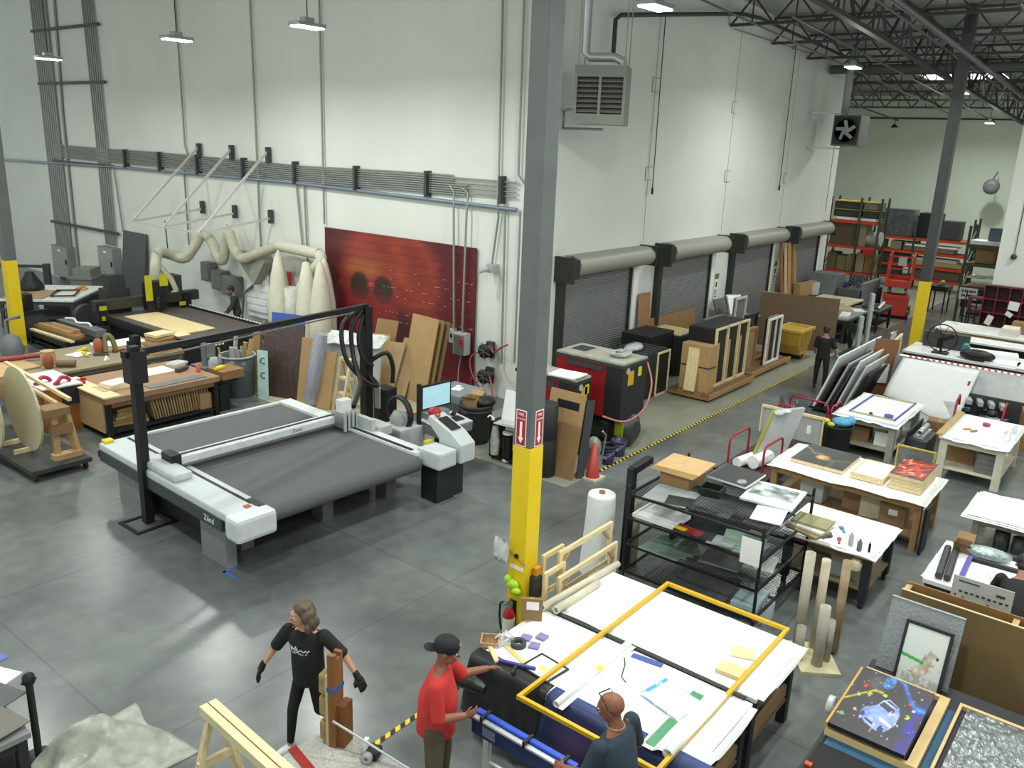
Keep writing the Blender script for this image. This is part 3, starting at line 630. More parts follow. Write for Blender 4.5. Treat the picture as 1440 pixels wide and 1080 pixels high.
# ------------------------------------------------------------------ router table
t = thing('router_table', 'black flat bed router with spindle gantry and a plywood sheet on it', 'machine', (12.55, 21.9, 0))
b = MB(); b.bx(-1.1, 1.1, -1.9, 2.1, .15, .7); b.bx(-.95, .95, -1.7, 1.9, 0, .15); b.build('base', mat('1c1f22', .5), t, bev=.02)
MB().bx(-1.25, 1.3, -2.05, 2.3, .7, .82).build('bed', mat('5a524e', .6, noise=.15), t)
for x, nm in ((-1.27, 'near_rail'), (1.32, 'far_rail')):
    MB().bx(x - .04, x + .04, -2.05, 2.3, .68, .88).build(nm, BLACKM, t)
b = MB()
for k in range(26): b.bx(1.3, 1.34, -1.95 + k * .15, -1.88 + k * .15, .88, .9)
b.build('rail_bolt', WHITE, t, kind='stuff')
for x in (-1.35, 1.3): MB().bx(x - .12, x + .12, 1.9, 2.4, .6, 1.25).build('gantry_upright', BLACKM, t)
MB().bx(-1.5, 1.75, 2.0, 2.25, 1.0, 1.3).build('gantry_beam', mat('3a3a30', .5, .2), t, bev=.015)
for x, z in ((-1.35, 1.05), (-1.3, .75), (1.1, .9)): MB().bx(x - .1, x + .1, 1.86, 1.9, z, z + .12).build('yellow_label', plastic('b8b020'), t)
b = MB(); b.bx(-.1, .5, 1.7, 2.0, .9, 1.75); b.cyl((.2, 1.65, .95), (.2, 1.65, 1.3), .08, n=10); b.build('spindle_head', BLACK, t, bev=.02)
b = MB(); b.bx(-.15, .05, 1.66, 1.7, 1.2, 1.95); b.bx(.3, .55, 1.66, 1.7, 1.6, 1.95); b.build('yellow_guard', plastic('b9b41f'), t)
b = MB(); b.bx(.8, 1.4, 2.35, 2.9, .2, 1.75); b.build('control_cabinet', DGREY, t, bev=.02)
b = MB(); b.bx(-.9, -.2, 2.5, 3.0, .2, 1.5); b.bx(-.8, -.3, 2.55, 2.9, 1.5, 1.9); b.build('tool_rack', mat('303331', .6), t)
for k, y in enumerate((-2.15, -1.95)): MB().ob((-.95 + k * 1.1, y, .84), (.1, 0, 0), (-.02, -.35, -.02), (0, 0, .03)).build('glass_clamp', mat('8fb8bb', .2), t, label='pale teal clamp bar')
b = MB()
for k in range(5): b.bx(-.5 + k * .1, -.44 + k * .1, -2.06, -2.05, .55, .62)
b.build('lettering', WHITE, t, kind='stuff')
o = MB().sheet(6, 10, lambda u, v: (11.7 + 1.02 * u, 20.55 + 3.05 * v, .842 + .05 * max(0, u - .7) * (1 - v)), .018, False)
simple('plywood_sheet', 'pale plywood sheet lying on the router bed', 'board', o, mat('e3cf9d', .6, noise=.08, scale=2, stretch=(8, 1, 1)))
# ------------------------------------------------------------------ back left benches
t = bench('assembly_table', 'white topped table with brown board, farthest back by the breaker boxes', 0, 2.7, 0, 2.2, .9, mat('dfe1de', .4), DGREY, shelf=.3)
t.location = (11.75, 28.2, 0); t.rotation_euler = (0, 0, pi / 4)
def at45(x, y, c=(11.75, 28.2)): return (c[0] + (x - y) * .7071, c[1] + (x + y) * .7071)
x, y = at45(-.5, .45); slab('fiberboard_sheet', 'brown fiberboard sheet lying on the far white table', 'board', x, y, .905, 1.5, 1.2, .02, mat('a08a66', .7), pi / 4)
t = thing('picture_frame', 'empty black frame lying across the far white table', 'frame', (*at45(-.35, -.5), .93), pi / 4 + .2)
for a, c2, e, f2 in ((-.55, .55, -.35, -.31), (-.55, .55, .31, .35), (-.55, -.5, -.31, .31), (.5, .55, -.31, .31)): MB().bx(a, c2, e, f2, 0, .04).build('rail', BLACK, t)
x, y = at45(.75, -.55); slab('wood_offcut', 'orange wood offcut on the far white table', 'offcut', x, y, .905, .5, .14, .05, wood('c88b3c'), .7)
x, y = at45(.55, -.75); slab('wood_offcut', 'short tan wood offcut beside the orange one on the far white table', 'offcut', x, y, .905, .45, .12, .04, wood('c9a05a'), .9)
b = MB(); b.bx(-.5, .5, -.35, .35, 0, .55); b.bx(-.55, .55, -.4, .4, .55, .62); b.bx(-.4, .4, -.3, .3, .62, .9)
simple('grey_cabinet', 'grey cabinet with yellowed top behind the far white table', 'cabinet', b, mat('7d8078', .6), (13.6, 29.8, .45), .7)
b = MB(); b.bx(-.45, .45, -.32, .32, 0, .45); simple('cabinet_plinth', 'dark plinth under the grey cabinet behind far table', 'plinth', b, DGREY, (13.6, 29.8, 0), .7)
b = MB(); b.bx(-1.2, 1.2, -.04, .04, 1.15, 1.25); b.bx(1.0, 1.2, -.1, .1, 0, 1.3); b.bx(-1.2, -1.0, -.1, .1, 0, 1.3)
simple('steel_rail', 'dark steel rail stand behind the far white table', 'rail', b, DGREY, (12.3, 32.5, 0), -.8)
b = MB(); b.lathe([(.38, 0), (.4, .1), (.36, .2), (.2, .45), (.12, .6)], n=14); simple('dust_bag', 'slumped dark bag on the far white table', 'bag', b, BLACK, (*at45(.3, .8), .905))
# table saw with lumber
t = thing('table_saw', 'black table saw with motor housing beside the yellow based post', 'saw', (10.0, 26.1, 0))
b = MB(); b.bx(-.35, .35, -.4, .4, 0, .85); b.build('cabinet', DGREY, t, bev=.02); MB().bx(-.45, .45, -.5, .45, .85, .9).build('saw_table', BLACKM, t)
b = MB(); b.bx(-.2, .2, -.2, .2, .9, 1.35); b.cyl((-.1, -.2, 1.2), (-.1, -.35, 1.2), .13, n=12); b.build('motor_head', BLACK, t, bev=.03)
b = MB(); b.cyl((.36, -.3, .9), (.36, -.3, 1.0), .07, n=10); b.build('knob', LGREY, t)
t = bench('lumber_stand', 'low black stand carrying timber behind the cluttered bench', 9.8, 10.98, 23.2, 25.5, .42, BLACKM, BLACK, shelf=.12)
for k in range(6):
    slab('timber_plank', 'rough timber plank on the low black stand', 'plank', 10.1 + .11 * (k % 3) * 1.2, 24.4, .425 + .1 * (k // 3), .12, 2.2 - .15 * k, .1 if k < 3 else .09, wood('a98558' if k % 2 else '94734a', ax=1), .05, 'timber planks on the black stand')
slab('timber_plank', 'pale narrow plank along the edge of the low black stand', 'plank', 9.9, 24.2, .425, .1, 2.3, .05, PINEY, .05)
b = MB(); b.bx(-.14, .14, -1.1, 1.1, 0, .16); b.bx(-.16, .16, -1.1, 1.1, .16, .19); simple('steel_fence', 'steel machine fence with pale cable on the low black stand', 'fence', b, GREY, (10.78, 24.3, .43), .03)
b = MB(); b.tube(smooth_path([(10.75, 25.2, .66), (10.82, 24.8, .7), (10.72, 24.4, .66), (10.85, 24.0, .69), (10.78, 23.7, .66)]), .03, 6); simple('cable_bundle', 'white cable bundle lying on the steel fence', 'cable', b, WHITE)
b = MB(); b.cyl((11.6, 25.9, .5), (11.62, 25.7, .5), .38, n=20); b.bx(11.3, 11.9, 25.5, 26.1, 0, .2); simple('floor_blower', 'dark round blower beside the steel fence', 'blower', b, DGREY)
b = MB(); b.tube([(9.0, 24.8, .0), (9.0, 24.8, .9), (9.3, 24.6, 1.0)], .05, 6); b.lathe([(.25, 0), (.3, .2), (.22, .5), (.1, .6)], (8.9, 24.3, 0), 12)
simple('shop_vacuum', 'grey shop vacuum at the foot of the post by the benches', 'vacuum', b, GREY)
b = MB(); b.cyl((0, 0, 0), (1.25, -.4, .02), .06, n=8); simple('red_pipe', 'red pipe lying on the cluttered bench end', 'pipe', b, plastic('8e3a38'), (6.75, 20.35, .99))

# cluttered bench
t = bench('cluttered_bench', 'long grey brown bench crowded with tools and wood scraps', 6.9, 10.65, 18.62, 20.75, .9, wood('8d8268', .7), wood('6d5f4a', ax=2), lw=.12, shelf=.25)
slab('plywood_board', 'tan plywood panel on the end of the cluttered bench', 'board', 7.1, 19.85, .91, .9, 1.2, .03, PLY, .1)
b = MB(); b.lathe([(.17, 0), (.17, .25)], n=8); b.lathe([(.15, .25), (.16, .3)], n=8); simple('wood_block', 'square pale wood block standing on the cluttered bench', 'block', b, PLY, (7.85, 19.5, .91))
b = MB(); b.lathe([(.08, 0), (.11, .1), (.11, .22), (.05, .3)], n=12); simple('glue_jug', 'brown glue jug near the wood block', 'jug', b, plastic('8a4b32'), (7.7, 19.15, .91))
b = MB(); b.cyl((0, 0, .08), (.3, -.25, .08), .075, n=10); simple('brown_roll', 'short brown paper roll beside the glue jug', 'roll', b, mat('6f5b47', .7), (7.85, 19.1, .91))
slab('paper_sheet', 'white paper sheet in the middle of the cluttered bench', 'paper', 8.7, 19.9, .91, .45, .4, .006, PAPER, .3)
slab('paper_sheet', 'large white paper pile toward the far end of the cluttered bench', 'paper', 10.0, 20.3, .91, .9, .6, .03, PAPER, .1)
slab('paper_sheet', 'second white paper pile beside the large pile on the cluttered bench', 'paper', 9.55, 20.45, .91, .5, .5, .02, PAPER, -.2)
b = MB(); b.lathe([(.09, 0), (.12, .1), (.1, .28), (.06, .34)], n=10); simple('paint_can', 'reddish brown can on the cluttered bench', 'can', b, plastic('a0543a'), (9.1, 19.75, .91))
b = MB(); b.tube(smooth_path([(0, 0, 0.02), (.05, .1, .3), (.12, .12, .4), (.2, .05, .3), (.22, -.05, .02)]), .06, 8); simple('wire_brush_coil', 'olive coil of cord hunched on the cluttered bench', 'coil', b, mat('6e6a3f', .8), (9.2, 19.6, .91))
for k, (x, y, c, lb) in enumerate(((8.85, 20.15, 'd6c62a', 'yellow level tool lying at back of the cluttered bench'), (8.75, 19.65, 'c9b22c', 'yellow handled knife near the front of the cluttered bench'), (9.05, 19.45, '4a4a44', 'dark pliers near the front of the cluttered bench'), (9.55, 19.6, 'a03a2c', 'red handled tool on the cluttered bench'))):
    b = MB(); b.bx(-.13, .13, -.03, .03, 0, .04); b.bx(.08, .2, -.05, .05, 0, .06); simple('hand_tool', lb, 'tool', b, plastic(c), (x, y, .91), .4 + k, bev=.008)
b = MB(); b.prism([(-.06, 0), (.06, 0), (0, .11)], (0, -.04, 0), (1, 0, 0), (0, 0, 1), (0, .08, 0)); simple('white_wedge', 'small white wedge at the front of the cluttered bench', 'wedge', b, WHITE, (8.9, 18.95, .91))
for k in range(7):
    slab('wood_offcut', 'brown offcut stacked on the cluttered bench', 'offcut', 10.2 + rnd(-.04, .04), 18.9 + rnd(-.05, .05), .91 + .055 * k, .8 - .05 * k, .42, .05, wood('a5804f' if k % 2 else 'c2a06a'), rnd(-.12, .12), 'offcuts in the bench pile')
slab('wood_offcut', 'pale square board on top of the offcut pile', 'offcut', 10.2, 18.9, 1.31, .55, .42, .07, PINE, .15, bev=.01)
slab('wood_offcut', 'pale thin board jutting from the offcut pile', 'offcut', 10.62, 18.72, 1.295, .34, .4, .015, PINE, .05)
b = MB(); b.bx(-.09, .09, -.09, .09, 0, .5); b.bx(-.2, -.15, -.05, .05, 0, .4); b.bx(.0, .04, -.12, -.09, .1, .4); simple('black_clamp', 'black bar clamp stand on the cluttered bench behind the black post', 'clamp', b, BLACK, (9.55, 18.85, .91), .2)
# orange cabinet
t = thing('wood_cabinet', 'orange brown wooden cabinet with a dark box mounted at its end', 'cabinet', (7.12, 17.85, 0))
OR = wood('a3682f', .6, ax=0); MB().bx(-.33, .4, -.55, .7, 0, .97).build('carcass', OR, t, bev=.008)
MB().bx(-.37, .44, -.6, .75, .97, 1.0).build('worktop', mat('d9dcdb', .5), t)
MB().bx(-.35, -.33, -.5, .05, .62, .95).build('face_panel', wood('8b5526'), t)
b = MB(); b.bx(.02, .44, -.62, -.55, .6, .95); b.build('dark_box', mat('262630', .5), t, label='dark box')
for k, (dx, dy) in enumerate(((0, 0), (.28, -.25))):
    b = MB(); b.tube(smooth_path([(-.18, .02, .02), (-.1, .0, .09), (0, .03, .12), (.1, 0, .09), (.16, -.02, .02)]), .04, 8); b.bx(-.2, -.12, -.04, .06, 0, .05)
    simple('red_clamp', ('longer', 'shorter')[k] + ' magenta red clamp handle on top of the orange cabinet', 'clamp', b, plastic('a31c46'), (6.98 + dx, 17.7 + dy, 1.002), .4)
# front woodwork bench
t = bench('woodwork_bench', 'wooden workbench with black legs and rows of boards stored below', 7.45, 10.0, 16.1, 18.0, .9, wood('9a7b5c', .6), BLACKM, lw=.1, th=.12, shelf=.14, apron=wood('7d5f42'))
MB().bx(-1.27, -1.21, -.8, .85, .15, .78).build('side_panel', PLY, t)
b = MB(); b.bx(-1.3, -.95, -.95, .95, .9, .93); b.build('edge_board', PINEY, t)
for k in range(22):
    lean('stored_board', 'tan board in the row below the woodwork bench', 'board', (8.55 + k * .06, 16.3), (8.55 + k * .06 + .0, 17.6), .5 + .1 * vnoise(k, 1), .035, -.12 + .004 * k, 0, wood('a58a62' if k % 3 else '8f7450', ax=2), 'boards stored below the woodwork bench', .18)
for k in range(5):
    slab('stored_plank', 'short plank stacked below the woodwork bench', 'plank', 8.05, 16.6 + .0 * k, .175 + k * .075, .85 - .08 * k, .4, .065, wood('9a7c52' if k % 2 else 'b0935f'), rnd(-.25, .25), 'planks below the woodwork bench')
carton('small tan box below the far end of the woodwork bench', 9.72, 16.5, .175, .28, .5, .35, m=CARDL)
b = MB(); b.bx(-.3, .3, -.22, .22, 0, .012); 
slab('white_board', 'square white board on the middle of the woodwork bench', 'board', 9.15, 17.35, .905, .75, .55, .02, mat('efe6d6', .6), .0)
for k in range(3): slab('white_board', ('lowest', 'middle', 'topmost')[k] + ' board of the little pale stack on the woodwork bench corner', 'board', 7.95 + .03 * k, 16.75, .905 + .045 * k, .62 - .12 * (k > 0), .48 - .1 * (k > 0), .04, mat(('c8b08a', 'e6d5b8', 'efe4d0')[k], .6), .1 * k)
slab('blue_case', 'dark blue tool case behind the black post on the woodwork bench', 'case', 8.62, 17.15, .905, .3, .18, .09, plastic('2c3350'), .1, bev=.01)
slab('grey_ruler', 'long grey straightedge along the front of the woodwork bench', 'ruler', 9.1, 16.33, .905, 1.3, .26, .01, GREY, .02)
slab('paper_sheet', 'crumpled white paper on the far end of the woodwork bench', 'paper', 9.85, 17.6, .905, .4, .3, .05, FILM, .3)
b = MB(); b.bx(-.12, .12, -.06, .06, 0, .08); b.cyl((.1, 0, .04), (.26, .05, .04), .05, n=8); simple('hand_sander', 'black hand sander near the far end of the woodwork bench', 'tool', b, DGREY, (9.6, 17.0, .905), .3, bev=.01)
b = MB(); b.lathe([(.045, 0), (.05, .02), (.05, .18), (.03, .2)], n=12); simple('red_cup', 'small pink red cup on the far corner of the woodwork bench', 'cup', b, plastic('d0685a'), (9.86, 16.72, .905))
for k, (dx, dy) in enumerate(((0, 0), (-.12, -.22))):
    b = MB(); b.bx(-.14, .14, -.02, .02, 0, .03); b.bx(.1, .14, -.1, .02, 0, .05); b.bx(-.06, -.02, -.06, .02, 0, .06); simple('red_clamp', ('upper', 'lower')[k] + ' red squeeze clamp on the corner of the woodwork bench', 'clamp', b, plastic('b32028'), (7.62 + dx, 17.6 + dy, .935), .5)
# pedestal sander
t = thing('pedestal_sander', 'black pedestal machine with wooden tray at the end of the woodwork bench', 'machine', (10.45, 16.9, 0))
b = MB(); b.bx(-.18, .18, -.18, .18, 0, .62); b.bx(-.35, -.1, -.6, -.3, 0, .62); b.build('pedestal', BLACK, t, bev=.02)
b = MB(); b.lathe([(.34, .62), (.38, .66), (.38, .72), (.3, .76)], (-.1, -.3, 0), 20); b.build('round_table', BLACKM, t)
b = MB(); b.bx(-.35, .2, -.75, -.15, .76, .95); b.build('wood_tray', wood('8a6742'), t)
b = MB(); b.bx(-.2, .3, .2, .8, .78, .82); b.bx(-.06, .04, .45, .55, .82, 1.35); b.bx(.0, .22, .4, .6, 1.0, 1.3); b.build('sander_column', STEEL, t)
b = MB(); b.lathe([(.12, 0), (.13, .1), (.08, .2)], (.1, .3, .82), 12); b.build('motor', LGREY, t)
MB().bx(-.25, .3, .15, .85, .0, .78).build('machine_stand', BLACK, t)
b = MB(); b.lathe([(.045, 0), (.05, .02), (.05, .2), (.02, .26), (.02, .3)], n=10); simple('spray_bottle', 'clear bottle on the pedestal machine', 'bottle', b, GLASS, (10.68, 17.15, .825))
b = MB(); b.bx(-.12, .12, -.03, .03, 0, .04); b.bx(-.02, .16, -.06, .06, 0, .05); simple('hand_tool', 'bright yellow tool on the wooden tray of the pedestal machine', 'tool', b, plastic('dcd22a'), (10.2, 16.45, .955), .3)
# tall round glass bin with teal strip
t = thing('round_bin', 'tall grey translucent round bin full of offcuts', 'bin', (11.15, 17.15, 0))
MB().lathe([(.36, 0), (.38, .5), (.42, 1.0), (.4, 1.0), (.36, .5), (.34, .02)], n=20).build('bin_body', mat('4a5251', .3, noise=.1), t); MB().pipe((0, 0, .97), (0, 0, 1.01), .43, .4, 20).build('rim', LGREY, t)
for k in range(7):
    a = k * .9; b = MB().bx(-.02, .02, -.05, .05, 0, 1.15 + .12 * (k % 3)); o = simple('offcut_strip', 'thin strip poking out of the round bin', 'offcut', b, wood('b59a68') if k % 2 else LGREY, (11.15 + .2 * cos(a), 17.15 + .2 * sin(a), .04), a, 'strips in the round bin'); o.rotation_euler = (.2 * sin(a), -.2 * cos(a), a)
o = lean('teal_strip', 'pale teal banner strip with dark curved marks leaning by the round bin', 'banner', (11.32, 16.62), (11.42, 16.35), 1.15, .02, .1, .1, mat('b5d2cd', .5))
for z in (.55, .9): text('C', .22, BLACK, o, frame_M((.05 + z * .08, -.14 + z * .08, z), (.35, -.94, 0), (.09, .09, 1)) @ Matrix.Translation((0, 0, .025)))
# dark wrapped panel etc.
WRAP = mat('4a3b38', .3, noise=.3, scale=7, stretch=(1, 3, 1), bump=.5)
lean('wrapped_board', 'large dark brown film wrapped panel leaning by the cutting machine', 'panel', (11.55, 16.8), (11.9, 15.75), 1.72, .05, .35, .2, WRAP)
lean('blue_board', 'blue edged board peeking above the dark wrapped panel', 'board', (12.0, 17.1), (12.3, 16.2), 1.86, .03, .3, .2, plastic('3b56a8'))
lean('tan_board', 'narrow tan panel standing behind the teal strip', 'panel', (11.5, 17.15), (11.57, 16.95), 1.6, .05, .3, .2, CARD)
lean('tan_board', 'tall narrow tan panel between the dark wrapped panel and the silver roll', 'panel', (11.8, 15.75), (11.92, 15.4), 1.5, .05, .3, .1, CARDL)
lean('red_edged_board', 'thin reddish edged board beside the silver roll', 'board', (11.86, 15.42), (11.9, 15.3), 1.6, .04, .3, .0, mat('9c7a6c', .6))
b = MB(); b.tube([(0, 0, .08), (.16, -.02, .85), (.32, -.03, 1.68)], [.17, .2, .16], 14); simple('silver_roll', 'silver grey film wrapped roll leaning behind the cutting machine', 'roll', b, mat('a9abb8', .3, .3, noise=.25, scale=8, stretch=(6, 6, 1), bump=.5), (11.75, 15.2, 0))
t = thing('white_film_stack', 'crumpled clear film draped over a stack of white sheets', 'film', (12.6, 15.2, 0))
MB().ob((0, .9, 0), (.5, -1.7, 0), (.25, .1, 1.42), (.06, .02, 0)).build('sheet_stack', mat('aeb3b1', .5), t)
MB().sheet(16, 10, lambda u, v: (.12 + .5 * u + .3 * v, .75 - 1.5 * u, 1.25 + .25 * v + .07 * vnoise(u * 9, v * 7, 3)), .004).build('film', FILM, t)
lean('tan_board', 'short wide tan panel beside the little wooden stand', 'panel', (11.78, 15.12), (11.93, 14.72), 1.3, .05, .3, .05, CARDL)
t = thing('step_stand', 'small wooden step stand behind the cutting machine', 'stand', (12.0, 14.55, 0))
for y in (-.17, .17):
    MB().beam((0, y, 0), (.28, y, 1.2), .06).build('leg', PINEZ, t); MB().beam((.6, y, 0), (.33, y, 1.2), .06).build('leg', PINEZ, t)
for z in (.35, .7, 1.12): MB().bx(.05 + z * .2, .2 + z * .2, -.2, .2, z, z + .05).build('tread', PINEY, t)
for k, (p, q, h, dx, m, lb) in enumerate((((13.1, 15.35), (13.35, 14.75), 1.45, .6, CARDL, 'broad tan board directly behind the black machine post'), ((13.3, 14.85), (13.5, 14.35), 1.3, .55, mat('a88f66', .7), 'tan board with ragged edge leaning below the mural'), ((13.55, 14.5), (13.7, 14.1), 1.4, .6, mat('9f8560', .7), 'rounded tan board leaning below the mural'), ((13.6, 15.4), (13.75, 14.8), 1.75, .5, CARD, 'taller brown board behind the black machine post'),
                                           ((13.86, 14.35), (13.98, 14.2), 1.75, .45, mat('5d4a36', .8), 'dark narrow board beside the biggest cardboard sheet'))):
    lean('leaning_board', lb, 'board', p, q, h, .03, dx, .05, m)
for k in range(3):
    lean('cardboard_sheet', ('front', 'middle', 'rear')[k] + ' sheet of the tall cardboard stack leaning on the mural', 'cardboard', (13.86 + .09 * k, 14.42 - .04 * k), (13.74 + .09 * k, 13.45 - .1 * k), 2.02 - .03 * k, .03, .42, -.05, (CARDL, CARD, mat('7a6242', .8))[k])

# ------------------------------------------------------------------ disc cart
t = thing('disc_cart', 'flat dark cart with a wooden rack holding plywood discs', 'cart', (6.05, 16.4, 0))
MB().bx(-.5, .55, -1.4, 1.5, .14, .22).build('deck', mat('3a3a38', .7), t)
for x in (-.42, .46):
    for y in (-1.3, 1.4):
        b = MB(); b.cyl((x - .025, y, .07), (x + .025, y, .07), .07, n=12); b.bx(x - .03, x + .03, y - .04, y + .04, .1, .14); b.build('caster', BLACK, t)
for x in (.12, .48):
    MB().beam((x, -1.0, .22), (x * .6, -1.1, 1.15), .1).build('upright', PLY, t)
MB().bx(.0, .5, -1.18, -.98, .22, .32).build('foot_board', PLY, t); MB().bx(.0, .35, -1.22, -1.02, .72, .9).build('cross_board', MDF, t); MB().bx(-.1, .32, -1.25, -.85, 1.08, 1.22).build('top_board', MDF, t)
for k, z in enumerate((1.2, 1.35)):
    MB().beam((.3 + .1 * k, -1.1, z - .05), (.25 + .1 * k, 1.5, z + .15), .06).build('rail', PINEY, t)
MB().bx(-.45, .3, .5, 1.5, 1.1, 1.5).build('rear_crate', PLY, t)
b = MB()
for y in (-.3, .3): b.bx(-.35, .1, y - .03, y + .03, .22, .3)
b.build('cradle', PINE, t, kind='stuff')
for k, (x, y) in enumerate(((5.98, 16.12), (5.5, 16.55))):
    b = MB(); b.cyl((-.02, 0, .81), (.02, 0, .81), .8, n=48, smooth=False)
    o = simple('plywood_disc', ('large round plywood disc facing the cutting machine', 'second plywood disc at the picture edge behind the first')[k], 'disc', b, mat('c4bd9c', .65, noise=.08, scale=3, stretch=(1, 1, 5)), (x, y, .24)); o.rotation_euler = (0, -.04, -.02)

# ------------------------------------------------------------------ flat bed cutting machine
t = thing('cutting_machine', 'large flat bed cutting machine with grey belt and white rails', 'machine', (6.33, 9.75, 0), radians(-2.2))
BELT = mat('56595b', .7, noise=.06, scale=30); L_, D_ = 3.42, 4.0
b = MB(); n = 12
prof = [(-.06 + .14 * (1 - cos(a)), .74 + .14 * sin(a)) for a in [(-pi / 2 + pi * i / n) for i in range(n + 1)]][::1]
prof = [(-.02 - .14 * cos(a), .74 + .14 * sin(a)) for a in [(-pi / 2 + pi * i / n) for i in range(n + 1)]]
vs = []; P2 = prof + [(D_ - .02, .88), (D_ - .02, .6)]
for x in (.3, L_ - .12): vs += [(x, y, z) for y, z in P2]
m_ = len(P2); b.add(vs, [(i, i + 1, m_ + i + 1, m_ + i) for i in range(m_ - 1)], False); b.build('belt', BELT, t)
for p in t.children[-1].data.polygons: p.use_smooth = p.index < n
# left side housing
MB().bx(-.3, .3, -.12, D_, .8, .93).build('side_cover', SHELL, t, bev=.03); MB().bx(-.31, -.26, .12, D_ - .02, .62, .8).build('dark_valance', mat('3a4245', .45), t, label='dark valance with white maker lettering')
MB().bx(.14, .19, .1, D_ - .1, .925, .937).build('rail_slot', BLACK, t)
b = MB(); b.bx(-.34, .31, -.34, .0, .58, .94); b.build('corner_cap', mat('d3d9da', .4), t, bev=.06)
b = MB(); b.bx(.16, .28, -.1, .25, .94, .945); b.build('button_strip', BLACK, t); MB().bx(.02, .1, .0, .08, .93, .95).build('red_button', plastic('b5502a'), t)
MB().bx(-.25, -.1, D_ - .15, D_, .93, .98).build('yellow_marker', YEL, t); MB().bx(-.32, .2, D_ - .04, D_ + .02, .68, .8).build('end_block', mat('2a3138', .5), t)
text('Zünd', .13, WHITE, t, frame_M((-.312, .46, .71), (0, -1, 0), (0, 0, 1)))
MB().bx(L_ - .16, L_ + .12, -.05, D_, .78, .94).build('side_rail', mat('d6dbdb', .4), t, bev=.02)
MB().bx(L_ - .14, L_ - .08, .1, 1.75, .94, .955).build('rail_slot', BLACK, t)
MB().bx(.25, L_, D_ - .06, D_ + .02, .82, .92).build('rear_edge_bar', mat('cfd4d2', .4), t)
for y0, y1 in ((.15, .85), (2.7, 3.5)): MB().bx(-.24, -.08, y0, y1, 0, .64).build('leg_panel', mat('7d8280', .5), t)
# gantry
b = MB(); b.bx(.0, L_ + .1, 2.0, 2.24, .96, 1.12); b.build('gantry_beam', mat('cdd2d2', .4), t, bev=.02)
MB().bx(.15, L_ - .1, 2.1, 2.15, 1.118, 1.13).build('gantry_slot', BLACK, t); MB().bx(.1, L_ - .1, 1.985, 2.0, .97, 1.0).build('gantry_edge', GREY, t)
text('Zünd', .09, GREY, t, frame_M((2.3, 1.995, 1.06), (1, 0, 0), (0, 0, 1)))
b = MB(); b.bx(-.28, .05, 1.5, 2.6, .93, 1.06); b.build('carriage', mat('bfc5c6', .4), t, bev=.05); MB().bx(-.05, .12, 1.98, 2.3, 1.0, 1.18).build('beam_bracket', BLACKM, t)
b = MB(); b.bx(L_ - .3, L_ + .02, 1.75, 2.1, .93, 1.2); b.build('tool_head', STEEL, t, bev=.02); MB().bx(L_ - .26, L_ - .02, 1.85, 2.02, 1.2, 1.45).build('tool_cover', mat('d8dddd', .4), t, bev=.02)
b = MB()
for k in range(4): b.cyl((L_ - .28 + k * .09, 1.72, .9), (L_ - .28 + k * .09, 1.72, 1.25), .03, n=8)
b.build('tool_spindle', ALU, t, kind='stuff')
b = MB(); b.bx(L_ + .0, L_ + .1, 1.3, 2.1, .94, 1.16); b.bx(L_ + .1, L_ + .4, 1.2, 1.7, .84, 1.02); b.build('cable_carrier_cover', mat('b7bcba', .4), t, bev=.02)
# under structure
b = MB()
for x in (.2, 1.7, L_ - .35):
    for y in (.5, D_ - .6): b.bx(x, x + .22, y, y + .3, 0, .6)
b.bx(.2, L_ - .1, .55, .75, .45, .6); b.bx(.2, L_ - .1, D_ - .6, D_ - .4, .45, .6); b.build('pedestal_frame', mat('6b6f6f', .5), t, kind='stuff')
MB().bx(.1, L_ - .3, 1.0, D_ - .8, .05, .58).build('vacuum_plenum', mat('2b2e30', .6), t)
# control pedestal
b = MB(); b.bx(L_ + .1, L_ + .5, -.3, .1, 0, .72); b.bx(L_ + .52, L_ + .8, -.25, .15, 0, .72); b.build('control_pedestal', mat('22262a', .5), t)
b = MB(); b.bx(L_ - .05, L_ + .38, -.5, .05, .7, 1.0); b.build('control_base', SHELL, t, bev=.04)
b = MB(); b.prism([(-.55, .72), (-.55, 1.05), (-.3, 1.22), (.25, 1.42), (.3, 1.3), (0, 1.05), (0, .72)], (L_ + .42, 0, 0), (0, 1, 0), (0, 0, 1), (.36, 0, 0)); b.build('control_console', SHELL, t, bev=.025)
MB().ob((L_ + .49, -.26, 1.246), (.22, 0, 0), (0, .36, .131), (0, -.004, .01)).build('keypad', BLACK, t)
MB().ob((L_ + .5, .12, 1.395), (.07, 0, 0), (0, .07, .025), (0, -.01, .03)).build('red_button', plastic('c24a2a'), t)
b = MB()
for i in range(3):
    for j in range(5): b.ob((L_ + .55 + i * .05, -.2 + j * .055, 1.27 + j * .02), (.025, 0, 0), (0, .03, .011), (0, -.003, .006))
b.build('key', LGREY, t, kind='stuff')
b = MB(); b.ball((L_ + .62, .32, 1.42), (.12, .12, .09)); b.build('beacon', plastic('a01828'), t, label='red beacon dome')
MB().bx(L_ + .15, L_ + .3, .02, .1, .98, 1.05).build('yellow_marker', plastic('b7b52a'), t)
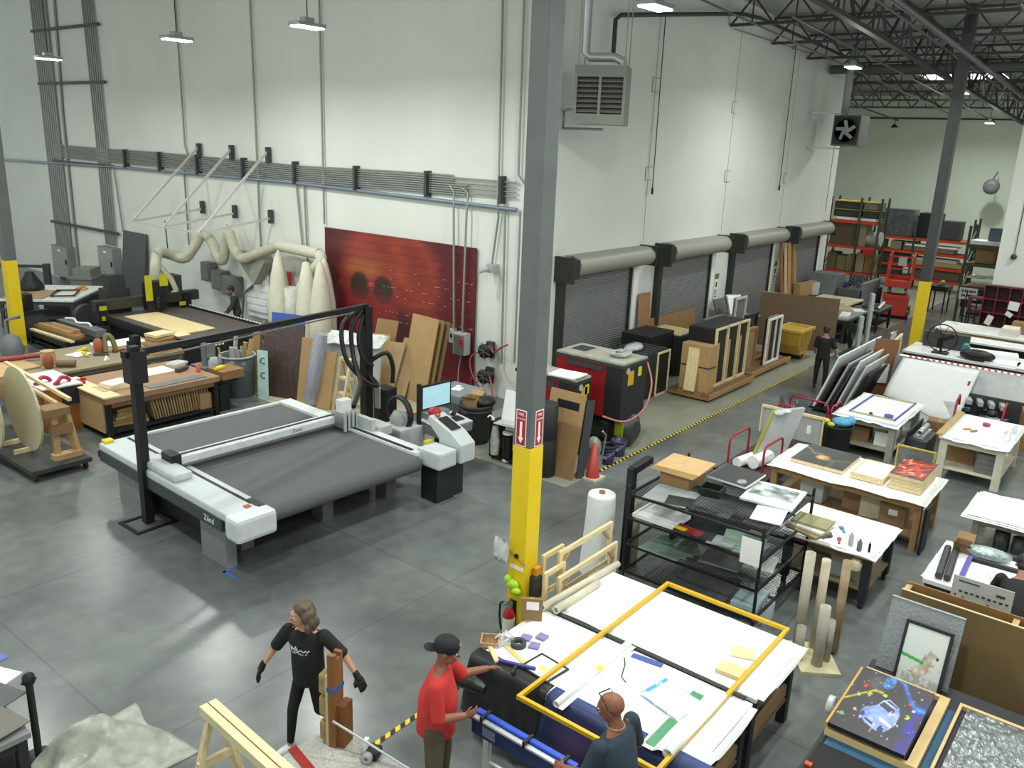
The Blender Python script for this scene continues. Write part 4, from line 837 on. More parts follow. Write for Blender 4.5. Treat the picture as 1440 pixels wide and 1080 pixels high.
# overhead hose rack of the machine
t = thing('hose_gantry', 'black overhead hose bar on two black posts over the cutting machine', 'gantry', (6.12, 12.15, 0))
MB().bx(-.07, .07, -.07, .07, .02, 2.92).build('post', BLACKM, t); MB().bx(5.7, 5.9, 1.2, 1.4, .02, 2.62).build('post', BLACKM, t)
b = MB(); b.bx(-.35, .35, -.3, -.24, 0, .02); b.bx(-.35, .35, .24, .3, 0, .02); b.bx(-.35, -.29, -.24, .24, 0, .02); b.bx(.29, .35, -.24, .24, 0, .02); b.build('floor_frame', BLACKM, t)
MB().beam((-.2, -.05, 2.82), (5.85, 1.32, 2.62), .09, .1).build('overhead_bar', BLACKM, t); MB().beam((.1, .12, 2.65), (5.6, 1.4, 2.5), .025).build('guide_wire', STEEL, t)
MB().bx(-.13, .13, -.13, .13, 2.35, 2.85).build('end_box', BLACK, t)
for k, pts in enumerate((((5.75, 1.3, 2.6), (5.2, 1.35, 2.3), (5.15, 1.2, 1.6), (5.45, .95, 1.1), (5.75, .9, .95), (5.8, 1.2, 1.1)), ((5.7, 1.3, 2.55), (5.4, 1.3, 2.2), (5.35, 1.2, 1.6), (5.1, .7, 1.2), (4.3, .0, 1.0)), ((5.8, 1.3, 2.6), (5.55, 1.25, 2.0), (5.6, 1.15, 1.5), (5.8, 1.1, 1.35)), ((5.85, 1.25, 1.4), (6.1, 1.0, 1.6), (6.25, .95, 1.3), (6.25, .95, .9)))):
    MB().tube(smooth_path(pts, 6), .05, 8).build('black_hose', BLACK, t)
t = thing('vacuum_pump', 'small black and grey pump unit behind the machine post', 'pump', (12.35, 13.35, 0))
b = MB(); b.bx(-.15, .2, -.2, .2, .0, .75); b.build('casing', BLACK, t, bev=.02); MB().bx(-.2, -.15, -.05, .1, .3, .8).build('grey_panel', LGREY, t)
# vacuum wheel unit and operator station
t = thing('blower_unit', 'grey blower with black spoked wheel beside the cutting machine', 'blower', (10.75, 11.1, 0), -.1)
b = MB(); b.bx(-.3, .3, -.3, .3, .0, .82); b.build('casing', mat('b3b8b6', .4), t, bev=.03)
b = MB(); b.pipe((-.05, .1, 1.0), (.05, .1, 1.0), .36, .3, 24); o = b.build('wheel', BLACK, t)
b = MB(); b.lathe([(.18, .82), (.2, .92), (.12, 1.05)], (0, .1, 0), 12); b.build('cap', LGREY, t)
t = thing('operator_station', 'grey operator desk with blue lit monitor and keyboard', 'computer', (11.3, 10.6, 0), radians(-5))
b = MB(); b.bx(-.35, .5, -.35, .25, .66, .84); b.build('desk_body', mat('7b7e7d', .45), t, bev=.02); MB().ob((-.35, -.35, .84), (.85, 0, 0), (0, .6, .05), (0, 0, .02)).build('desk_top', mat('c9cecd', .4), t)
MB().ob((-.15, -.22, .872), (.55, 0, 0), (0, .2, .017), (0, 0, .02)).build('keyboard', BLACK, t)
b = MB(); b.cyl((.32, .05, .9), (.4, .08, .93), .05, n=8); b.build('mouse', BLACK, t)
b = MB(); b.bx(-.05, .2, -.15, .15, 0, .66); b.bx(-.3, .45, -.3, .2, .0, .05); b.build('stand', DGREY, t)
MB().bx(-.4, -.34, .2, .28, .0, 1.62).build('monitor_post', BLACK, t)
g = MB().bx(-.36, .42, .2, .25, 1.08, 1.58).build('monitor', BLACK, t, bev=.01); MB().bx(-.31, .38, .194, .2, 1.12, 1.54).build('screen', mat('9cc4cf', .3, emit=.55, noise=.1, scale=4), g)
b = MB(); b.bx(-.25, .3, .1, .28, .87, 1.02); b.build('cable_box', mat('8c9392', .4, noise=.3, scale=20), t)
b = MB(); b.cyl((.5, -.2, .7), (.62, -.2, .7), .09, n=10); b.build('roller', BLACK, t)
# ------------------------------------------------------------------ corner by the post: cabinet, bins, compressors
t = thing('grey_machine', 'blue grey boxy machine with papers on its lid in the wall corner', 'machine', (13.05, 11.8, 0))
MB().bx(-.42, .38, -.45, .4, .05, .72).build('body', mat('626a69', .5), t, bev=.02); MB().bx(-.45, .41, -.48, .43, .72, .92).build('lid', mat('828b90', .45), t, bev=.03)
for z, y in ((.55, .15), (.3, .1), (.2, -.3)): MB().bx(-.425, -.42, y - .1, y + .12, z - .08, z + .06).build('notice_label', LGREY, t)
b = MB(); b.bx(-.15, .1, -.12, .1, 0, .012); b.bx(.02, .12, -.05, .05, .012, .05); simple('paper_sheet', 'white paper with small black tool on the grey machine lid', 'paper', b, PAPER, (13.0, 11.75, .925), .3)
t = thing('trash_can', 'large dark round trash can with cardboard sticking out', 'bin', (12.72, 10.95, 0))
MB().lathe([(.27, 0), (.3, .05), (.34, .76), (.36, .8), (.36, .84), (.32, .84), (.28, .1), (.05, .08)], n=24).build('bin_body', mat('2e3031', .6), t); MB().pipe((0, 0, .7), (0, 0, .74), .355, .33, 24).build('rim_band', DGREY, t)
for s in (-1, 1): MB().box(s * .36, 0, .7, .05, .14, .05).build('handle', DGREY, t)
carton('open tan carton stuffed in the top of the trash can', 12.66, 11.0, .62, .34, .3, .36, .3, CARDL, True)
b = MB(); b.ball((0, 0, 0), (.24, .22, .12)); simple('trash_bag', 'black liner bag bulging over the trash can rim', 'bag', b, BLACK, (12.82, 10.8, .88))
t = thing('side_cart', 'small black cart of rolls with papers on top, left of the post', 'cart', (12.35, 9.75, 0))
b = MB(); b.bx(-.2, .25, .3, .34, .06, .8); b.bx(-.2, .25, -.42, -.38, .06, .8); b.bx(-.2, .25, -.4, .32, .76, .8); b.bx(-.2, .25, -.4, .32, .06, .1); b.build('cart_frame', BLACK, t, kind='stuff')
for x in (-.15, .2):
    for y in (-.36, .28): MB().cyl((x, y - .02, .03), (x, y + .02, .03), .03, n=8).build('caster', BLACK, t)
b = MB(); b.cyl((0, 0, .1), (0, 0, .55), .1, n=12); simple('black_roll', 'black roll with white ends in the side cart', 'roll', b, BLACK, (12.25, 9.7, .0))
b = MB(); b.cyl((0, 0, 0), (0, 0, .05), .11, n=12); b.cyl((0, 0, .56), (0, 0, .6), .11, n=12); simple('roll_plug', 'white end caps of the black roll in side cart', 'cap', b, WHITE, (12.25, 9.7, .03))
b = MB(); b.lathe([(.09, .1), (.1, .4), (.06, .7)], n=10); simple('plastic_bundle', 'grey shiny plastic bundle standing in the side cart', 'bundle', b, FILM, (12.22, 10.0, 0))
b = MB(); b.cyl((0, 0, .45), (0, 0, .74), .09, n=10); simple('brown_canister', 'rusty brown canister inside the side cart', 'canister', b, plastic('5c2f22'), (12.4, 9.55, 0))
lean('white_board', 'white panel standing on the side cart beside the post', 'panel', (12.4, 9.98), (12.4, 9.3), .58, .03, .12, .0, WHITE, z0=.805)
b = MB(); b.bx(-.16, .16, -.28, .28, 0, .012); b.bx(-.12, .2, -.2, .1, .012, .025); simple('clipboard', 'grey clipboards with white paper on the side cart', 'clipboard', b, LGREY, (12.22, 9.65, .805), .1)
b = MB(); b.cyl((0, 0, 0), (0, 0, .05), .03, n=8); b.tube([(0, 0, .05), (-.05, .05, .1), (-.12, .04, .08)], .015, 5); simple('white_hook', 'small white hook clamp at the corner of the side cart', 'clamp', b, WHITE, (12.2, 10.05, .805))
b = MB(); b.lathe([(.2, 0), (.21, .02), (.21, .72), (.2, .74), (.21, .76), (.21, 1.42), (.18, 1.44)], n=20); simple('black_tube', 'tall black drum tube standing behind the post', 'tube', b, mat('222524', .6), (12.25, 8.78, 0))
lean('cardboard_sheet', 'tall cardboard panel with lighter rim in front of the compressors', 'cardboard', (12.42, 9.02), (12.42, 8.22), 1.62, .03, .25, -.03, CARDL)
lean('cardboard_sheet', 'shorter cardboard panel in front of the tall one by the compressors', 'cardboard', (12.36, 8.7), (12.36, 8.2), 1.05, .03, .16, -.03, CARD)
lean('dark_board', 'dark narrow board beside the cardboard panels and traffic cone', 'board', (12.5, 8.22), (12.62, 8.12), 1.5, .04, .22, .0, DGREY)
lean('dark_board', 'black panel set within the rim of the tall cardboard panel', 'panel', (12.52, 8.8), (12.52, 8.3), 1.45, .02, .1, 0, BLACK)
CR = mat('8f1c20', .4, noise=.08)
def compressor(name, label, x0, x1, y0, y1, z0, z1, tank):
    t = thing(name, label, 'compressor', (x0, y0, 0)); w, d = x1 - x0, y1 - y0
    MB().bx(.01, w - .01, .4, d, z0, z1 - .1).build('red_body', CR, t, bev=.015); MB().bx(0, w, 0, .42, z0 - .02, z1 - .1).build('black_end', mat('232526', .5), t, bev=.015)
    MB().bx(-.02, w + .02, -.02, d + .02, z1 - .1, z1 - .04).build('dark_trim', mat('343635', .5), t); MB().bx(0, w, 0, d, z1 - .04, z1).build('top_cover', mat('a5a597', .6, noise=.2), t)
    MB().bx(w * .35, w * .8, d * .7, d * .92, z1, z1 + .01).build('top_vent', DGREY, t)
    MB().bx(-.008, 0, .5, d - .3, z1 - .24, z1 - .14).build('side_vent', DGREY, t)
    if tank:
        b = MB(); b.tube([(w * .55, -.1, .38), (w * .55, 0, .38), (w * .55, d, .38), (w * .55, d + .1, .38)], [.2, .35, .35, .2], 20); b.build('air_tank', mat('3c403f', .4, .2), t)
        for x in (.1, w - .15):
            for y in (.2, d - .3): MB().bx(x, x + .1, y, y + .12, .0, z0).build('support_leg', BLACK, t)
        MB().ob((w * .55 - .35, .0, .3), (.01, .3, 0), (0, 0, .3), (-.02, 0, 0)).build('hazard_label', plastic('a9b428'), t); 
    else: MB().bx(.05, w - .05, .05, d - .05, 0, z0).build('plinth', BLACK, t)
    MB().ob((.2, -.002, z1 - .5), (.22, 0, 0), (0, 0, .3), (0, -.006, 0)).build('hazard_label', plastic('c9a81e'), t); MB().ob((w * .62, -.002, z1 - .36), (.14, 0, 0), (0, 0, .2), (0, -.006, 0)).build('hazard_label', plastic('d6cf20'), t)
    MB().cyl((.18, -.012, z1 - .18), (.18, 0, z1 - .18), .07, n=14).build('gauge', LGREY, t)
    return t
compressor('air_compressor', 'larger red and black air compressor on a horizontal tank', 14.25, 15.2, 8.38, 10.05, .68, 1.9, True)
compressor('air_compressor', 'smaller red and black air compressor half hidden behind the post', 13.26, 13.8, 8.85, 10.35, .1, 1.66, False)
b = MB(); b.bx(-.25, .25, -.3, .3, 0, .03); b.bx(-.2, .2, -.36, -.05, .03, .05); simple('paper_sheet', 'white dusty sheets on the smaller compressor', 'paper', b, PAPER, (13.45, 9.2, 1.665), .1)
b = MB()
for k in range(9): b.tube([(.28 * cos(a + k) * (.6 + .05 * k), .2 * sin(a + k) * (.6 + .05 * k), .03 + .02 * ((k + i) % 4)) for i, a in enumerate([j * pi / 5 for j in range(10)])], .015, 5, True)
simple('wire_coil', 'tangled white cable coil on the larger compressor', 'coil', b, LGREY, (14.8, 8.8, 1.91))
b = MB(); b.tube(smooth_path([(15.1, 8.32, 1.8), (14.95, 8.1, 1.4), (14.5, 7.98, 1.0), (13.9, 8.05, .85), (13.6, 8.4, .95)], 6), .022, 6); simple('air_hose', 'pink air hose sagging across the front of the compressors', 'hose', b, plastic('b3706c'))
t = thing('traffic_cone', 'orange red traffic cone standing on floor beside the cardboard panels', 'cone', (12.75, 8.0, 0))
MB().lathe([(.14, .03), (.03, .7), (.025, .7)], n=16).build('cone_body', plastic('b23a34'), t); MB().bx(-.18, .18, -.18, .18, 0, .035).build('base', mat('c9c2ae', .6), t)
b = MB(); b.lathe([(.13, .3), (.16, .42), (.13, .58), (.05, .66)], (.0, .05, 0), 12); b.bx(-.12, .12, -.1, .15, 0, .3); b.tube([(.1, -.1, .3), (.15, -.12, .7), (.05, -.1, .8)], .02, 6); simple('pump_motor', 'small grey pump motor behind the traffic cone', 'pump', b, mat('8f8f8a', .4, .3), (13.15, 8.22, 0))
for k, (x, y) in enumerate(((13.6, 8.22), (14.15, 8.3))):
    t = thing('purple_bucket', ('nearer', 'farther')[k] + ' dark purple bucket by the compressors', 'bucket', (x, y, 0))
    MB().lathe([(.13, 0), (.16, .33), (.15, .33), (.12, .02)], n=18).build('pail', plastic('2f2656'), t); MB().pipe((0, 0, .29), (0, 0, .34), .17, .15, 18).build('rim', plastic('3b3166'), t)
    MB().tube([(0, -.17, .3), (-.14, -.12, .2), (-.16, 0, .17), (-.14, .12, .2), (0, .17, .3)], .006, 4).build('bail_handle', LGREY, t)
    MB().ob((-.158, .1, .14), (0, -.2, 0), (-.006, 0, .07), (-.002, 0, 0)).build('label_band', plastic('b8b4c8'), t)
b = MB(); b.tube([(.16 * cos(a), .16 * sin(a), .0) for a in [j * pi / 8 for j in range(16)]], .035, 6, True); simple('hose_coil', 'black hose coil resting on the nearer purple bucket', 'coil', b, BLACK, (13.6, 8.22, .375))

# ------------------------------------------------------------------ boxes and dolly frames along the dock doors
def crate_frame(name, label, x0, x1, y, z, h, m, rim, th=.1, slats=0, fill=True, cat='frame', group=None):
    """upright framed panel whose open face looks toward the aisle"""
    t = thing(name, label, cat, ((x0 + x1) / 2, y, z), 0, group); a = (x1 - x0) / 2
    if fill: MB().bx(-a, a, -th * .3, th, 0, h).build('panel', m, t)
    for xa, xb, za, zb in ((-a, -a + .06, 0, h), (a - .06, a, 0, h), (-a + .06, a - .06, 0, .06), (-a + .06, a - .06, h - .06, h)): MB().bx(xa, xb, -th * .3 - .05, -th * .3, za, zb).build('rim', rim, t)
    for k in range(slats): MB().bx(-a + .15 + k * .18, -a + .25 + k * .18, -th * .3 - .03, -th * .3, .06, h * .75).build('inner_batten', PLY, t)
    return t
BK = mat('1c1e1d', .6)
t = thing('black_crate', 'black open crate box with white bags on top beside larger compressor', 'crate', (18.55, 10.1, 0))
MB().bx(-.9, .55, -.2, .9, 0, 1.15).build('crate_body', BK, t, bev=.01)
for xa, xb, za, zb in ((-.1, -.06, 0, 1.15), (.51, .55, 0, 1.15), (-.06, .51, 1.1, 1.15), (-.06, .51, 0, .04)): MB().bx(xa, xb, -.23, -.2, za, zb).build('pale_rim', PINE, t)
for k in range(6): MB().bx(-.85 + k * .24, -.72 + k * .24, -.15, .85, 1.15, 1.18).build('top_slat', DGREY, t)
b = MB(); b.ball((0, 0, .08), (.35, .2, .1)); b.ball((.3, .1, .06), (.2, .15, .08)); simple('white_bag', 'crumpled white bags on the black open crate', 'bag', b, FILM, (18.1, 10.4, 1.18))
t = thing('black_crate', 'taller black crate with slatted pale top behind the tan crate', 'crate', (20.9, 10.9, 0))
MB().bx(-1.6, -.3, -.3, .6, 0, 1.3).build('crate_body', BK, t, bev=.02); MB().bx(-.3, .8, -.5, .6, 0, 1.15).build('front_body', mat('2c302f', .6), t, bev=.02)
for k in range(6): MB().bx(-.25 + k * .17, -.15 + k * .17, -.45, .55, 1.15, 1.18).build('top_slat', PINE, t)
lean('cardboard_sheet', 'wide cardboard sheet leaning on the second dock door', 'cardboard', (20.9, 11.75), (24.3, 11.75), 1.3, .03, 0, .15, CARD)
lean('cardboard_sheet', 'tall cardboard strip leaning between first and second dock doors', 'cardboard', (20.75, 11.8), (21.4, 11.8), 2.1, .03, 0, .12, mat('9b7450', .8))
lean('fibre_drum_board', 'rounded grey board at the foot of the wall between second and third doors', 'board', (25.4, 11.3), (26.2, 11.3), 1.4, .05, 0, .5, GREY)
b = MB(); b.sheet(8, 8, lambda u, v: (.7 * u, .15 * sin(u * 5) - .2 + .3 * v, 1.0 * v), .02); simple('white_sheet', 'rumpled white sheet at foot of wall between second and third doors', 'sheet', b, PAPER, (25.4, 11.2, .6))
def dolly(label, x0, x1, y0, y1):
    t = thing('wood_dolly', label, 'dolly', ((x0 + x1) / 2, (y0 + y1) / 2, 0)); a, c = (x1 - x0) / 2, (y1 - y0) / 2
    n = 5
    for k in range(n): MB().bx(-a, a, -c + k * 2 * c / n + .01, -c + (k + 1) * 2 * c / n - .01, .14, .19).build('deck_board', MDF if k % 2 else wood('6d5338', .7), t)
    MB().bx(-a, a, -c - .04, -c, .1, .22).build('front_rail', wood('a5804f'), t); MB().bx(-a, -a + .06, -c, c, .06, .14).build('cross_rail', wood('8f6d42', ax=1), t); MB().bx(a - .06, a, -c, c, .06, .14).build('cross_rail', wood('8f6d42', ax=1), t)
    for x in (-a + .15, a - .15):
        for y in (-c + .12, c - .12):
            MB().cyl((x, y - .025, .05), (x, y + .025, .05), .05, n=10).build('caster', BLACK, t)
    return t
dolly('low wooden dolly carrying the black triple framed panel', 18.9, 21.6, 8.6, 9.75)
dolly('low wooden dolly carrying the white framed panel', 21.75, 24.6, 8.75, 9.8)
t = thing('tan_crate', 'tan plywood crate box strapped with tape on the first dolly', 'crate', (19.22, 9.15, .195))
MB().bx(-.16, .2, -.4, .4, 0, 1.2).build('crate_body', wood('b28f61', ax=2), t, bev=.005); MB().bx(-.165, .205, -.405, .405, .62, .66).build('strap', DGREY, t)
lean('pine_prop', 'pine prop board leaning on the tan crate', 'board', (18.98, 9.35), (18.98, 9.05), 1.1, .05, .12, 0, PINEZ, z0=.2)
t = thing('panel_rack', 'black panels with three pale rimmed bays standing on the first dolly', 'panel', (20.65, 8.95, .195))
MB().bx(-1.0, 1.0, .0, .75, 0, 1.52).build('panel_block', BK, t); 
for k in range(9): MB().bx(-.98, .98, .03 + k * .08, .06 + k * .08, 1.52, 1.55).build('panel_edge', DGREY, t)
for x in (-1.0, -.34, .34, .95): MB().bx(x, x + .05, -.06, 0, 0, 1.55).build('pale_rim', PINEZ, t)
for z in (0, 1.5): MB().bx(-.95, .95, -.06, 0, z, z + .05).build('pale_rim', PINE, t)
for x in (-.85, -.2, .48): MB().bx(x, x + .12, -.03, 0, .06, 1.15).build('inner_batten', PLY, t)
crate_frame('brown_board', 'narrow brown panel at the start of the second dolly', 21.85, 22.5, 9.05, .195, 1.2, wood('9c7c58', ax=2), MDF, .06)
crate_frame('dark_board', 'dark grey framed panel behind the brown panel on second dolly', 22.3, 23.0, 9.3, .195, 1.5, DGREY, BLACKM, .06)
t = crate_frame('picture_frame', 'white empty frame with dark battens standing on the second dolly', 23.0, 24.05, 8.95, .195, 1.35, BK, mat('e8eae8', .5), .05)
for x in (-.25, .2): MB().bx(x - .12, x + .02, -.03, -.016, .06, 1.28).build('inner_batten', PLY if x < 0 else mat('c7c5bc', .5), t)
crate_frame('tan_board', 'pale tan panel behind the white frame on the second dolly', 23.8, 24.5, 9.2, .195, 1.25, mat('b59a86', .7), PLY, .05)
crate_frame('picture_frame', 'grey white narrow frame standing behind the second dolly near the third door', 24.4, 25.2, 10.6, 0, 1.75, GREY, mat('c9ccca', .5), .04)
t = thing('concrete_bin', 'grey green crate box with open top before the third dock door', 'crate', (25.3, 10.9, 0))
MB().bx(-1.2, .9, -.4, .5, 0, .95).build('crate_body', mat('6d6f66', .6), t, bev=.01); MB().bx(-1.25, .95, -.45, .55, .95, 1.0).build('rim', mat('84867c', .6), t)
# yellow tilt bin
t = thing('tilt_bin', 'yellow plastic wheeled tilt bin in front of the big brown board', 'bin', (25.35, 8.98, 0)); t.scale = (.82, .82, .82)
b = MB(); b.prism([(-.35, .22), (.3, .22), (.62, .7), (.75, 1.12), (-.6, 1.12), (-.55, .6)], (0, -.45, 0), (1, 0, 0), (0, 0, 1), (0, .9, 0)); b.build('hopper', mat('b0903a', .5), t, bev=.02)
b = MB(); b.bx(-.66, .82, -.52, -.42, 1.08, 1.18); b.bx(-.66, .82, .42, .52, 1.08, 1.18); b.bx(-.66, -.56, -.42, .42, 1.08, 1.18); b.bx(.7, .82, -.42, .42, 1.08, 1.18); b.build('rim', mat('c3a248', .5), t, kind='stuff')
for k in range(5): MB().bx(-.45 + k * .2, -.41 + k * .2, -.47, -.45, .35, 1.05).build('rib', mat('9d7f30', .5), t)
b = MB(); b.cyl((0, -.4, .18), (0, .4, .18), .17, n=16); b.build('wheel', BLACK, t)
lean('brown_board', 'huge dark brown board leaning behind the yellow bin', 'board', (26.35, 10.6), (27.05, 8.25), 1.66, .06, .5, .15, mat('5a4630', .75, noise=.05))
# lumber and stuff at the third and fourth doors
for k in range(11):
    x = 30.6 + .13 * k
    lean('lumber_strip', 'tall lumber strip by the fourth dock door', 'lumber', (x, 11.45 - .03 * (k % 3)), (x + .1, 11.4 - .03 * (k % 3)), rnd(2.1, 3.1), .05, rnd(-.1, .1), .35, wood(RND.choice(('a07a50', '8c6239', 'b9925f', 'c8b08a')), ax=2), 'lumber strips by the fourth door')
carton('long flat tan carton leaning by the fourth dock door', 32.2, 11.2, .885, 1.4, .25, .5, -.1, CARDL)
b = MB(); b.bx(-.95, .85, -.35, .35, .8, .88)
for x in (-.9, .75): b.bx(x, x + .06, -.3, .3, 0, .8)
simple('dark_bench', 'low dark bench under the flat carton at the fourth door', 'bench', b, BLACKM, (32.2, 11.2, 0))
carton('white printed carton at the foot of the fourth dock door', 32.75, 11.05, .885, .4, .35, .45, .2, mat('c9cbc8', .6), name='white_carton')
lean('black_board', 'black panel leaning by the white printed carton', 'panel', (33.2, 11.5), (34.0, 11.5), 1.2, .04, 0, .3, BK)
for k, (z, dy, lb) in enumerate(((1.34, .0, 'upper of two long pale boards resting by the lumber'), (1.24, -.3, 'lower of two long pale boards resting by the lumber'))):
    b = MB(); b.bx(-.07, .07, -1.2, 1.2, 0, .06); simple('long_board', lb, 'board', b, mat('c8b295', .6), (28.7 + .2 * k, 10.2 + dy, z), .1)
t = thing('lumber_rack', 'wooden rack under the two long pale boards', 'rack', (28.8, 10.2, 0))
for y in (-1.0, 1.0):
    for x in (-.3, .35): MB().bx(x, x + .07, y - .04, y + .04, 0, 1.15).build('leg', PLY, t)
    MB().bx(-.3, .42, y - .04, y + .04, 1.15, 1.235).build('cross_bar', PLY, t)
MB().bx(-.3, .42, -1, 1, .3, .35).build('shelf', MDF, t)
for k in range(8): slab('stored_plank', 'short plank stored under the long pale boards', 'plank', 28.6 + .09 * (k % 4), 10.2, .355 + .1 * (k // 4), .08, 1.7, .09, wood(RND.choice(('a07a50', '8c6239', 'b9925f')), ax=1), 0, 'planks on the lumber rack')

# ------------------------------------------------------------------ packing tables and grey printer
t = bench('packing_table', 'cluttered packing table in front of the grey printer', 28.6, 31.0, 8.4, 9.7, .85, mat('8f8f88', .6), DGREY, shelf=.3)
for k, (x, y, sx, sy, sz, m, lb) in enumerate(((29.0, 9.2, .5, .4, .03, PAPER, 'white paper on the packing table nearest the brown board'), (29.3, 8.7, .8, .3, .06, WHITE, 'white flat parcel on the packing table'), (30.2, 9.0, .7, .5, .1, mat('b7a58c', .7), 'low tan parcel on the packing table'), (30.6, 8.7, .5, .4, .04, PAPER, 'white pad at the far side of the packing table'))):
    slab('flat_parcel', lb, 'parcel', x, y, .855, sx, sy, sz, m, .2 * k)
carton('brown carton on the packing table by the pale boards', 29.1, 9.5, .855, .5, .35, .3, 0, CARD)
t = bench('layout_table', 'pale wooden table right in front of the grey printer', 31.1, 33.0, 9.2, 10.75, .9, mat('d9cfae', .6), BLACKM, shelf=.35)
slab('picture_frame', 'black frame lying on the low cart by the printer', 'frame', 31.9, 8.55, .855, .9, .6, .05, BLACKM, .1)
t = bench('rolling_cart', 'low black rolling cart beside the packing table', 31.2, 32.9, 8.1, 9.0, .85, mat('55584f', .6), BLACK, casters=True, shelf=.3)
b = MB(); b.bx(-.7, .7, -.04, .04, 0, .05); simple('white_rail', 'white frame rail lying on the low rolling cart', 'rail', b, WHITE, (32.1, 8.3, .91), .15)
for k, (x, y) in enumerate(((28.2, 8.1), (28.7, 8.4))):
    b = MB(); b.cyl((0, -.03, .3), (0, .03, .3), .28, n=20); b.cyl((0, -.04, .3), (0, .04, .3), .1, n=12); b.bx(-.04, .04, -.1, .1, .3, .8); simple('wheel_cart', ('nearer', 'farther')[k] + ' black spoked wheel hand cart by the packing table', 'cart', b, BLACK, (x, y, 0), .5)
t = thing('wide_printer', 'large grey and navy wide format printer near the red lift', 'printer', (34.0, 10.65, 0)); t.scale = (.76, .76, .8)
b = MB(); b.prism([(-1.0, 1.0), (1.1, 1.0), (.8, 2.0), (-.45, 2.0)], (0, -.2, 0), (1, 0, 0), (0, 0, 1), (0, .0 + 1.4, 0)); b.build('hood', mat('767a79', .5), t, bev=.04)
MB().bx(-1.0, 1.1, -.25, 1.2, .65, 1.0).build('navy_body', mat('1e2434', .5), t, bev=.02)
MB().bx(-.4, 2.4, -1.5, -.25, .9, 1.4).build('carriage_bed', mat('5b5e5c', .5), t, bev=.02); MB().bx(-.4, 2.3, -1.6, -1.4, .5, 1.75).build('end_panel', mat('7b7f80', .5), t, bev=.02); MB().bx(1.9, 2.5, -1.7, -.9, 0, 1.3).build('navy_cabinet', mat('1f2636', .5), t)
b = MB()
for k in range(10): b.tube([(-.3 + k * .25, -.5, 1.4), (-.25 + k * .25, -.7, 1.7 + .1 * (k % 3)), (-.1 + k * .25, -1.2, 1.5)], .04, 5)
b.build('cabling', DGREY, t, kind='stuff'); MB().bx(.0, .3, -.6, -.4, 1.4, 1.65).build('purple_unit', plastic('4432a0'), t)
for x in (-.8, .9):
    for y in (-.1, 1.0): MB().bx(x, x + .12, y, y + .12, 0, .65).build('leg', BLACK, t)
for k, (x, y, h, lb) in enumerate(((29.1, 7.85, 1.75, 'taller pale grey upright panel standing by the aisle'), (27.4, 7.62, 1.25, 'shorter pale grey upright panel standing by the aisle'))):
    b = MB(); b.bx(-.14, .14, -.05, .05, .08, h); b.bx(-.15, .15, -.06, .06, h * .68, h * .76); b.bx(-.05, .05, -.1, .1, 0, .08); simple('upright_board', lb, 'panel', b, mat('b4b9b8', .5), (x, y, 0), .5)
# red scissor lift
t = thing('scissor_lift', 'red scissor lift parked before the storage racks', 'lift', (35.8, 8.75, 0), .2)
LR = mat('b83626', .5, noise=.1)
MB().bx(-1.0, 1.0, -.45, .45, .15, .75).build('chassis', LR, t, bev=.03); MB().bx(-1.02, -.3, -.47, .47, .75, .95).build('battery_cover', LR, t, bev=.02)
for x in (-.7, .7):
    for y in (-.46, .46): MB().cyl((x, y - .08, .18), (x, y + .08, .18), .18, n=16).build('wheel', BLACK, t)
for s in (-.3, .3):
    for z in (.85, 1.05): MB().beam((-.75, s, z), (.75, s, z + .18), .07).build('scissor_arm', LGREY, t); MB().beam((.75, s, z), (-.75, s, z + .18), .07).build('scissor_arm', DGREY, t)
b = MB(); b.bx(-1.0, 1.0, -.45, .45, 1.25, 1.32); b.bx(-1.0, 1.0, -.45, -.42, 1.32, 1.5); b.bx(-1.0, 1.0, .42, .45, 1.32, 1.5); b.bx(-1.0, -.97, -.42, .42, 1.32, 1.5); b.bx(.97, 1.0, -.42, .42, 1.32, 1.5); b.build('platform', LR, t, kind='stuff')
for x in (-.97, 0, .97):
    for y in (-.43, .43): MB().bx(x - .025, x + .025, y - .025, y + .025, 1.5, 2.45).build('guard_post', LR, t)
for z in (1.95, 2.42):
    for y in (-.43, .43): MB().bx(-.97, .97, y - .02, y + .02, z, z + .045).build('guard_rail', LR, t)
    for x in (-.97, .97): MB().bx(x - .02, x + .02, -.43, .43, z, z + .045).build('guard_rail', LR, t)
MB().bx(-.95, -.8, -.2, .1, 2.1, 2.4).build('control_box', LGREY, t)
b = MB(); b.cyl((-.25, 0, 0), (.25, 0, 0), .09, n=10); simple('brown_bundle', 'tan bundle on the dark cart behind the red lift', 'bundle', b, CARDL, (38.3, 7.7, 1.2))
b = MB(); b.bx(-.5, .5, -.35, .35, .9, 1.1)
for x in (-.45, .4):
    for y in (-.3, .25): b.bx(x, x + .05, y, y + .05, 0, .9)
simple('dark_cart', 'dark cart behind the red lift', 'cart', b, BLACKM, (38.3, 7.7, 0))

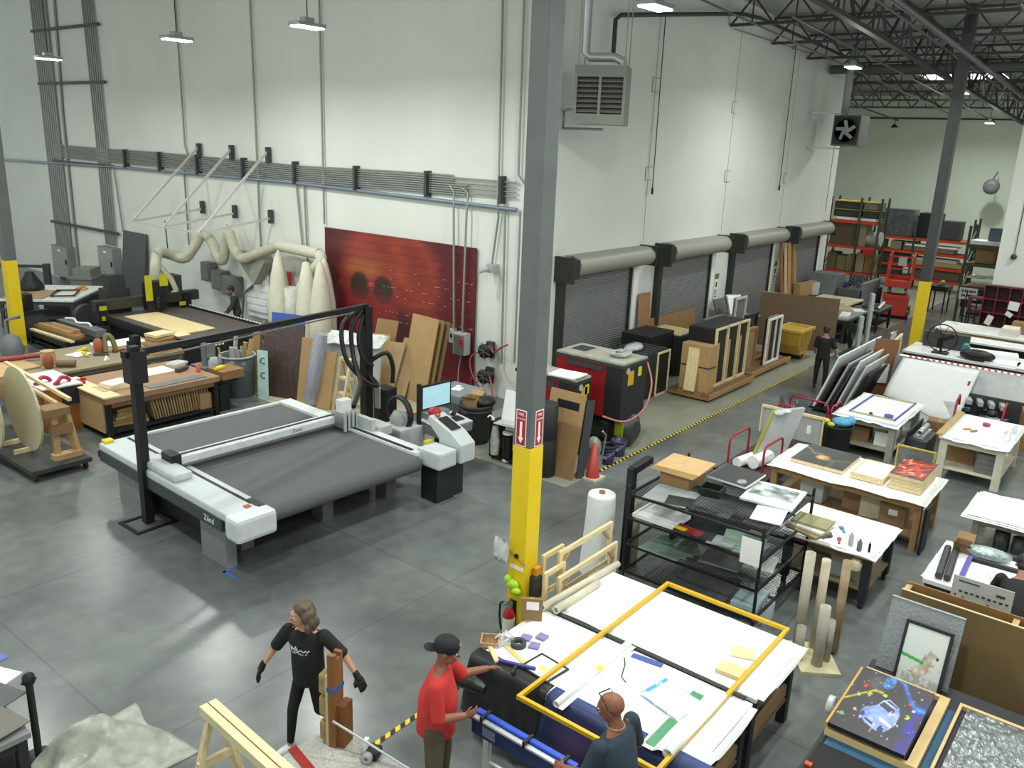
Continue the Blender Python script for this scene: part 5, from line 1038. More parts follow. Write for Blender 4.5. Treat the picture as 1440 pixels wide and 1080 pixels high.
# ------------------------------------------------------------------ pallet racks
UP = mat('37452f', .55, noise=.1); BEAM = mat('c0391f', .5, noise=.1)
def pallet_rack(label, x, ys, levels, h, depth=1.1, base=0, m_beam=BEAM):
    t = thing('pallet_rack', label, 'rack', (x, 0, 0))
    for y in ys:
        for dx in (0, depth): MB().bx(dx, dx + .09, y - .045, y + .045, base, h).build('upright', UP, t)
        z = .3
        while z < h - .9: MB().beam((.05, y, z), (depth + .05, y, z + .75), .05).build('brace', UP, t); z += .8
    for i in range(len(ys) - 1):
        for z in levels:
            for dx in (0, depth): MB().bx(dx + .02, dx + .07, ys[i] + .05, ys[i + 1] - .05, z - .13, z).build('load_beam', m_beam, t)
            MB().bx(.07, depth + .02, ys[i] + .06, ys[i + 1] - .06, z - .05, z - .02).build('shelf_deck', MDF, t)
    return t
pallet_rack('tall green and orange pallet rack at the far end behind the red lift', 44, (7.9, 10.4, 12.6), (.55, 1.15, 1.8, 2.45), 3.5)
pallet_rack('green and red pallet rack with stacked crates beside the dock wall end', 40.5, (11.15, 12.05, 13.4), (.9, 2.1, 3.25), 4.3)
pallet_rack('green rack crossing in front of the partition edge', 36.6, (5.5, 6.7), (1.4, 2.3, 3.0), 3.7, 1.2, m_beam=UP)
def rackbox(lb, x, y, z, sx, sy, sz, m, name='stored_box', cat='box', bev=0): return slab(name, lb, cat, x, y, z, sx, sy, sz, m, 0, None, bev)
TOTE = mat('34352f', .6); DB = mat('5d4d3a', .8)
for k, (y, z, w) in enumerate(((12.72, 3.4, 1.15), (12.72, 3.77, 1.15), (11.6, 3.4, .72), (11.6, 3.77, .72))):
    t = thing('storage_tote', ('lower dark tote at the wall end of the rack top', 'upper dark tote with yellow lid at the wall end of the rack top', 'lower dark tote on the rack top beside the green upright', 'upper dark tote with yellow lid beside the green upright')[k], 'tote', (41.1, y, z + .0))
    MB().bx(-.45, .45, -w / 2, w / 2, 0, .31).build('tote_body', TOTE if k != 3 else mat('6b6b66', .5), t, bev=.03); MB().bx(-.48, .48, -w / 2 - .03, w / 2 + .03, .31, .35).build('lid', plastic('b8a030') if k % 2 else plastic('8a8a40'), t)
rackbox('white sheet stack under the dark totes', 41.1, 12.3, 3.26, .9, 1.9, .12, mat('d9dcd9', .6), 'sheet_stack', 'sheets')
rackbox('very large dark brown carton on the rack by the dock wall', 41.1, 12.72, 2.11, .95, 1.15, 1.0, DB)
rackbox('narrow olive tan carton on the rack beside the large brown carton', 41.1, 11.85, 2.11, .9, .3, .98, mat('8a8264', .7))
b = MB(); b.cyl((0, -.35, .35), (0, .35, .35), .33, n=16); simple('grey_roll', 'grey film roll on the rack by the green upright', 'roll', b, LGREY, (41.1, 11.45, 2.11))
for k, (y, w, h, c) in enumerate(((13.1, .42, .8, '6b5a42'), (12.65, .4, .7, '7a6a4c'), (12.28, .28, .75, '8d7c58'), (11.8, .36, .9, '94886a'), (11.4, .36, .85, '8a6a42'))):
    rackbox(('first', 'second', 'third', 'fourth', 'fifth')[k] + ' carton from the dock wall on the middle rack shelf', 41.1, y, .91, .8, w, h, mat(c, .75))
rackbox('orange red drum lid box on the rack by the green upright', 40.75, 11.45, 1.75, .4, .5, .3, plastic('a8321f'))
rackbox('black wrapped stack on top of the far orange rack', 44.6, 9.9, 2.47, .9, .95, 1.15, mat('1a1c1c', .4))
rackbox('silver film wrapped pallet on top of the far orange rack', 44.6, 11.4, 2.47, .9, 1.6, 1.25, mat('5d6264', .3, .2, noise=.35, scale=5, bump=.5))
rackbox('dark crates on the far rack top behind the post', 44.6, 8.9, 2.47, .9, .8, .85, DGREY)
t = rackbox('white topped pallet on the far rack third shelf', 44.5, 9.7, 1.83, .95, 2.2, .22, wood('7d6044', ax=1), 'wood_pallet', 'pallet'); rackbox('white sheet lying over the rack pallet', 44.45, 9.6, 2.06, .9, 2.3, .07, mat('e9ecea', .5), 'white_sheet', 'sheet')
rackbox('tan pallet of sheets on the far rack second shelf', 44.5, 9.3, 1.18, .9, 2.3, .2, wood('a08a60', ax=1), 'wood_pallet', 'pallet'); rackbox('grey white sheets over the tan rack pallet', 44.5, 9.4, 1.39, .85, 2.0, .14, mat('a9aca4', .5), 'sheet_stack', 'sheets')
rackbox('brown carton on the lowest far rack shelf behind the lift', 44.5, 9.2, .57, .8, 2.0, .5, DB)
rackbox('dark green crate on the far rack second shelf', 44.5, 11.3, 1.18, .8, 1.4, .5, mat('24352b', .6)); rackbox('dark blue tote on the lowest far rack shelf', 44.5, 11.5, .57, .8, 1.2, .45, mat('2c3136', .6))
for k, (y, c) in enumerate(((12.0, '6d6f58'), (11.2, '7c7a60'), (10.6, '5f6a5a'))): rackbox(('first', 'second', 'third')[k] + ' olive parcel on the upper far rack shelf', 44.45, y, 1.82, .7, .5, .4, mat(c, .7))
# rack behind partition edge
rackbox('white pallet sheet on the crossing rack top shelf', 37.25, 6.1, 3.01, 1.0, 1.1, .14, mat('e9ecea', .5), 'white_sheet', 'sheet')
rackbox('blue grey crate on top of the crossing rack', 37.3, 5.85, 3.16, .7, .5, .5, mat('5b6675', .5)); rackbox('tan carton inside the crossing rack', 37.2, 6.1, 2.31, .8, .6, .6, CARD); rackbox('orange brown carton inside the crossing rack', 37.7, 5.75, 2.31, .5, .4, .5, mat('94602c', .7))
b = MB(); b.sheet(8, 8, lambda u, v: (.9 * u - .45, .9 * v - .45, .25 + .12 * vnoise(u * 5, v * 5, 8)), .03); simple('white_film', 'crumpled white film heap on the crossing rack', 'film', b, FILM, (37.2, 6.1, 1.45))
t = thing('sign_board', 'white sign with two lines of dark marks on the crossing rack', 'sign', (36.52, 6.35, 1.35))
MB().bx(-.02, 0, -.32, .32, -.45, .0).build('sign_face', mat('d9dddd', .5), t)
b = MB()
for r in range(2):
    for k in range(6): b.bx(-.026, -.02, -.25 + k * .085, -.2 + k * .085 + .02 * ((k + r) % 2), -.18 - .17 * r, -.08 - .17 * r)
b.build('lettering', DGREY, t, kind='stuff')
rackbox('black plastic covered load on the lower crossing rack', 37.2, 6.1, .55, 1.0, 1.0, .7, BLACK, bev=.03)
for k in range(6): rackbox('pale grey parcel below the crossing rack', 36.1 + .02 * k, 5.6 + .42 * (k % 2), .03 + .26 * (k // 2), .5, .4, .25, mat('a9aaa2', .7)).__setitem__('group', 'grey parcels below the rack')
t = thing('hand_truck', 'black hand truck standing below the crossing rack', 'hand truck', (35.4, 6.0, 0))
for y in (-.2, .2): MB().tube([(0, y, .1), (-.0, y, 1.2), (.1, y, 1.35)], .025, 6).build('side_rail', BLACK, t)
for z in (.4, .8, 1.2): MB().bx(-.02, .02, -.2, .2, z, z + .04).build('cross_bar', BLACK, t)
MB().bx(-.25, 0, -.22, .22, .02, .04).build('toe_plate', BLACK, t)
for y in (-.26, .26): MB().cyl((.08, y - .03, .12), (.08, y + .03, .12), .12, n=14).build('wheel', BLACK, t)
b = MB(); b.bx(-.3, .3, -.35, .35, 0, .03); b.bx(-.3, .3, -.35, -.31, .03, .5); b.bx(-.3, .3, .31, .35, .03, .5); b.bx(-.3, .3, -.35, .35, .5, .55); simple('red_stack', 'dull red crate beside the partition end', 'crate', b, plastic('7c3a38'), (34.7, 5.6, .75))
b = MB(); b.bx(-.3, .3, -.35, .35, .65, .75)
for x in (-.28, .24):
    for y in (-.33, .29): b.bx(x, x + .04, y, y + .04, 0, .65)
simple('black_stand', 'black stand under the dull red crate', 'stand', b, BLACKM, (34.7, 5.6, 0))
b = MB(); b.bx(-.02, .02, -.06, .06, 0, .9); simple('yellow_level', 'yellow level propped beside the partition end', 'level', b, plastic('c9c82a'), (34.2, 5.3, 0))
# ------------------------------------------------------------------ big double table by the post
DK = mat('24282b', .6)
def big_table(label, x0, x1, y0, y1):
    t = bench('work_table', label, x0, x1, y0, y1, .92, mat('d5d9da', .5), DK, lw=.1, th=.05, shelf=.3, shelfm=mat('7a6a52', .7), apron=DK)
    MB().bx(-(x1 - x0) / 2 + .12, (x1 - x0) / 2 - .12, -(y1 - y0) / 2 + .05, -(y1 - y0) / 2 + .09, .36, .5).build('side_board', wood('a08258'), t)
    return t
big_table('large black framed work table nearest the men, under white paper', 5.85, 7.08, 2.42, 5.0)
big_table('large black framed work table beside the wire shelving, under white paper', 7.16, 8.36, 2.42, 5.0)
cover('white paper sheet covering the near half of the big double table', 5.84, 7.06, 2.36, 5.02, .935, drop=.09, nx=20, ny=26)
cover('white paper sheet covering the far half of the big double table', 7.2, 8.42, 2.36, 5.02, .935, drop=.07, nx=20, ny=26)
b = MB(); b.sheet(16, 3, lambda u, v: (7.06 + (.05 + .09 * max(0, u - .75) * 4 * (1 - u) * 4) * v + .03 * sin(u * 3), 2.5 + 2.35 * u, .941), .003); simple('dark_strip', 'charcoal paper strip showing in the gap of the double table', 'paper', b, mat('2f3334', .6))
b = MB(); b.bx(-.04, .04, -.17, .17, 0, .004); simple('blue_strip', 'short blue paper strip beside the long white roll on the table', 'paper', b, plastic('3f56a0'), (6.98, 3.55, .945), .15)
# yellow frame overhanging the near edge
t = thing('picture_frame', 'huge yellow picture frame lying across the double table', 'frame', (5.55, 2.62, .955))
GOLD = mat('d6ad1f', .4, .1, noise=.05)
for xa, xb, ya, yb in ((0, 2.98, 0, .042), (0, 2.98, 1.508, 1.55), (0, .042, .042, 1.508), (2.938, 2.98, .042, 1.508)): MB().bx(xa, xb, ya, yb, 0, .045).build('frame_rail', GOLD, t, bev=.005)
# drapes over the near edge
BLUEP = mat('ffffff', .5, noise=.1, scale=8, vcol=True)
def drape(name, lb, y0, y1, fn, m=None, zt=.942, out=.34, low=.28):
    nx, ny = 24, 14
    def p(u, v):
        y = y0 + (y1 - y0) * u; w = .03 * sin(u * 17 + v * 3) * v
        a = v * 1.0
        x = 5.98 - .16 * min(1, v * 4) - (out * max(0, v - .25)) + w; z = zt - (zt - low) * max(0, v - .2) / .8 if v > .2 else zt
        return Vector((x, y, z))
    vs = [p(i / nx, j / ny) for j in range(ny + 1) for i in range(nx + 1)]; w_ = nx + 1
    fs = [(j * w_ + i, (j + 1) * w_ + i, (j + 1) * w_ + i + 1, j * w_ + i + 1) for j in range(ny) for i in range(nx)]
    me = bpy.data.meshes.new(name); me.from_pydata([tuple(q) for q in vs], [], fs); me.update()
    me.polygons.foreach_set('use_smooth', [True] * len(fs))
    at = me.color_attributes.new('ink', 'FLOAT_COLOR', 'POINT'); at.data.foreach_set('color', [c for j in range(ny + 1) for i in range(nx + 1) for c in lin(fn(i / nx, j / ny))])
    me.materials.append(BLUEP); o = bpy.data.objects.new(name, me); COL.objects.link(o)
    md = o.modifiers.new('thickness', 'SOLIDIFY'); md.thickness = .006
    return tag(o, lb, 'print')
drape('night_print', 'dark blue and purple printed sheet hanging off the near table edge', 2.3, 4.0, lambda u, v: mixc(mixc((22, 32, 74), (62, 82, 140), max(0, .3 - v) * 3), (76, 48, 84), max(0, vnoise(u * 4, v * 3, 5) - .4) * 1.6 if v > .3 else 0), low=.32)
drape('black_sheet', 'black sheet hanging off the table corner by the man in red', 4.02, 5.0, lambda u, v: mixc((26, 28, 30), (60, 64, 66), max(0, vnoise(u * 7, v * 9, 6) - .6)), out=.2, low=.35)
b = MB(); b.tube(smooth_path([(5.62, 4.62, .8), (5.58, 4.9, .84), (5.66, 5.14, .82)], 4), [.05, .07, .08, .09, .1, .1, .1, .09, .08], 12); simple('black_roll', 'bulky black plastic roll the man in red is holding', 'roll', b, mat('222526', .35, noise=.3, scale=9, bump=.6))
b = MB(); b.bx(-.03, .03, -.25, .25, 0, .9); 
# rolls and papers
b = MB(); b.pipe((5.72, 3.82, .975), (7.1, 3.84, .975), .035, .03, 14); b.ob((5.72, 3.83, .946), (1.38, .02, 0), (0, -.09, 0), (0, 0, .004)); simple('paper_roll', 'long slim white paper roll across the near half of the table', 'roll', b, PAPER)
b = MB(); b.bx(-.03, .03, -.04, .04, 0, .004); simple('yellow_sticker', 'tiny yellow tag on the long slim paper roll', 'tag', b, plastic('d8dd3a'), (6.45, 3.8, 1.011))
t = thing('print_roll', 'curled white and green print with blue bordered sheet on the table', 'print', (6.3, 2.82, .945))
b = MB(); b.sheet(16, 3, lambda u, v: (-.5 + 1.1 * v, .13 + .0 * u - .3 * u + .0, .006 + .05 * sin(pi * max(0, u - .45) / .55)), .003); b.build('rolled_sheet', PAPER, t)
b = MB(); b.pipe((-.5, -.15, .05), (.6, -.15, .05), .05, .044, 14); b.build('roll_core', PAPER, t)
GR = plastic('4d9068'); b = MB(); b.bx(-.45, .0, .01, .1, .0125, .0145); b.build('green_band', GR, t); b = MB(); b.bx(.28, .52, .0, .12, .0125, .0145); b.build('green_band', GR, t)
printed('blue_border_sheet', t, (.0, .02, .02), (.12, .48, .0), (.4, -.08, .0), 14, 14, lambda u, v: mixc((250, 252, 252), (70, 160, 215), 1 if (u > .9 or v < .06 or v > .96) and vnoise(u * 40, v * 40) > .25 else 0))
b = MB(); b.tube([(6.85, 3.75, .95), (6.75, 3.68, .95), (6.55, 3.6, .95), (6.5, 3.52, .95)], .006, 4); simple('thin_wire', 'thin black wire lying beside the long slim paper roll', 'wire', b, BLACK)
slab('plywood_square', 'flat pale plywood square near the far table end', 'board', 7.78, 2.84, .948, .2, .26, .012, mat('e6cfa0', .6), .35)
slab('plywood_square', 'thicker pale plywood square nearer the men on the table', 'board', 7.38, 2.8, .948, .2, .26, .04, mat('e2c795', .6), .05)
for k, (x, y, r) in enumerate(((6.44, 4.74, .3), (6.57, 4.62, .1), (6.38, 4.58, .4))): slab('sanding_pad', ('first', 'second', 'third')[k] + ' purple sanding pad from the tape roll on the table', 'pad', x, y, .946, .11, .11, .02, plastic('8a7db0'), r)
carton('brown cardboard piece standing on the table against the post', 6.78, 4.93, .942, .04, .24, .27, .6, m=CARD, lab=True)
b = MB(); b.pipe((0, 0, 0), (0, 0, .05), .085, .05, 20); simple('tape_roll', 'grey tape roll on the table by the purple pads', 'tape', b, DGREY, (6.28, 4.72, .945))
t = thing('picture_frame', 'thin black framed white sheet lying near the corner of table', 'frame', (6.14, 4.27, .945), -.1)
MB().bx(-.15, .15, -.17, .17, 0, .008).build('white_sheet', PAPER, t); MB().box(-.02, 0, .0095, .07, .09, .003).build('yellow_spot', plastic('e8df6a'), t)
for xa, xb, ya, yb in ((-.17, .17, -.19, -.17), (-.17, .17, .17, .19), (-.17, -.15, -.17, .17), (.15, .17, -.17, .17)): MB().bx(xa, xb, ya, yb, 0, .015).build('rail', BLACK, t)
t = thing('squeegee', 'purple blue squeegee with black handle on the table corner', 'squeegee', (5.98, 4.5, .95), .35)
MB().bx(-.02, .02, -.2, .2, 0, .03).build('blade', plastic('45408e'), t, bev=.008); MB().bx(-.16, -.02, -.015, .015, .005, .025).build('handle', BLACK, t)
slab('pine_stick', 'short pine stick on the table corner by the squeegee', 'stick', 5.98, 4.82, .945, .05, .32, .02, PINEY, -.6)
t = thing('wood_tray', 'little wooden tray holding white scraps on the table corner', 'tray', (6.12, 4.98, .945), .6)
for xa, xb, ya, yb in ((-.1, .1, -.1, -.085), (-.1, .1, .085, .1), (-.1, -.085, -.085, .085), (.085, .1, -.085, .085)): MB().bx(xa, xb, ya, yb, 0, .05).build('tray_side', PLY, t)
MB().bx(-.085, .085, -.085, .085, 0, .01).build('tray_floor', MDF, t)
b = MB()
for k in range(5): b.tube([(rnd(-.15, .15), rnd(-.15, .15), .01), (rnd(-.15, .15), rnd(-.15, .15), .05), (rnd(-.15, .15), rnd(-.15, .15), .02)], .012, 5)
simple('tape_scraps', 'tangle of clear tape scraps between tray and tape roll', 'scraps', b, FILM, (6.22, 4.88, .945))
slab('yellow_ruler', 'yellow paint stick with holes beside the pine stick', 'stick', 6.12, 4.62, .946, .05, .4, .008, mat('d9c675', .5), -.3)
# tubes and pine frames along the back of the table
for k, (p, q, r, lb) in enumerate((((7.0, 4.95, .99), (8.5, 4.86, .99), .042, 'long cream cardboard tube along the back of the table'), ((7.06, 4.8, .985), (7.92, 4.78, .985), .045, 'shorter cream tube in front of the long tube'))):
    b = MB(); b.pipe(p, q, r, r - .008, 14); simple('paper_tube', lb, 'tube', b, mat('cfc9b4', .7))
def stretcher(lb, x0, x1, y, h, w=.06, corner=True, dy=.0, z0=0):
    t = thing('stretcher_frame', lb, 'frame', ((x0 + x1) / 2, y, z0)); a = (x1 - x0) / 2; t.rotation_euler = (dy, 0, 0)
    for x in (-a, a - w): MB().bx(x, x + w, -.02, .02, 0, h).build('stile', PINEZ, t)
    for z in (0, h - w): MB().bx(-a + w, a - w, -.02, .02, z, z + w).build('rail', PINE, t)
    MB().bx(-a + w, a - w, -.02, .0, h * .55, h * .55 + w).build('middle_rail', PINE, t)
    if corner:
        for s in (-1, 1): MB().beam((s * (a - w), 0, h - w - .16), (s * (a - w - .16), 0, h - w - .0), .035).build('corner_brace', PLY, t)
    return t
stretcher('pine stretcher frame standing highest behind the table tubes', 7.74, 8.95, 5.26, 1.3, dy=0)
stretcher('long pine stretcher frame just behind the table tubes', 7.55, 8.88, 5.12, 1.08)
stretcher('small pine frame next to the yellow post behind the table', 7.62, 8.06, 5.42, 1.24, corner=False)
stretcher('small pine frame in front of the one next to the post', 7.4, 7.82, 5.22, 1.16, corner=False)
b = MB(); b.bx(-.06, .06, -.05, .05, 0, .28); simple('drill_tool', 'black and orange tool hanging on the side of the yellow post', 'tool', b, DGREY, (7.48, 5.4, .75)); 
slab('orange_tab', 'orange tab above the tool on the yellow post', 'tab', 7.5, 5.405, 1.04, .1, .06, .1, plastic('d8961e'))
# things on the post
t = thing('fire_extinguisher', 'red fire extinguisher hanging low on the yellow post', 'fire extinguisher', (7.23, 5.6, .1))
MB().lathe([(.06, 0), (.075, .02), (.075, .42), (.05, .5), (.025, .53)], n=18).build('cylinder_body', plastic('a51f24'), t)
MB().lathe([(.0765, .13), (.0765, .4)], n=18).build('paper_label', mat('d9d6cc', .5), t)
b = MB(); b.bx(-.03, .03, -.03, .03, .53, .6); b.bx(-.12, .02, -.012, .012, .6, .63); b.build('valve', STEEL, t); MB().tube(smooth_path([(0, .03, .57), (-.02, .12, .55), (-.03, .12, .35), (-.03, .09, .2)]), .014, 6).build('hose', BLACK, t)
MB().bx(.05, .09, -.05, .05, .1, .6).build('wall_bracket', BLACK, t)
b = MB(); b.ball((0, 0, 0), (.06, .1, .07)); b.ball((-.02, -.08, -.06), (.05, .07, .05)); b.ball((-.01, .06, .05), (.05, .05, .06)); simple('safety_gloves', 'bright green gloves hung on the yellow post', 'gloves', b, plastic('a9d42a'), (7.27, 5.6, .93))
b = MB(); b.bx(-.004, 0, -.1, .1, 0, .05); simple('post_label', 'white label strip on the yellow post above the gloves', 'label', b, WHITE, (7.312, 5.57, 1.12))
b = MB(); b.cyl((0, 0, 0), (-.02, 0, 0), .03, n=10); simple('post_magnet', 'round black magnet on the yellow post', 'magnet', b, BLACK, (7.31, 5.58, 1.3))
b = MB(); b.sheet(5, 5, lambda u, v: (-.02 - .05 * vnoise(u * 4, v * 4, 2), -.1 + .22 * u, .3 * v), .01); simple('plastic_bag', 'clear plastic bag hung beside the green gloves', 'bag', b, FILM, (7.27, 5.75, 1.2))
b = MB(); b.tube([(7.305, 5.8, 1.38), (7.303, 5.6, 1.28), (7.303, 5.44, 1.22)], .005, 4); simple('red_string', 'thin red string taped on the yellow post', 'string', b, plastic('c25a4a'))
# white roll and long black panel
t = thing('foam_roll', 'big white foam roll standing on end behind the wire shelving', 'roll', (9.78, 5.95, 0))
b = MB(); b.lathe([(.27, 0), (.25, .3), (.215, .9), (.205, 1.2), (.195, 1.23), (.05, 1.235)], n=28); b.build('roll_body', mat('dfe3e2', .6, noise=.04, bump=.2), t); MB().pipe((0, 0, 1.2), (0, 0, 1.27), .045, .035, 14).build('core_tube', CARD, t)
t = thing('black_channel', 'tall black channel frame leaning at the end of the wire shelving', 'frame', (9.98, 5.66, 0))
MB().beam((.1, 0, 0), (.12, .0, 1.62), .13, .1).build('upright', BLACK, t); MB().beam((.12, 0, 1.58), (.62, .0, 1.62), .12, .1).build('top_arm', BLACK, t)
b = MB(); b.pipe((10.25, 5.62, 0), (10.25, 5.62, 1.05), .07, .06, 14); simple('paper_tube', 'cream tube standing beside the black channel frame', 'tube', b, mat('b9ae93', .7))
# ------------------------------------------------------------------ wire shelving with glass panes
t = thing('wire_shelving', 'black wire shelving unit loaded with glass panes and art boards', 'shelving', (9.55, 3.42, 0))
SX, SY = 1.75, 1.95
for x in (0, SX):
    for y in (0, SY):
        MB().cyl((x, y, .1), (x, y, 1.6), .022, n=8).build('post', BLACK, t); b = MB(); b.cyl((x, y - .02, .05), (x, y + .02, .05), .05, n=10); b.build('caster', BLACK, t)
ZS = (.3, .72, 1.12, 1.48)
for z in ZS:
    b = MB()
    for k in range(40): b.beam((.02 + k * (SX - .04) / 39, .02, z), (.02 + k * (SX - .04) / 39, SY - .02, z), .007)
    b.build('shelf_wires', BLACKM, t, kind='stuff')
    b = MB()
    for y in (0, SY): b.beam((0, y, z - .01), (SX, y, z - .01), .03)
    for x in (0, SX): b.beam((x, 0, z - .01), (x, SY, z - .01), .03)
    b.build('shelf_rim', BLACKM, t, kind='stuff')
GL = mat('a3acab', .12, noise=.15, scale=3, alpha=.7); GLG = mat('93ab9f', .1, noise=.05, alpha=.55); SMOKE = mat('3a3f42', .15, noise=.1, alpha=.85)
def pane(lb, x, y, z, sx, sy, m, r=0, h=.006, nm='glass_pane', cat='glass', g=None): return slab(nm, lb, cat, x, y, z, sx, sy, h, m, r, g)
pane('clear pane near the foam roll end of the top wire shelf', 9.86, 4.88, 1.49, .6, .62, GL, .1, .012); pane('darker pane on the near corner of the top wire shelf', 9.75, 4.7, 1.503, .3, .36, SMOKE, .3)
pane('white framed glass print on the far end of the top wire shelf', 10.85, 3.82, 1.49, .78, .72, mat('dfe6e4', .3), .1, .03, 'framed_print', 'print')
printed('abstract_print', None, (10.55, 3.5, 1.523), (.62, .06, 0), (-.06, .6, 0), 16, 16, lambda u, v: mixc((216, 224, 222), (74, 88, 86), max(0, vnoise(u * 6, v * 6, 3) * .7 + vnoise(u * 15, v * 15, 4) * .3 - .3) * 1.8 if u > .3 else 0))
tag(bpy.data.objects['abstract_print'], 'grey green abstract print lying on the white framed glass', 'print')
slab('paper_sheet', 'big white sheet lying across the top wire shelf end', 'paper', 10.2, 3.62, 1.49, .5, .4, .01, PAPER, .2)
t2 = thing('square_canvas', 'charcoal canvas with white edge and pale ellipse on the wire shelving', 'canvas', (10.98, 4.45, 1.6), -.12)
MB().ob((-.27, -.32, -.05), (.54, 0, .06), (0, .64, -.02), (0, 0, .025)).build('white_edge', WHITE, t2)
printed('canvas_face', t2, (-.265, -.315, -.023), (.53, 0, .06), (0, .63, -.02), 30, 30, lambda u, v: mixc((62, 65, 66), (150, 154, 154), blob(u, v, .25, .22, .13, .11, .1)))
b = MB(); b.bx(-.16, .16, -.16, .16, 0, .06); simple('foam_block', 'black foam block propping the charcoal canvas', 'block', b, BLACK, (10.95, 4.4, 1.49))
t2 = thing('black_box', 'open black box on the top wire shelf beside the tan boards', 'box', (10.32, 4.5, 1.49), .1)
for xa, xb, ya, yb in ((-.14, .14, -.15, -.13), (-.14, .14, .13, .15), (-.14, -.12, -.13, .13), (.12, .14, -.13, .13)): MB().bx(xa, xb, ya, yb, 0, .11).build('side', BLACK, t2)
MB().bx(-.12, .12, -.13, .13, 0, .02).build('floor_board', DGREY, t2)
carton('brown carton under the tan boards on the shelving', 10.42, 5.02, 1.49, .5, .45, .2, 0, CARD)
for k in range(4): slab('tan_board', 'tan board on top of the wire shelving', 'board', 10.42 + .012 * k, 5.04 - .012 * k, 1.695 + .017 * k, .62, .66, .015, mat('c9a674', .65), .02 * k, 'tan boards on the shelving')
pane('black glossy panel on the second wire shelf', 10.05, 4.25, 1.13, .7, .75, mat('1d1f22', .2), .1, .02, 'black_board', 'panel')
pane('white padded board on the second wire shelf by the black frame', 9.85, 5.0, 1.13, .5, .65, WHITE, 0, .05, 'white_board', 'board')
pane('board with red and yellow print on the second wire shelf edge', 9.66, 4.4, 1.152, .25, .55, SMOKE, .15, .02, 'print_board', 'print')
printed('red_print', None, (9.55, 4.3, 1.174), (.05, .4, 0), (.2, -.02, 0), 10, 10, lambda u, v: (200, 160, 30) if u > .5 and v < .6 else (122, 30, 26)); tag(bpy.data.objects['red_print'], 'small red and yellow print sheet on the wire shelf edge', 'print')
pane('grey white print panel on the second wire shelf edge', 9.7, 4.02, 1.152, .3, .35, mat('8b9090', .3), .2, .015, 'grey_print', 'print')
for k in range(3): pane('green edged glass pane near the white note', 9.85 + .05 * k, 3.75 + .04 * k, 1.135 + .012 * k, .55 - .05 * k, .5, GLG, .15 * k, .008, g='green panes on second shelf')
for k in range(4): pane('green edged glass pane on the lower wire shelf', 9.8 + .05 * k, 4.85 - .05 * k, .735 + .012 * k, .55, .6 - .05 * k, GLG, .2 * k, .008, g='green panes on lower shelf')
pane('grey landscape print on the third wire shelf', 10.0, 4.1, .73, .45, .55, mat('7d8283', .3), .15, .02, 'grey_print', 'print')
pane('white mat board on the third wire shelf near the post', 10.3, 3.68, .73, .5, .4, mat('cfd2d1', .5), .2, .02, 'mat_board', 'board')
pane('stack of pale mat boards on the third wire shelf behind the white note', 10.6, 3.9, .73, .5, .5, mat('b9bdbc', .5), .1, .05, 'mat_board', 'board'); pane('clear pane at the back of the second wire shelf', 10.7, 4.6, 1.13, .55, .6, GL, .1, .012); pane('grey print at the back of the second wire shelf', 10.75, 3.85, 1.13, .5, .5, mat('7d8283', .3), .05, .02, 'grey_print', 'print')
pane('grey corrugated panel on the lowest wire shelf', 10.0, 4.3, .31, .7, .8, mat('585d5f', .5, noise=.3, scale=40), .1, .02, 'grey_sheet', 'panel'); pane('blue white bag of papers on the lowest wire shelf', 10.0, 3.65, .31, .6, .35, mat('a9c6cc', .3), .1, .06, 'paper_bag', 'bag')
b = MB(); b.bx(-.5, .45, -.03, .03, 0, .3); simple('dark_box', 'black storage box deep in the lower shelving', 'box', b, BLACK, (10.5, 4.9, .735))
b = MB(); b.bx(-.004, 0, -.13, .13, -.36, 0); simple('white_note', 'blank white note sheet hung on the shelving post', 'note', b, WHITE, (9.52, 3.55, 1.42))
for k in range(3): pane(('tan framed', 'white edged', 'olive')[k] + ' art board sticking out of the shelving toward the tool table', 10.9 + .08 * k, 3.3, 1.13 + .035 * k, .36, .5, mat(('8e7a58', 'd9d8d0', '97926a')[k], .5), -.3 + .15 * k, .03, 'art_board', 'board')
b = MB(); b.cyl((0, 0, 0), (0, 0, .06), .05, n=10); simple('red_stopper', 'small red cap low on the shelving post', 'cap', b, plastic('a82a34'), (9.55, 3.38, .31))
# cardboard tubes on a plinth
t = thing('tube_stand', 'pale wooden base plate holding cardboard tubes by the table corner', 'stand', (9.72, 2.66, 0), .6)
MB().bx(-.38, .3, -.24, .24, 0, .04).build('base', mat('c9c09a', .6), t)
for k, (x, y, h, r, lb) in enumerate(((9.66, 2.85, 1.42, .062, 'tallest grey tube on the wooden base plate'), (9.9, 2.72, 1.28, .055, 'frayed torn tube on the wooden base plate'), (10.0, 2.5, 1.3, .055, 'brown tube farthest from the shelving on the base plate'), (9.55, 2.55, .85, .065, 'short wide grey tube at the front of base plate'), (9.72, 2.5, .6, .05, 'stubby grey tube on the base plate'), (9.5, 2.78, .5, .06, 'shortest tube of the base plate'))):
    b = MB(); b.pipe((x, y, .04), (x, y, h), r, r - .012, 16); simple('paper_tube', lb, 'tube', b, mat(('b0aa98', 'c4bba2', 'a08c6c', 'b3ada2', 'a6a193', 'a29d8e')[k], .75, noise=.2, bump=.3))

# ------------------------------------------------------------------ tables of the right side
GLEG = mat('9a998a', .6); CREAM = mat('cfcbb6', .6)
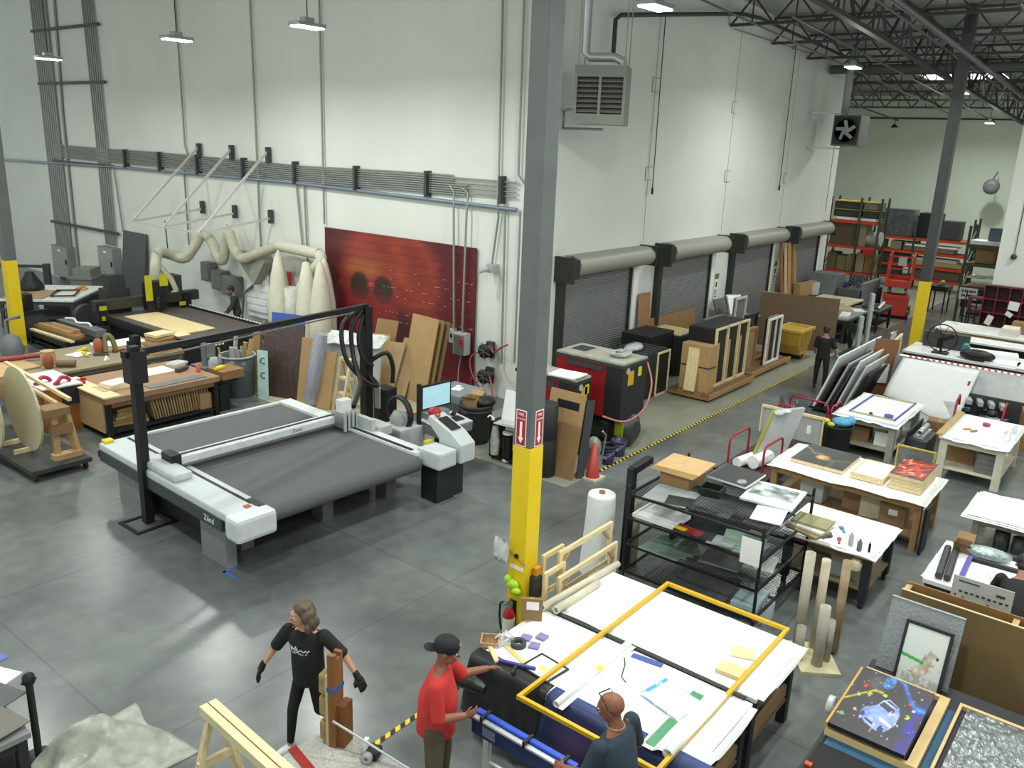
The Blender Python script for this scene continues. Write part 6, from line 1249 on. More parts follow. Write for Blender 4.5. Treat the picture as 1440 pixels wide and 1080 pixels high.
# tool table
bench('tool_table', 'white topped work table with tools next to the wire shelving', 11.3, 12.58, 2.5, 3.78, .84, mat('d8dbd9', .5), DK, lw=.11, shelf=.28, apron=wood('7a5c3c'), casters=True, shelfm=mat('8d7d63', .7))
cover('white paper cover on the tool table', 11.26, 12.62, 2.46, 3.9, .848, drop=.04)
for k, (x, y, h, r, c, lb) in enumerate(((11.44, 2.86, .2, .035, 'b9bdbc', 'pale spray bottle on the tool table'), (11.36, 2.72, .17, .035, '6e7170', 'grey spray can on the tool table'), (11.41, 2.6, .15, .018, '1b1b1b', 'thin black marker bottle on the tool table'))):
    b = MB(); b.lathe([(r, 0), (r, h * .75), (r * .4, h * .85), (r * .4, h)], n=12); simple('bottle', lb, 'bottle', b, plastic(c), (x, y, .86))
for k, (x, y, c, r, lb) in enumerate(((11.85, 3.1, '3b8fae', .6, 'blue green handled tool on the tool table'), (11.6, 3.25, '5a6a72', .2, 'grey blade tool on the tool table'), (11.62, 3.45, '4a4f52', .9, 'dark cutter on the tool table'), (11.45, 3.2, '3d4448', -.4, 'small dark knife on the tool table'), (11.45, 3.02, 'b04a58', .3, 'pink red scissors on the tool table'), (11.4, 3.4, 'c88a28', .2, 'orange tape gun on the tool table by the shelving'))):
    b = MB(); b.bx(-.09, .05, -.015, .015, 0, .02); b.bx(.03, .1, -.03, .03, 0, .025); simple('hand_tool', lb, 'tool', b, plastic(c), (x, y, .858), r, bev=.005)
carton('grey carton on the shelf under the tool table', 11.7, 2.95, .315, .4, .35, .3, .1, LGREY); carton('white carton on the shelf under the tool table', 12.15, 2.85, .315, .35, .3, .25, .0, WHITE)
b = MB(); b.lathe([(.08, 0), (.09, .1), (.05, .14)], n=12); simple('tape_roll', 'pale tape roll hung on the side of the tool table', 'tape', b, mat('c9c2a0', .5), (11.32, 2.72, .59))
slab('grey_case', 'grey case on shelf under the tool table next to cartons', 'case', 12.2, 3.35, .315, .4, .4, .2, GREY, 0)
# canvas table
bench('canvas_table', 'long wooden table carrying framed canvases', 13.75, 15.12, 2.44, 4.98, .87, mat('d8dad6', .5), wood('9b7a4e', ax=2), lw=.1, shelf=.22, apron=wood('a98652'), shelfm=MDF)
lean('black_board', 'black padded panel on the end of the canvas table', 'panel', (13.7, 2.41), (14.05, 2.41), .8, .04, 0, 0, BLACK)
cover('white paper cover on the canvas table', 13.68, 15.2, 2.4, 5.02, .878, drop=.05)
def canvas(lb, x0, x1, y0, y1, z, h, fn, nx=40, edge=PINE, rz=0):
    t = thing('art_canvas', lb, 'canvas', ((x0 + x1) / 2, (y0 + y1) / 2, z), rz); a, c = (x1 - x0) / 2, (y1 - y0) / 2
    MB().bx(-a, a, -c, c, 0, h).build('stretcher', edge, t)
    printed('canvas_face', t, (-a, c, h + .002), (0, -2 * c, 0), (2 * a, 0, 0), nx, nx, fn)
    return t
def flower(u, v):
    c = mixc((52, 56, 55), (70, 74, 72), vnoise(u * 8, v * 8, 1))
    d = abs(v - (.5 - .25 * (u - .5) - .2 * sin(u * 4)));
    if u > .55 and d < .03: c = (92, 108, 66)
    if u < .5 and abs(v - .75 + .6 * u - .05 * sin(u * 20)) < .03: c = (140, 120, 105)
    r = blob(u, v, .47, .42, .13, .12, .5); c = mixc(c, mixc((196, 120, 50), (224, 190, 130), vnoise(u * 20, v * 20, 2)), r)
    if abs(u - .7) < .04 + .0 and v < .35: c = mixc(c, (90, 120, 60), .5)
    return c
canvas('dark grey canvas of orange flower and stem on the canvas table', 14.0, 15.02, 3.82, 4.72, .895, .06, flower)
canvas('blank white canvas in the middle of the canvas table', 13.98, 14.85, 3.15, 3.68, .895, .09, lambda u, v: (238, 240, 236) if .08 < u < .92 and .08 < v < .92 else (216, 196, 150), 24)
for k in range(3): canvas(('lowest', 'second', 'third')[k] + ' pine sided canvas under the orange print', 13.98, 14.95, 2.56, 3.06, .895 + .065 * k, .06, lambda u, v: (226, 224, 214), 4)
def ember(u, v):
    n = vnoise(u * 9 + 2 * v, v * 4, 7) * .6 + vnoise(u * 24, v * 14, 8) * .4
    st = vnoise(u * 5 + v * 9, v * 16 - u * 8, 9); e = min(u, v, 1 - u, 1 - v)
    return mixc(mixc((84, 50, 54), (204, 78, 50), st * 1.3 * min(1, e * 9)), (240, 190, 170), max(0, n * st - .38) * 3.5)
canvas('topmost canvas printed with orange red brush strokes', 13.96, 14.97, 2.56, 3.08, 1.09, .06, ember, 50)
t = stretcher('thin yellow frame standing behind the orange red canvas', 2.66, 3.28, 0, .44, .025, False); t.location = (15.05, 2.95, .882); t.rotation_euler = (0, 0, pi / 2)
for ch in t.children: ch.data.materials[0] = mat('b0a145', .5) if ch.data.materials else None
bpy.data.objects.remove([c for c in t.children if c.name.startswith('middle')][0])
MB().bx(-.28, .28, -.002, .002, .03, .41).build('glass_sheet', mat('77807f', .2, alpha=.6), t)
for k, (x, y, c) in enumerate(((14.3, 4.3, 'c3c7c4'), (14.4, 3.6, '97795a'), (14.2, 2.95, '8d6f4f'), (14.3, 3.3, 'd0c6a8'))): carton(('pale grey', 'tan', 'brown labelled', 'cream')[k] + ' carton on the shelf under the canvas table', x, y, .255, .5, .4, .38, .05 * k, mat(c, .7), lab=k == 2)
# ruler table
bench('ruler_table', 'grey legged table with a blue edged frame on its white top', 17.78, 19.88, 3.92, 5.2, .83, mat('d8dbd9', .5), GLEG, lw=.13, shelf=.2)
cover('white paper cover on the grey legged ruler table', 17.72, 19.94, 3.88, 5.24, .838, drop=.06)
t = thing('picture_frame', 'thin frame with two blue ends lying on the grey legged table', 'frame', (18.85, 4.5, .855))
for x in (-.85, .82): MB().bx(x, x + .03, -.45, .45, 0, .02).build('yellow_dotted_rail', mat('b3ab7a', .5, noise=.5, scale=60), t)
for y in (-.47, .44): MB().bx(-.85, .85, y, y + .03, 0, .02).build('blue_rail', plastic('3f3f9a'), t)
b = MB(); b.pipe((0, 0, 0), (0, 0, .05), .09, .04, 16); simple('tape_roll', 'blue tape roll on the grey legged ruler table', 'tape', b, plastic('5a5fa8'), (18.15, 4.2, .862)); slab('hand_tool', 'small dark tool on the grey legged ruler table', 'tool', 18.1, 4.55, .862, .1, .06, .03, BLACK, .4)
for k, (y, m, lb) in enumerate(((4.75, CARD, 'brown carton on shelf of the ruler table'), (4.2, WHITE, 'white carton stack on shelf of the ruler table'), (4.3, CARD, 'brown carton behind the white cartons of ruler table'))): carton(lb, 18.3 + .55 * (k == 2), y, .235, .5, .42, .3, .1, m)
lean('black_board', 'black panel leaning at the end of the ruler table', 'panel', (18.0, 3.84), (19.2, 3.84), .7, .03, 0, -.08, DK)
b = MB(); b.pipe((-.3, 0, 0), (.4, 0, 0), .06, .05, 12); b.bx(-.3, .4, -.1, .1, -.12, -.06); simple('silver_roll', 'silver roll on the dark bin beside the ruler table', 'roll', b, ALU, (18.6, 3.6, .62)); slab('dark_bin', 'dark bin under the silver roll beside the ruler table', 'bin', 18.6, 3.6, 0, .9, .4, .495, DGREY, 0)
# cream table
bench('cream_table', 'cream legged table with pink tape disc on its white top', 17.6, 19.6, 1.9, 3.1, .88, mat('d8dbd9', .5), CREAM, lw=.14, shelf=.22)
cover('white paper cover on the cream legged table', 17.54, 19.66, 1.86, 3.04, .888, drop=.05)
slab('wood_edge', 'tan board along the edge of the cream legged table', 'board', 18.6, 3.1, .885, 2.0, .12, .03, mat('b89a68', .6))
b = MB(); b.lathe([(.07, 0), (.07, .05)], n=14); simple('pink_disc', 'pink red tape disc on the cream legged table', 'tape', b, plastic('a03a5a'), (18.9, 2.5, .905))
for k, (x, y, c, lb) in enumerate(((18.35, 2.75, 'd69a28', 'orange knife on the cream legged table'), (18.3, 2.62, '777a78', 'grey pencil tool on the cream legged table'), (18.7, 2.1, 'b9bcc2', 'thin pale pen on the cream legged table'))): slab('hand_tool', lb, 'tool', x, y, .905, .05, .16, .02, plastic(c), .8 + .3 * k)
for k, (x, y, h) in enumerate(((18.75, 1.98, .16), (18.15, 2.0, .2))): b = MB(); b.lathe([(.05, 0), (.05, h * .6), (.025, h * .8), (.025, h)], n=12); simple('bottle', ('small clear', 'white')[k] + ' bottle at the edge of the cream legged table', 'bottle', b, (GLASS, WHITE)[k], (x, y, .905))
carton('wide brown carton under the cream legged table', 18.5, 2.75, .255, .8, .5, .42, 0, CARD)
for k in range(4): slab('grey_box', 'grey box in the stack under the cream legged table', 'box', 18.0, 2.2, .255 + .1 * k, .5, .42, .095, GREY, .03 * k, 'grey boxes under cream table')
# table at the frame edge with draped white sheets
bench('sheet_table', 'table with thick white sheets overhanging its edge by the cream table', 13.95, 14.95, -.2, 1.8, .84, mat('8a8a80', .6), GLEG, shelf=.3)
for k in range(3): cover(('lowest', 'middle', 'uppermost')[k] + ' big white sheet on the table at the picture edge', 13.74 + .03 * k, 15.02, -.3, 1.92 - .04 * k, .85 + .022 * k, drop=.03, wav=.012, nx=8, ny=8)
for k, (y, c, h) in enumerate(((1.35, '2f3133', .3), (1.1, '3a3c3d', .26), (.85, '7b4a35', .3), (.6, 'c9b82a', .25))):
    b = MB(); b.lathe([(.11, 0), (.11, h), (.09, h)], n=14); simple('paint_can', ('black coil', 'dark', 'rusty brown', 'yellow')[k] + ' can under the white sheets table', 'can', b, plastic(c), (14.1, y, .335))
# note table
bench('frame_table', 'table with blue and black frame and foil bag at the picture edge', 11.15, 12.62, -.5, 1.84, .85, mat('d8dbd9', .5), DK, shelf=.25)
cover('white paper cover on the table with blue and black frame', 11.2, 12.66, -.5, 1.88, .858, drop=.03)
t = thing('picture_frame', 'black frame with one purple blue side on the picture edge table', 'frame', (11.75, .85, .87), .04)
for xa, xb, ya, yb, m in ((-.42, .42, .58, .64, plastic('3d3a9c')), (-.42, .42, -.64, -.58, BLACK), (-.42, -.36, -.58, .58, BLACK), (.36, .42, -.58, .58, BLACK)): MB().bx(xa, xb, ya, yb, 0, .05).build('rail', m, t)
t = thing('black_tube_pair', 'pair of black tubes lying on the table edge by the blue frame', 'tube', (11.75, 1.68, .9), .1)
for y in (-.05, .05): MB().cyl((-.5, y, 0), (.5, y, 0), .045, n=12).build('tube', DGREY, t)
t = thing('foil_bag', 'silver foil bag beside a brown carton on the picture edge table', 'bag', (12.35, 1.3, .87), .1)
b = MB(); b.ball((0, 0, .07), (.14, .3, .08), 14, 8); b.build('bag', mat('a5b6b8', .25, .4, noise=.3, scale=20, bump=.8), t)
carton('small brown open carton next to the foil bag', 12.38, 1.62, .87, .2, .22, .12, 0, CARD, True)
slab('black_bar', 'long black bar at the back of the picture edge table', 'bar', 12.55, .5, .87, .08, 1.1, .05, BLACK)
slab('wood_stick', 'thin tan stick inside the blue and black frame', 'stick', 11.7, 1.15, .87, .3, .015, .01, PINE, .3)
# cardboard wall crate
t = thing('flat_crate', 'huge flat cardboard crate standing open behind the framed art', 'crate', (9.43, .55, 0))
MB().bx(0, .02, -1.4, 1.19, 0, 1.45).build('front_board', mat('7c6642', .75, noise=.05), t); MB().bx(.24, .26, -1.4, 1.19, 0, 1.45).build('back_board', mat('8a6a3e', .75), t)
for y in (1.13, .05, -.9): MB().bx(.02, .24, y, y + .06, 0, 1.42).build('divider', PLY, t)
MB().bx(-.004, .024, -1.4, 1.19, 1.45, 1.458).build('pale_edge', mat('d4bf94', .7), t); MB().bx(.02, .24, -1.4, 1.13, 0, .03).build('crate_floor', MDF, t)
lean('brown_board', 'second brown board behind the flat cardboard crate', 'board', (9.95, 1.3), (9.95, -.9), 1.36, .03, -.1, 0, mat('8f6a3a', .75))
t = thing('note_board', 'pale grey note board with rows of dark dashes above the flat crate', 'sign', (10.3, 1.05, 1.0))
MB().bx(0, .015, -.3, .33, -1.0, .42).build('board', mat('b7bdbb', .5), t)
b = MB()
for k in range(9): b.bx(-.003, 0, .25 - k * .06 - .035, .25 - k * .06, .23 - .006 * (k % 2), .25)
for k in range(26): y = rnd(-.25, .28); z = rnd(.02, .17); b.bx(-.003, 0, y, y + rnd(.006, .03), z, z + rnd(.006, .03))
b.bx(-.003, 0, -.22, -.13, .3, .33); b.bx(-.003, 0, .05, .27, .36, .375); b.build('lettering', DGREY, t, kind='stuff')
# art table
t = bench('art_table', 'low table holding two crated art pieces', 6.55, 8.9, -.6, 1.8, .8, mat('2e3134', .7), DK, shelf=.3)
slab('blue_pad', 'teal blue foam pad under the wooden art tray', 'pad', 7.75, .62, .805, 1.35, 2.2, .04, mat('2d5878', .7)); 
slab('black_pad', 'black mat in front of the teal blue pad', 'mat', 6.82, .7, .805, .48, 2.1, .05, mat('16191b', .8))
slab('orange_tag', 'tiny orange tag at the corner of the black mat', 'tag', 6.68, 1.72, .857, .05, .06, .02, plastic('c24a22'))
def tray(lb, x0, x1, y0, y1, z):
    t = thing('wood_tray', lb, 'tray', ((x0 + x1) / 2, (y0 + y1) / 2, z)); a, c = (x1 - x0) / 2, (y1 - y0) / 2; w = .09
    for xa, xb, ya, yb in ((-a, a, -c, -c + w), (-a, a, c - w * .3, c), (-a, -a + w * .5, -c + w, c - w * .3), (a - w * .5, a, -c + w, c - w * .3)): MB().bx(xa, xb, ya, yb, 0, .07).build('tray_rail', mat('cfb47c', .6, noise=.1), t)
    MB().bx(-a + .04, a - .04, -c + .08, c - .03, 0, .02).build('tray_floor', mat('2a2640', .6), t)
    return t
tray('pine tray holding the black print of a glowing car', 7.2, 8.5, .95, 1.76, .85); tray('pine tray holding the foil wrapped panel', 7.2, 8.5, -.1, .86, .85)
def carprint(u, v):
    # u across (viewer's right), v up the sheet
    c = mixc((44, 42, 46), (58, 54, 60), vnoise(u * 4, v * 4, 1)); n = vnoise(u * 26, v * 26, 3); n2 = vnoise(u * 9, v * 9, 4)
    if u > .55: c = mixc(c, (44, 40, 150), blob(u, v, .95, .3, .12, .45, .7) * max(0, n2 - .1) * 1.3)
    d = abs(v - (.97 - .42 * max(0, u - .4) ** 1.0 - .1 * sin(u * 9))); 
    if u > .38: c = mixc(c, mixc((30, 60, 190), (70, 170, 250), n), max(0, 1 - d / .07) * .95)
    if blob(u, v, .42, .9, .07, .1, .6) > .3: c = mixc(c, (60, 140, 245), .8 * n + .2)
    if u < .42:
        d = abs(v - (.42 + .95 * u - .9 * max(0, u - .3))); c = mixc(c, mixc((150, 140, 20), (225, 214, 40), n), max(0, 1 - d / .035) if d < .035 else 0)
    c = mixc(c, (120, 120, 118), blob(u, v, .28, .82, .1, .1, .6) * .45 * (n + .3))
    def poly(P): 
        r = False
        for q in range(len(P)):
            (x1, y1), (x2, y2) = P[q], P[q - 1]
            if (y1 > v) != (y2 > v) and u < (x2 - x1) * (v - y1) / (y2 - y1) + x1: r = not r
        return r
    if poly([(.27, .34), (.3, .42), (.42, .5), (.46, .6), (.53, .65), (.69, .58), (.74, .46), (.73, .3), (.66, .18), (.56, .15), (.38, .21), (.29, .27)]): c = mixc((66, 88, 176), (206, 218, 250), n * .35 + .75 * vnoise(u * 7, v * 7, 6) - .05)
    if poly([(.44, .52), (.48, .59), (.66, .53), (.64, .45)]) or poly([(.5, .61), (.53, .635), (.67, .58), (.66, .56)]): c = (48, 52, 84)
    if poly([(.42, .48), (.6, .41), (.68, .3), (.52, .3), (.36, .38)]): c = mixc(c, (150, 180, 245), .5)
    if poly([(.52, .36), (.7, .3), (.71, .26), (.54, .31)]): c = (244, 248, 255)
    if poly([(.36, .25), (.48, .21), (.49, .24), (.37, .28)]) or blob(u, v, .31, .31, .03, .04, .2) > .5 or blob(u, v, .6, .2, .04, .05, .2) > .5: c = (40, 46, 86)
    for (x, y, k, r) in ((.16, .72, (190, 50, 50), .03), (.45, .68, (170, 210, 40), .03), (.78, .7, (200, 60, 60), .02), (.82, .5, (160, 200, 50), .035), (.27, .62, (190, 210, 60), .03), (.86, .62, (200, 205, 210), .02), (.2, .33, (210, 150, 140), .025), (.08, .2, (120, 150, 120), .03)):
        c = mixc(c, k, blob(u, v, x, y, r, r, .5) * (n > .3))
    if n > .93: c = mixc(c, (230, 230, 230), .7)
    return c
t = thing('art_canvas', 'black print of a glowing white blue car with coloured smoke', 'canvas', (7.72, 1.4, .99))
MB().ob((-.53, -.34, -.03), (1.07, 0, .05), (0, .68, 0), (0, 0, .04)).build('stretcher', BLACK, t)
printed('canvas_face', t, (-.53, .34, .0115), (0, -.68, 0), (1.07, 0, .05), 100, 140, carprint)
MB().bx(-.53, .53, .342, .362, -.02, .03).build('gold_edge', mat('c79a3a', .5), t).rotation_euler = (0, -.047, 0)
t = thing('foil_artwork', 'panel wrapped in crinkled silver foil in the second tray', 'panel', (7.85, .38, .9))
MB().sheet(40, 40, lambda u, v: (-.55 + 1.1 * u, -.4 + .8 * v, .03 + .02 * vnoise(u * 14, v * 14, 3) + .012 * vnoise(u * 33, v * 29, 5)), .03, False).build('foil_wrap', mat('84898b', .3, .5, noise=.3, scale=10, bump=.5), t)
# horse picture
t = thing('horse_picture', 'black framed picture of a rearing pale horse leaning on the crate', 'picture', (8.62, 1.3, .81)); t.rotation_euler = (0, radians(20), 0)
BKF = BLACK; HW, HH = .46, .66
for ya, yb, za, zb in ((-HW / 2, HW / 2, 0, .03), (-HW / 2, HW / 2, HH - .03, HH), (-HW / 2, -HW / 2 + .03, .03, HH - .03), (HW / 2 - .03, HW / 2, .03, HH - .03)): MB().bx(-.02, .03, ya, yb, za, zb).build('frame_rail', BLACK, t)
def horse(u, v):
    c = mixc((196, 203, 200), (210, 216, 212), v); hb = mixc((222, 217, 203), (158, 146, 126), vnoise(u * 12, v * 12, 2))
    m = max(blob(u, v, .58, .36, .12, .16, .15), blob(u, v, .66, .5, .07, .16, .15), blob(u, v, .74, .58, .1, .045, .2), blob(u, v, .44, .22, .14, .12, .2))
    if .6 < u < .97 and abs(v - (.36 + .05 * sin((u - .6) * 9))) < .02: m = 1
    if .6 < u < .8 and abs(v - (.3 + .5 * (u - .7) ** 2)) < .018: m = 1
    c = mixc(c, hb, m); c = mixc(c, (60, 50, 44), blob(u, v, .84, .55, .035, .03, .3)); c = mixc(c, (150, 60, 40), blob(u, v, .55, .52, .025, .05, .5) * .4)
    if abs(v - (.46 - .1 * u)) < .028 and u < .55: c = (52, 160, 62)
    if v < .16 and vnoise(u * 20, v * 12, 5) > .4: c = mixc(c, (150, 146, 136), .6)
    if .22 < u < .34 and abs(v - .2) < .012: c = (90, 94, 92)
    return c
printed('picture_face', t, (-.012, HW / 2 - .03, .03), (0, -HW + .06, 0), (0, 0, HH - .06), 50, 70, horse); MB().bx(-.011, .02, -HW / 2 + .03, HW / 2 - .03, .03, HH - .03).build('backing', DGREY, t)
t = thing('bubble_wrap', 'grey bubble wrapped sheet standing behind the horse picture', 'sheet', (8.76, 1.38, .81)); t.rotation_euler = (0, radians(20), 0)
MB().bx(-.0, .02, -.36, .36, 0, .78).build('wrapped_sheet', mat('858b8c', .25, noise=.15, scale=30, bump=.5), t); MB().bx(-.012, .032, -.36, .36, .78, .79).build('film_edge', FILM, t)
b = MB(); b.pipe((0, -.03, 0), (0, .03, 0), .09, .075, 16); simple('tape_roll', 'clear tape roll at the corner of the pine tray', 'tape', b, FILM, (7.62, 1.84, .9))
# ------------------------------------------------------------------ panel cart with red hoops
t = thing('panel_cart', 'low cart with red tubular hoops carrying wrapped panels', 'cart', (15.9, 5.75, 0))
MB().bx(-1.5, 1.7, -.5, .5, .18, .24).build('deck', mat('4a3434', .6), t)
for x in (-1.3, 1.5):
    for y in (-.4, .4): MB().cyl((x, y - .03, .09), (x, y + .03, .09), .09, n=12).build('caster', BLACK, t)
def hoop(x0, y0, x1, y1, h, r=.022): 
    d = Vector((x1 - x0, y1 - y0, 0)); e = d.normalized() * .1
    return MB().tube([(x0, y0, .24), (x0, y0, h - .12), (x0 + e.x * .3, y0 + e.y * .3, h - .03), (x0 + e.x, y0 + e.y, h), (x1 - e.x, y1 - e.y, h), (x1 - e.x * .3, y1 - e.y * .3, h - .03), (x1, y1, h - .12), (x1, y1, .24)], r, 8)
for a in ((-1.42, .32, -.55, .3, .88), (-1.45, -.38, -.6, -.4, .86), (1.3, .48, 1.3, .1, .92)): hoop(*a).build('red_hoop', REDP, t)
t = thing('panel_cart', 'second small cart with taller red hoops behind the wrapped panels', 'cart', (17.75, 5.75, 0))
MB().bx(-.05, .8, -.5, .5, .12, .18).build('deck', BLACK, t)
for x in (.05, .7):
    for y in (-.4, .4): MB().cyl((x, y - .03, .06), (x, y + .03, .06), .06, n=12).build('caster', BLACK, t)
for a in ((.1, .45, .0, -.42, .98), (.1, -.46, .75, -.46, .9)): hoop(*a).build('red_hoop', REDP, t)
t = thing('wrapped_sheet', 'bubble wrapped grey panel leaning upright on the red hooped cart', 'panel', (15.3, 5.5, .245))
MB().ob((-.3, .3, 0), (.7, -.35, 0), (.5, -.15, 1.0), (.06, .08, 0)).build('wrapped_panel', mat('b3b8b8', .35, noise=.08, scale=5, bump=.2), t); MB().ob((-.33, .31, 0), (.04, -.02, 0), (.5, -.15, 1.0), (.05, .07, 0)).build('yellow_edge', plastic('9c9c4a'), t)
b = MB(); b.ball((0, 0, 0), (.14, .1, .06)); b.ball((.1, -.1, .03), (.1, .1, .05)); simple('film_tuft', 'bunched white film at the top of the bubble wrapped panel', 'film', b, FILM, (15.6, 5.6, 1.22)) 
t = thing('framed_board', 'pale canvas back with pine rim standing across the red hooped cart', 'frame', (17.1, 5.85, .245))
MB().bx(0, .03, -.65, .65, 0, .56).build('board', mat('a9adab', .5), t); MB().bx(-.03, .05, -.68, .68, .56, .61).build('top_rail', PINEY, t)
for y in (-.68, .65): MB().bx(-.03, .05, y, y + .03, 0, .56).build('side_rail', PINEZ, t)
MB().bx(-.004, 0, -.42, -.34, .2, .38).build('white_sticker', WHITE, t)
for k, (x, y, r) in enumerate(((14.95, 5.95, .1), (15.1, 5.7, .13))):
    b = MB(); b.cyl((-.3, 0, r), (.25, -.1, r), r, n=14); simple('white_parcel', ('smaller', 'larger')[k] + ' white paper roll lying on the red hooped cart', 'roll', b, PAPER, (x, y, .245))
t = thing('trash_can', 'black trash can with blue bag and yellow scraps by the ruler table', 'bin', (17.3, 4.95, 0))
MB().lathe([(.25, 0), (.3, .7), (.32, .72), (.28, .72), (.24, .1)], n=20).build('bin_body', BLACK, t)
b = MB(); b.ball((0, 0, 0), (.16, .2, .1)); b.ball((.1, -.15, .03), (.12, .1, .1)); simple('blue_bag', 'bright blue crumpled bag on the black trash can', 'bag', b, plastic('5aa6cc'), (17.35, 4.9, .78))
for k in range(2): b = MB(); b.ball((0, 0, 0), (.06, .08, .05)); simple('yellow_scrap', ('upper', 'lower')[k] + ' yellow scrap beside the blue bag', 'scrap', b, plastic('c9c83a'), (17.15, 5.15 - .1 * k, .8 - .06 * k))
b = MB(); b.lathe([(.3, .0), (.33, .8), (.3, .82), (.28, .1)], n=18); simple('clear_bin', 'smoky clear bin behind the red hoops', 'bin', b, mat('5c6262', .2, alpha=.7), (18.4, 6.3, 0))
# board rack
FOAM = mat('e3e6e5', .5, noise=.03)
for k, (x0, x1, y, h, dy, m, lb) in enumerate(((20.2, 23.6, 6.42, 1.32, -.45, FOAM, 'longest white foam board of the leaning stack by the aisle'), (20.3, 22.6, 6.3, 1.1, -.4, BLACK, 'black board behind the longest white foam board'), (20.4, 22.9, 6.2, 1.15, -.42, LGREY, 'light grey board in the leaning stack'), (20.5, 22.4, 6.1, 1.05, -.4, DGREY, 'dark grey board in the leaning stack'),
                                                 (20.6, 23.3, 6.0, 1.22, -.42, FOAM, 'second white foam board of the leaning stack'), (20.7, 23.0, 5.85, 1.1, -.4, mat('ccd0cf', .5), 'pale grey wide board of the leaning stack'), (20.9, 22.6, 5.72, .85, -.3, BLACK, 'short black board at the front of the leaning stack'))):
    lean('foam_board', lb, 'board', (x1, y), (x0, y), h, .04, 0, dy, m, z0=.14)
t = thing('board_cart', 'black cart under the leaning foam boards', 'cart', (21.7, 5.95, 0)); MB().bx(-1.5, 1.6, -.5, .6, .08, .135).build('deck', BLACK, t)
for x in (-1.3, 1.4):
    for y in (-.4, .5): MB().cyl((x, y - .02, .04), (x, y + .02, .04), .04, n=10).build('caster', BLACK, t)
lean('brown_board', 'tall narrow brown board with white papers beside the foam boards', 'board', (22.3, 5.85), (22.62, 5.35), 1.62, .04, .1, -.05, mat('8a5f3c', .7))
lean('white_board', 'small white panel on the tall narrow brown board', 'board', (22.22, 5.78), (22.45, 5.4), .5, .02, .05, 0, WHITE, z0=.5)
lean('dark_red_board', 'dark red board edge beside the tall narrow brown board', 'board', (22.2, 5.98), (22.25, 5.85), 1.0, .03, .1, 0, plastic('5e2f33'))
b = MB(); b.beam((23.2, 5.7, 1.25), (25.2, 5.85, 1.3), .06); b.beam((23.2, 5.7, 0), (23.2, 5.7, 1.25), .07); b.beam((25.1, 5.85, 0), (25.1, 5.85, 1.3), .07); simple('pine_rail', 'long pine rail on legs behind the tall brown board', 'rail', b, PINE)
b = MB(); b.sheet(6, 6, lambda u, v: (.5 * u, .12 * vnoise(u * 5, v * 5), .35 * v), .02); simple('clear_film', 'crumpled clear film behind the tall brown board', 'film', b, FILM, (23.4, 5.65, 1.3))
# gaylord of white sheets with striped edge
t = thing('sheet_bin', 'long white sided bin with red striped top edge', 'bin', (22.2, 3.95, 0))
MB().ob((.25, 1.35, .05), (0, -3.9, 0), (.45, 0, 1.12), (.05, 0, 0)).build('white_side', mat('cdd1d0', .5), t)
MB().ob((.69, 1.35, 1.175), (0, -3.9, 0), (.08, 0, .03), (0, 0, .01)).build('top_edge', WHITE, t)
b = MB()
for k in range(26): b.ob((.69, 1.1 - k * .14, 1.19), (0, -.06, 0), (.08, .03, .03), (0, 0, .006))
b.build('red_stripe', plastic('b5443a'), t, kind='stuff')
MB().bx(.8, 1.3, -2.5, 1.3, .0, 1.0).build('inner_stack', mat('9da3a3', .6), t)
lean('dark_board', 'grey corner board showing behind the big white sheet', 'board', (22.2, 5.32), (22.3, 4.5), 1.22, .03, .45, 0, GREY)
b = MB(); b.sheet(14, 10, lambda u, v: (21.55 + .95 * v - .15 * u * (1 - v), 5.2 - 1.75 * u - .1 * v, .42 + .82 * v ** .8 - .35 * u * (1 - v) + .05 * sin(u * 6) * (1 - v)), .012); simple('white_sheet', 'huge white sheet drooping over the front of the striped bin', 'sheet', b, mat('e4e7e7', .45, noise=.03))
b = MB(); b.sheet(10, 8, lambda u, v: (21.35 + .4 * v, 5.15 - 1.6 * u, .12 + .45 * v - .1 * u * (1 - v) + .06 * sin(u * 5 + 1)), .012); simple('grey_film', 'grey film sheet sagging below the huge white sheet', 'film', b, mat('b5babb', .3, noise=.15, scale=4))
t = thing('tool_cart', 'black cart of foil packed bags with red tube uprights', 'cart', (21.6, 2.85, 0))
MB().bx(-.7, .5, -.75, .75, .1, .2).build('deck', BLACK, t); MB().bx(.45, .5, -.75, .75, .2, .75).build('back_board', DGREY, t)
for x in (-.6, .4):
    for y in (-.65, .65): MB().cyl((x, y - .02, .05), (x, y + .02, .05), .05, n=10).build('caster', BLACK, t)
for y in (.62, -.35): MB().tube([(-.68, y, .2), (-.5, y, .75), (-.3, y, .85), (-.2, y, .6)], .025, 8).build('red_upright', REDP, t)
MB().tube([(.3, .7, .2), (.6, .62, 1.0)], .025, 8).build('red_upright', REDP, t)
for k in range(14):
    b = MB(); b.ball((0, 0, .06), (rnd(.1, .2), rnd(.08, .14), rnd(.05, .09)), 8, 6); o = simple('foil_bag', 'crumpled packet in the red upright cart', 'packet', b, mat(('7f8585', 'b9bdbd', '2c2f30')[k % 3], .3, .3, noise=.3, scale=14, bump=.7), (21.2 + .22 * (k % 4) + rnd(-.05, .05), 2.45 + .17 * (k // 1 % 8), .21 + .1 * (k % 3)), rnd(0, 3), 'packets in the cart')
for k in range(4): b = MB(); b.bx(-.2, .2, -.06, .06, 0, .12); simple('grey_packet', 'grey bar behind the cart of packets', 'packet', b, LGREY, (21.9, 2.65 + .24 * k, .55), .3, 'grey bars in the cart', .02)
carton('tall brown carton at the picture edge beside the cart of packets', 21.3, 1.8, 0, 1.1, .7, .75, .2, CARD); carton('brown carton in front of the cart of packets', 20.4, 3.62, 0, .4, .5, .4, .1, CARD)
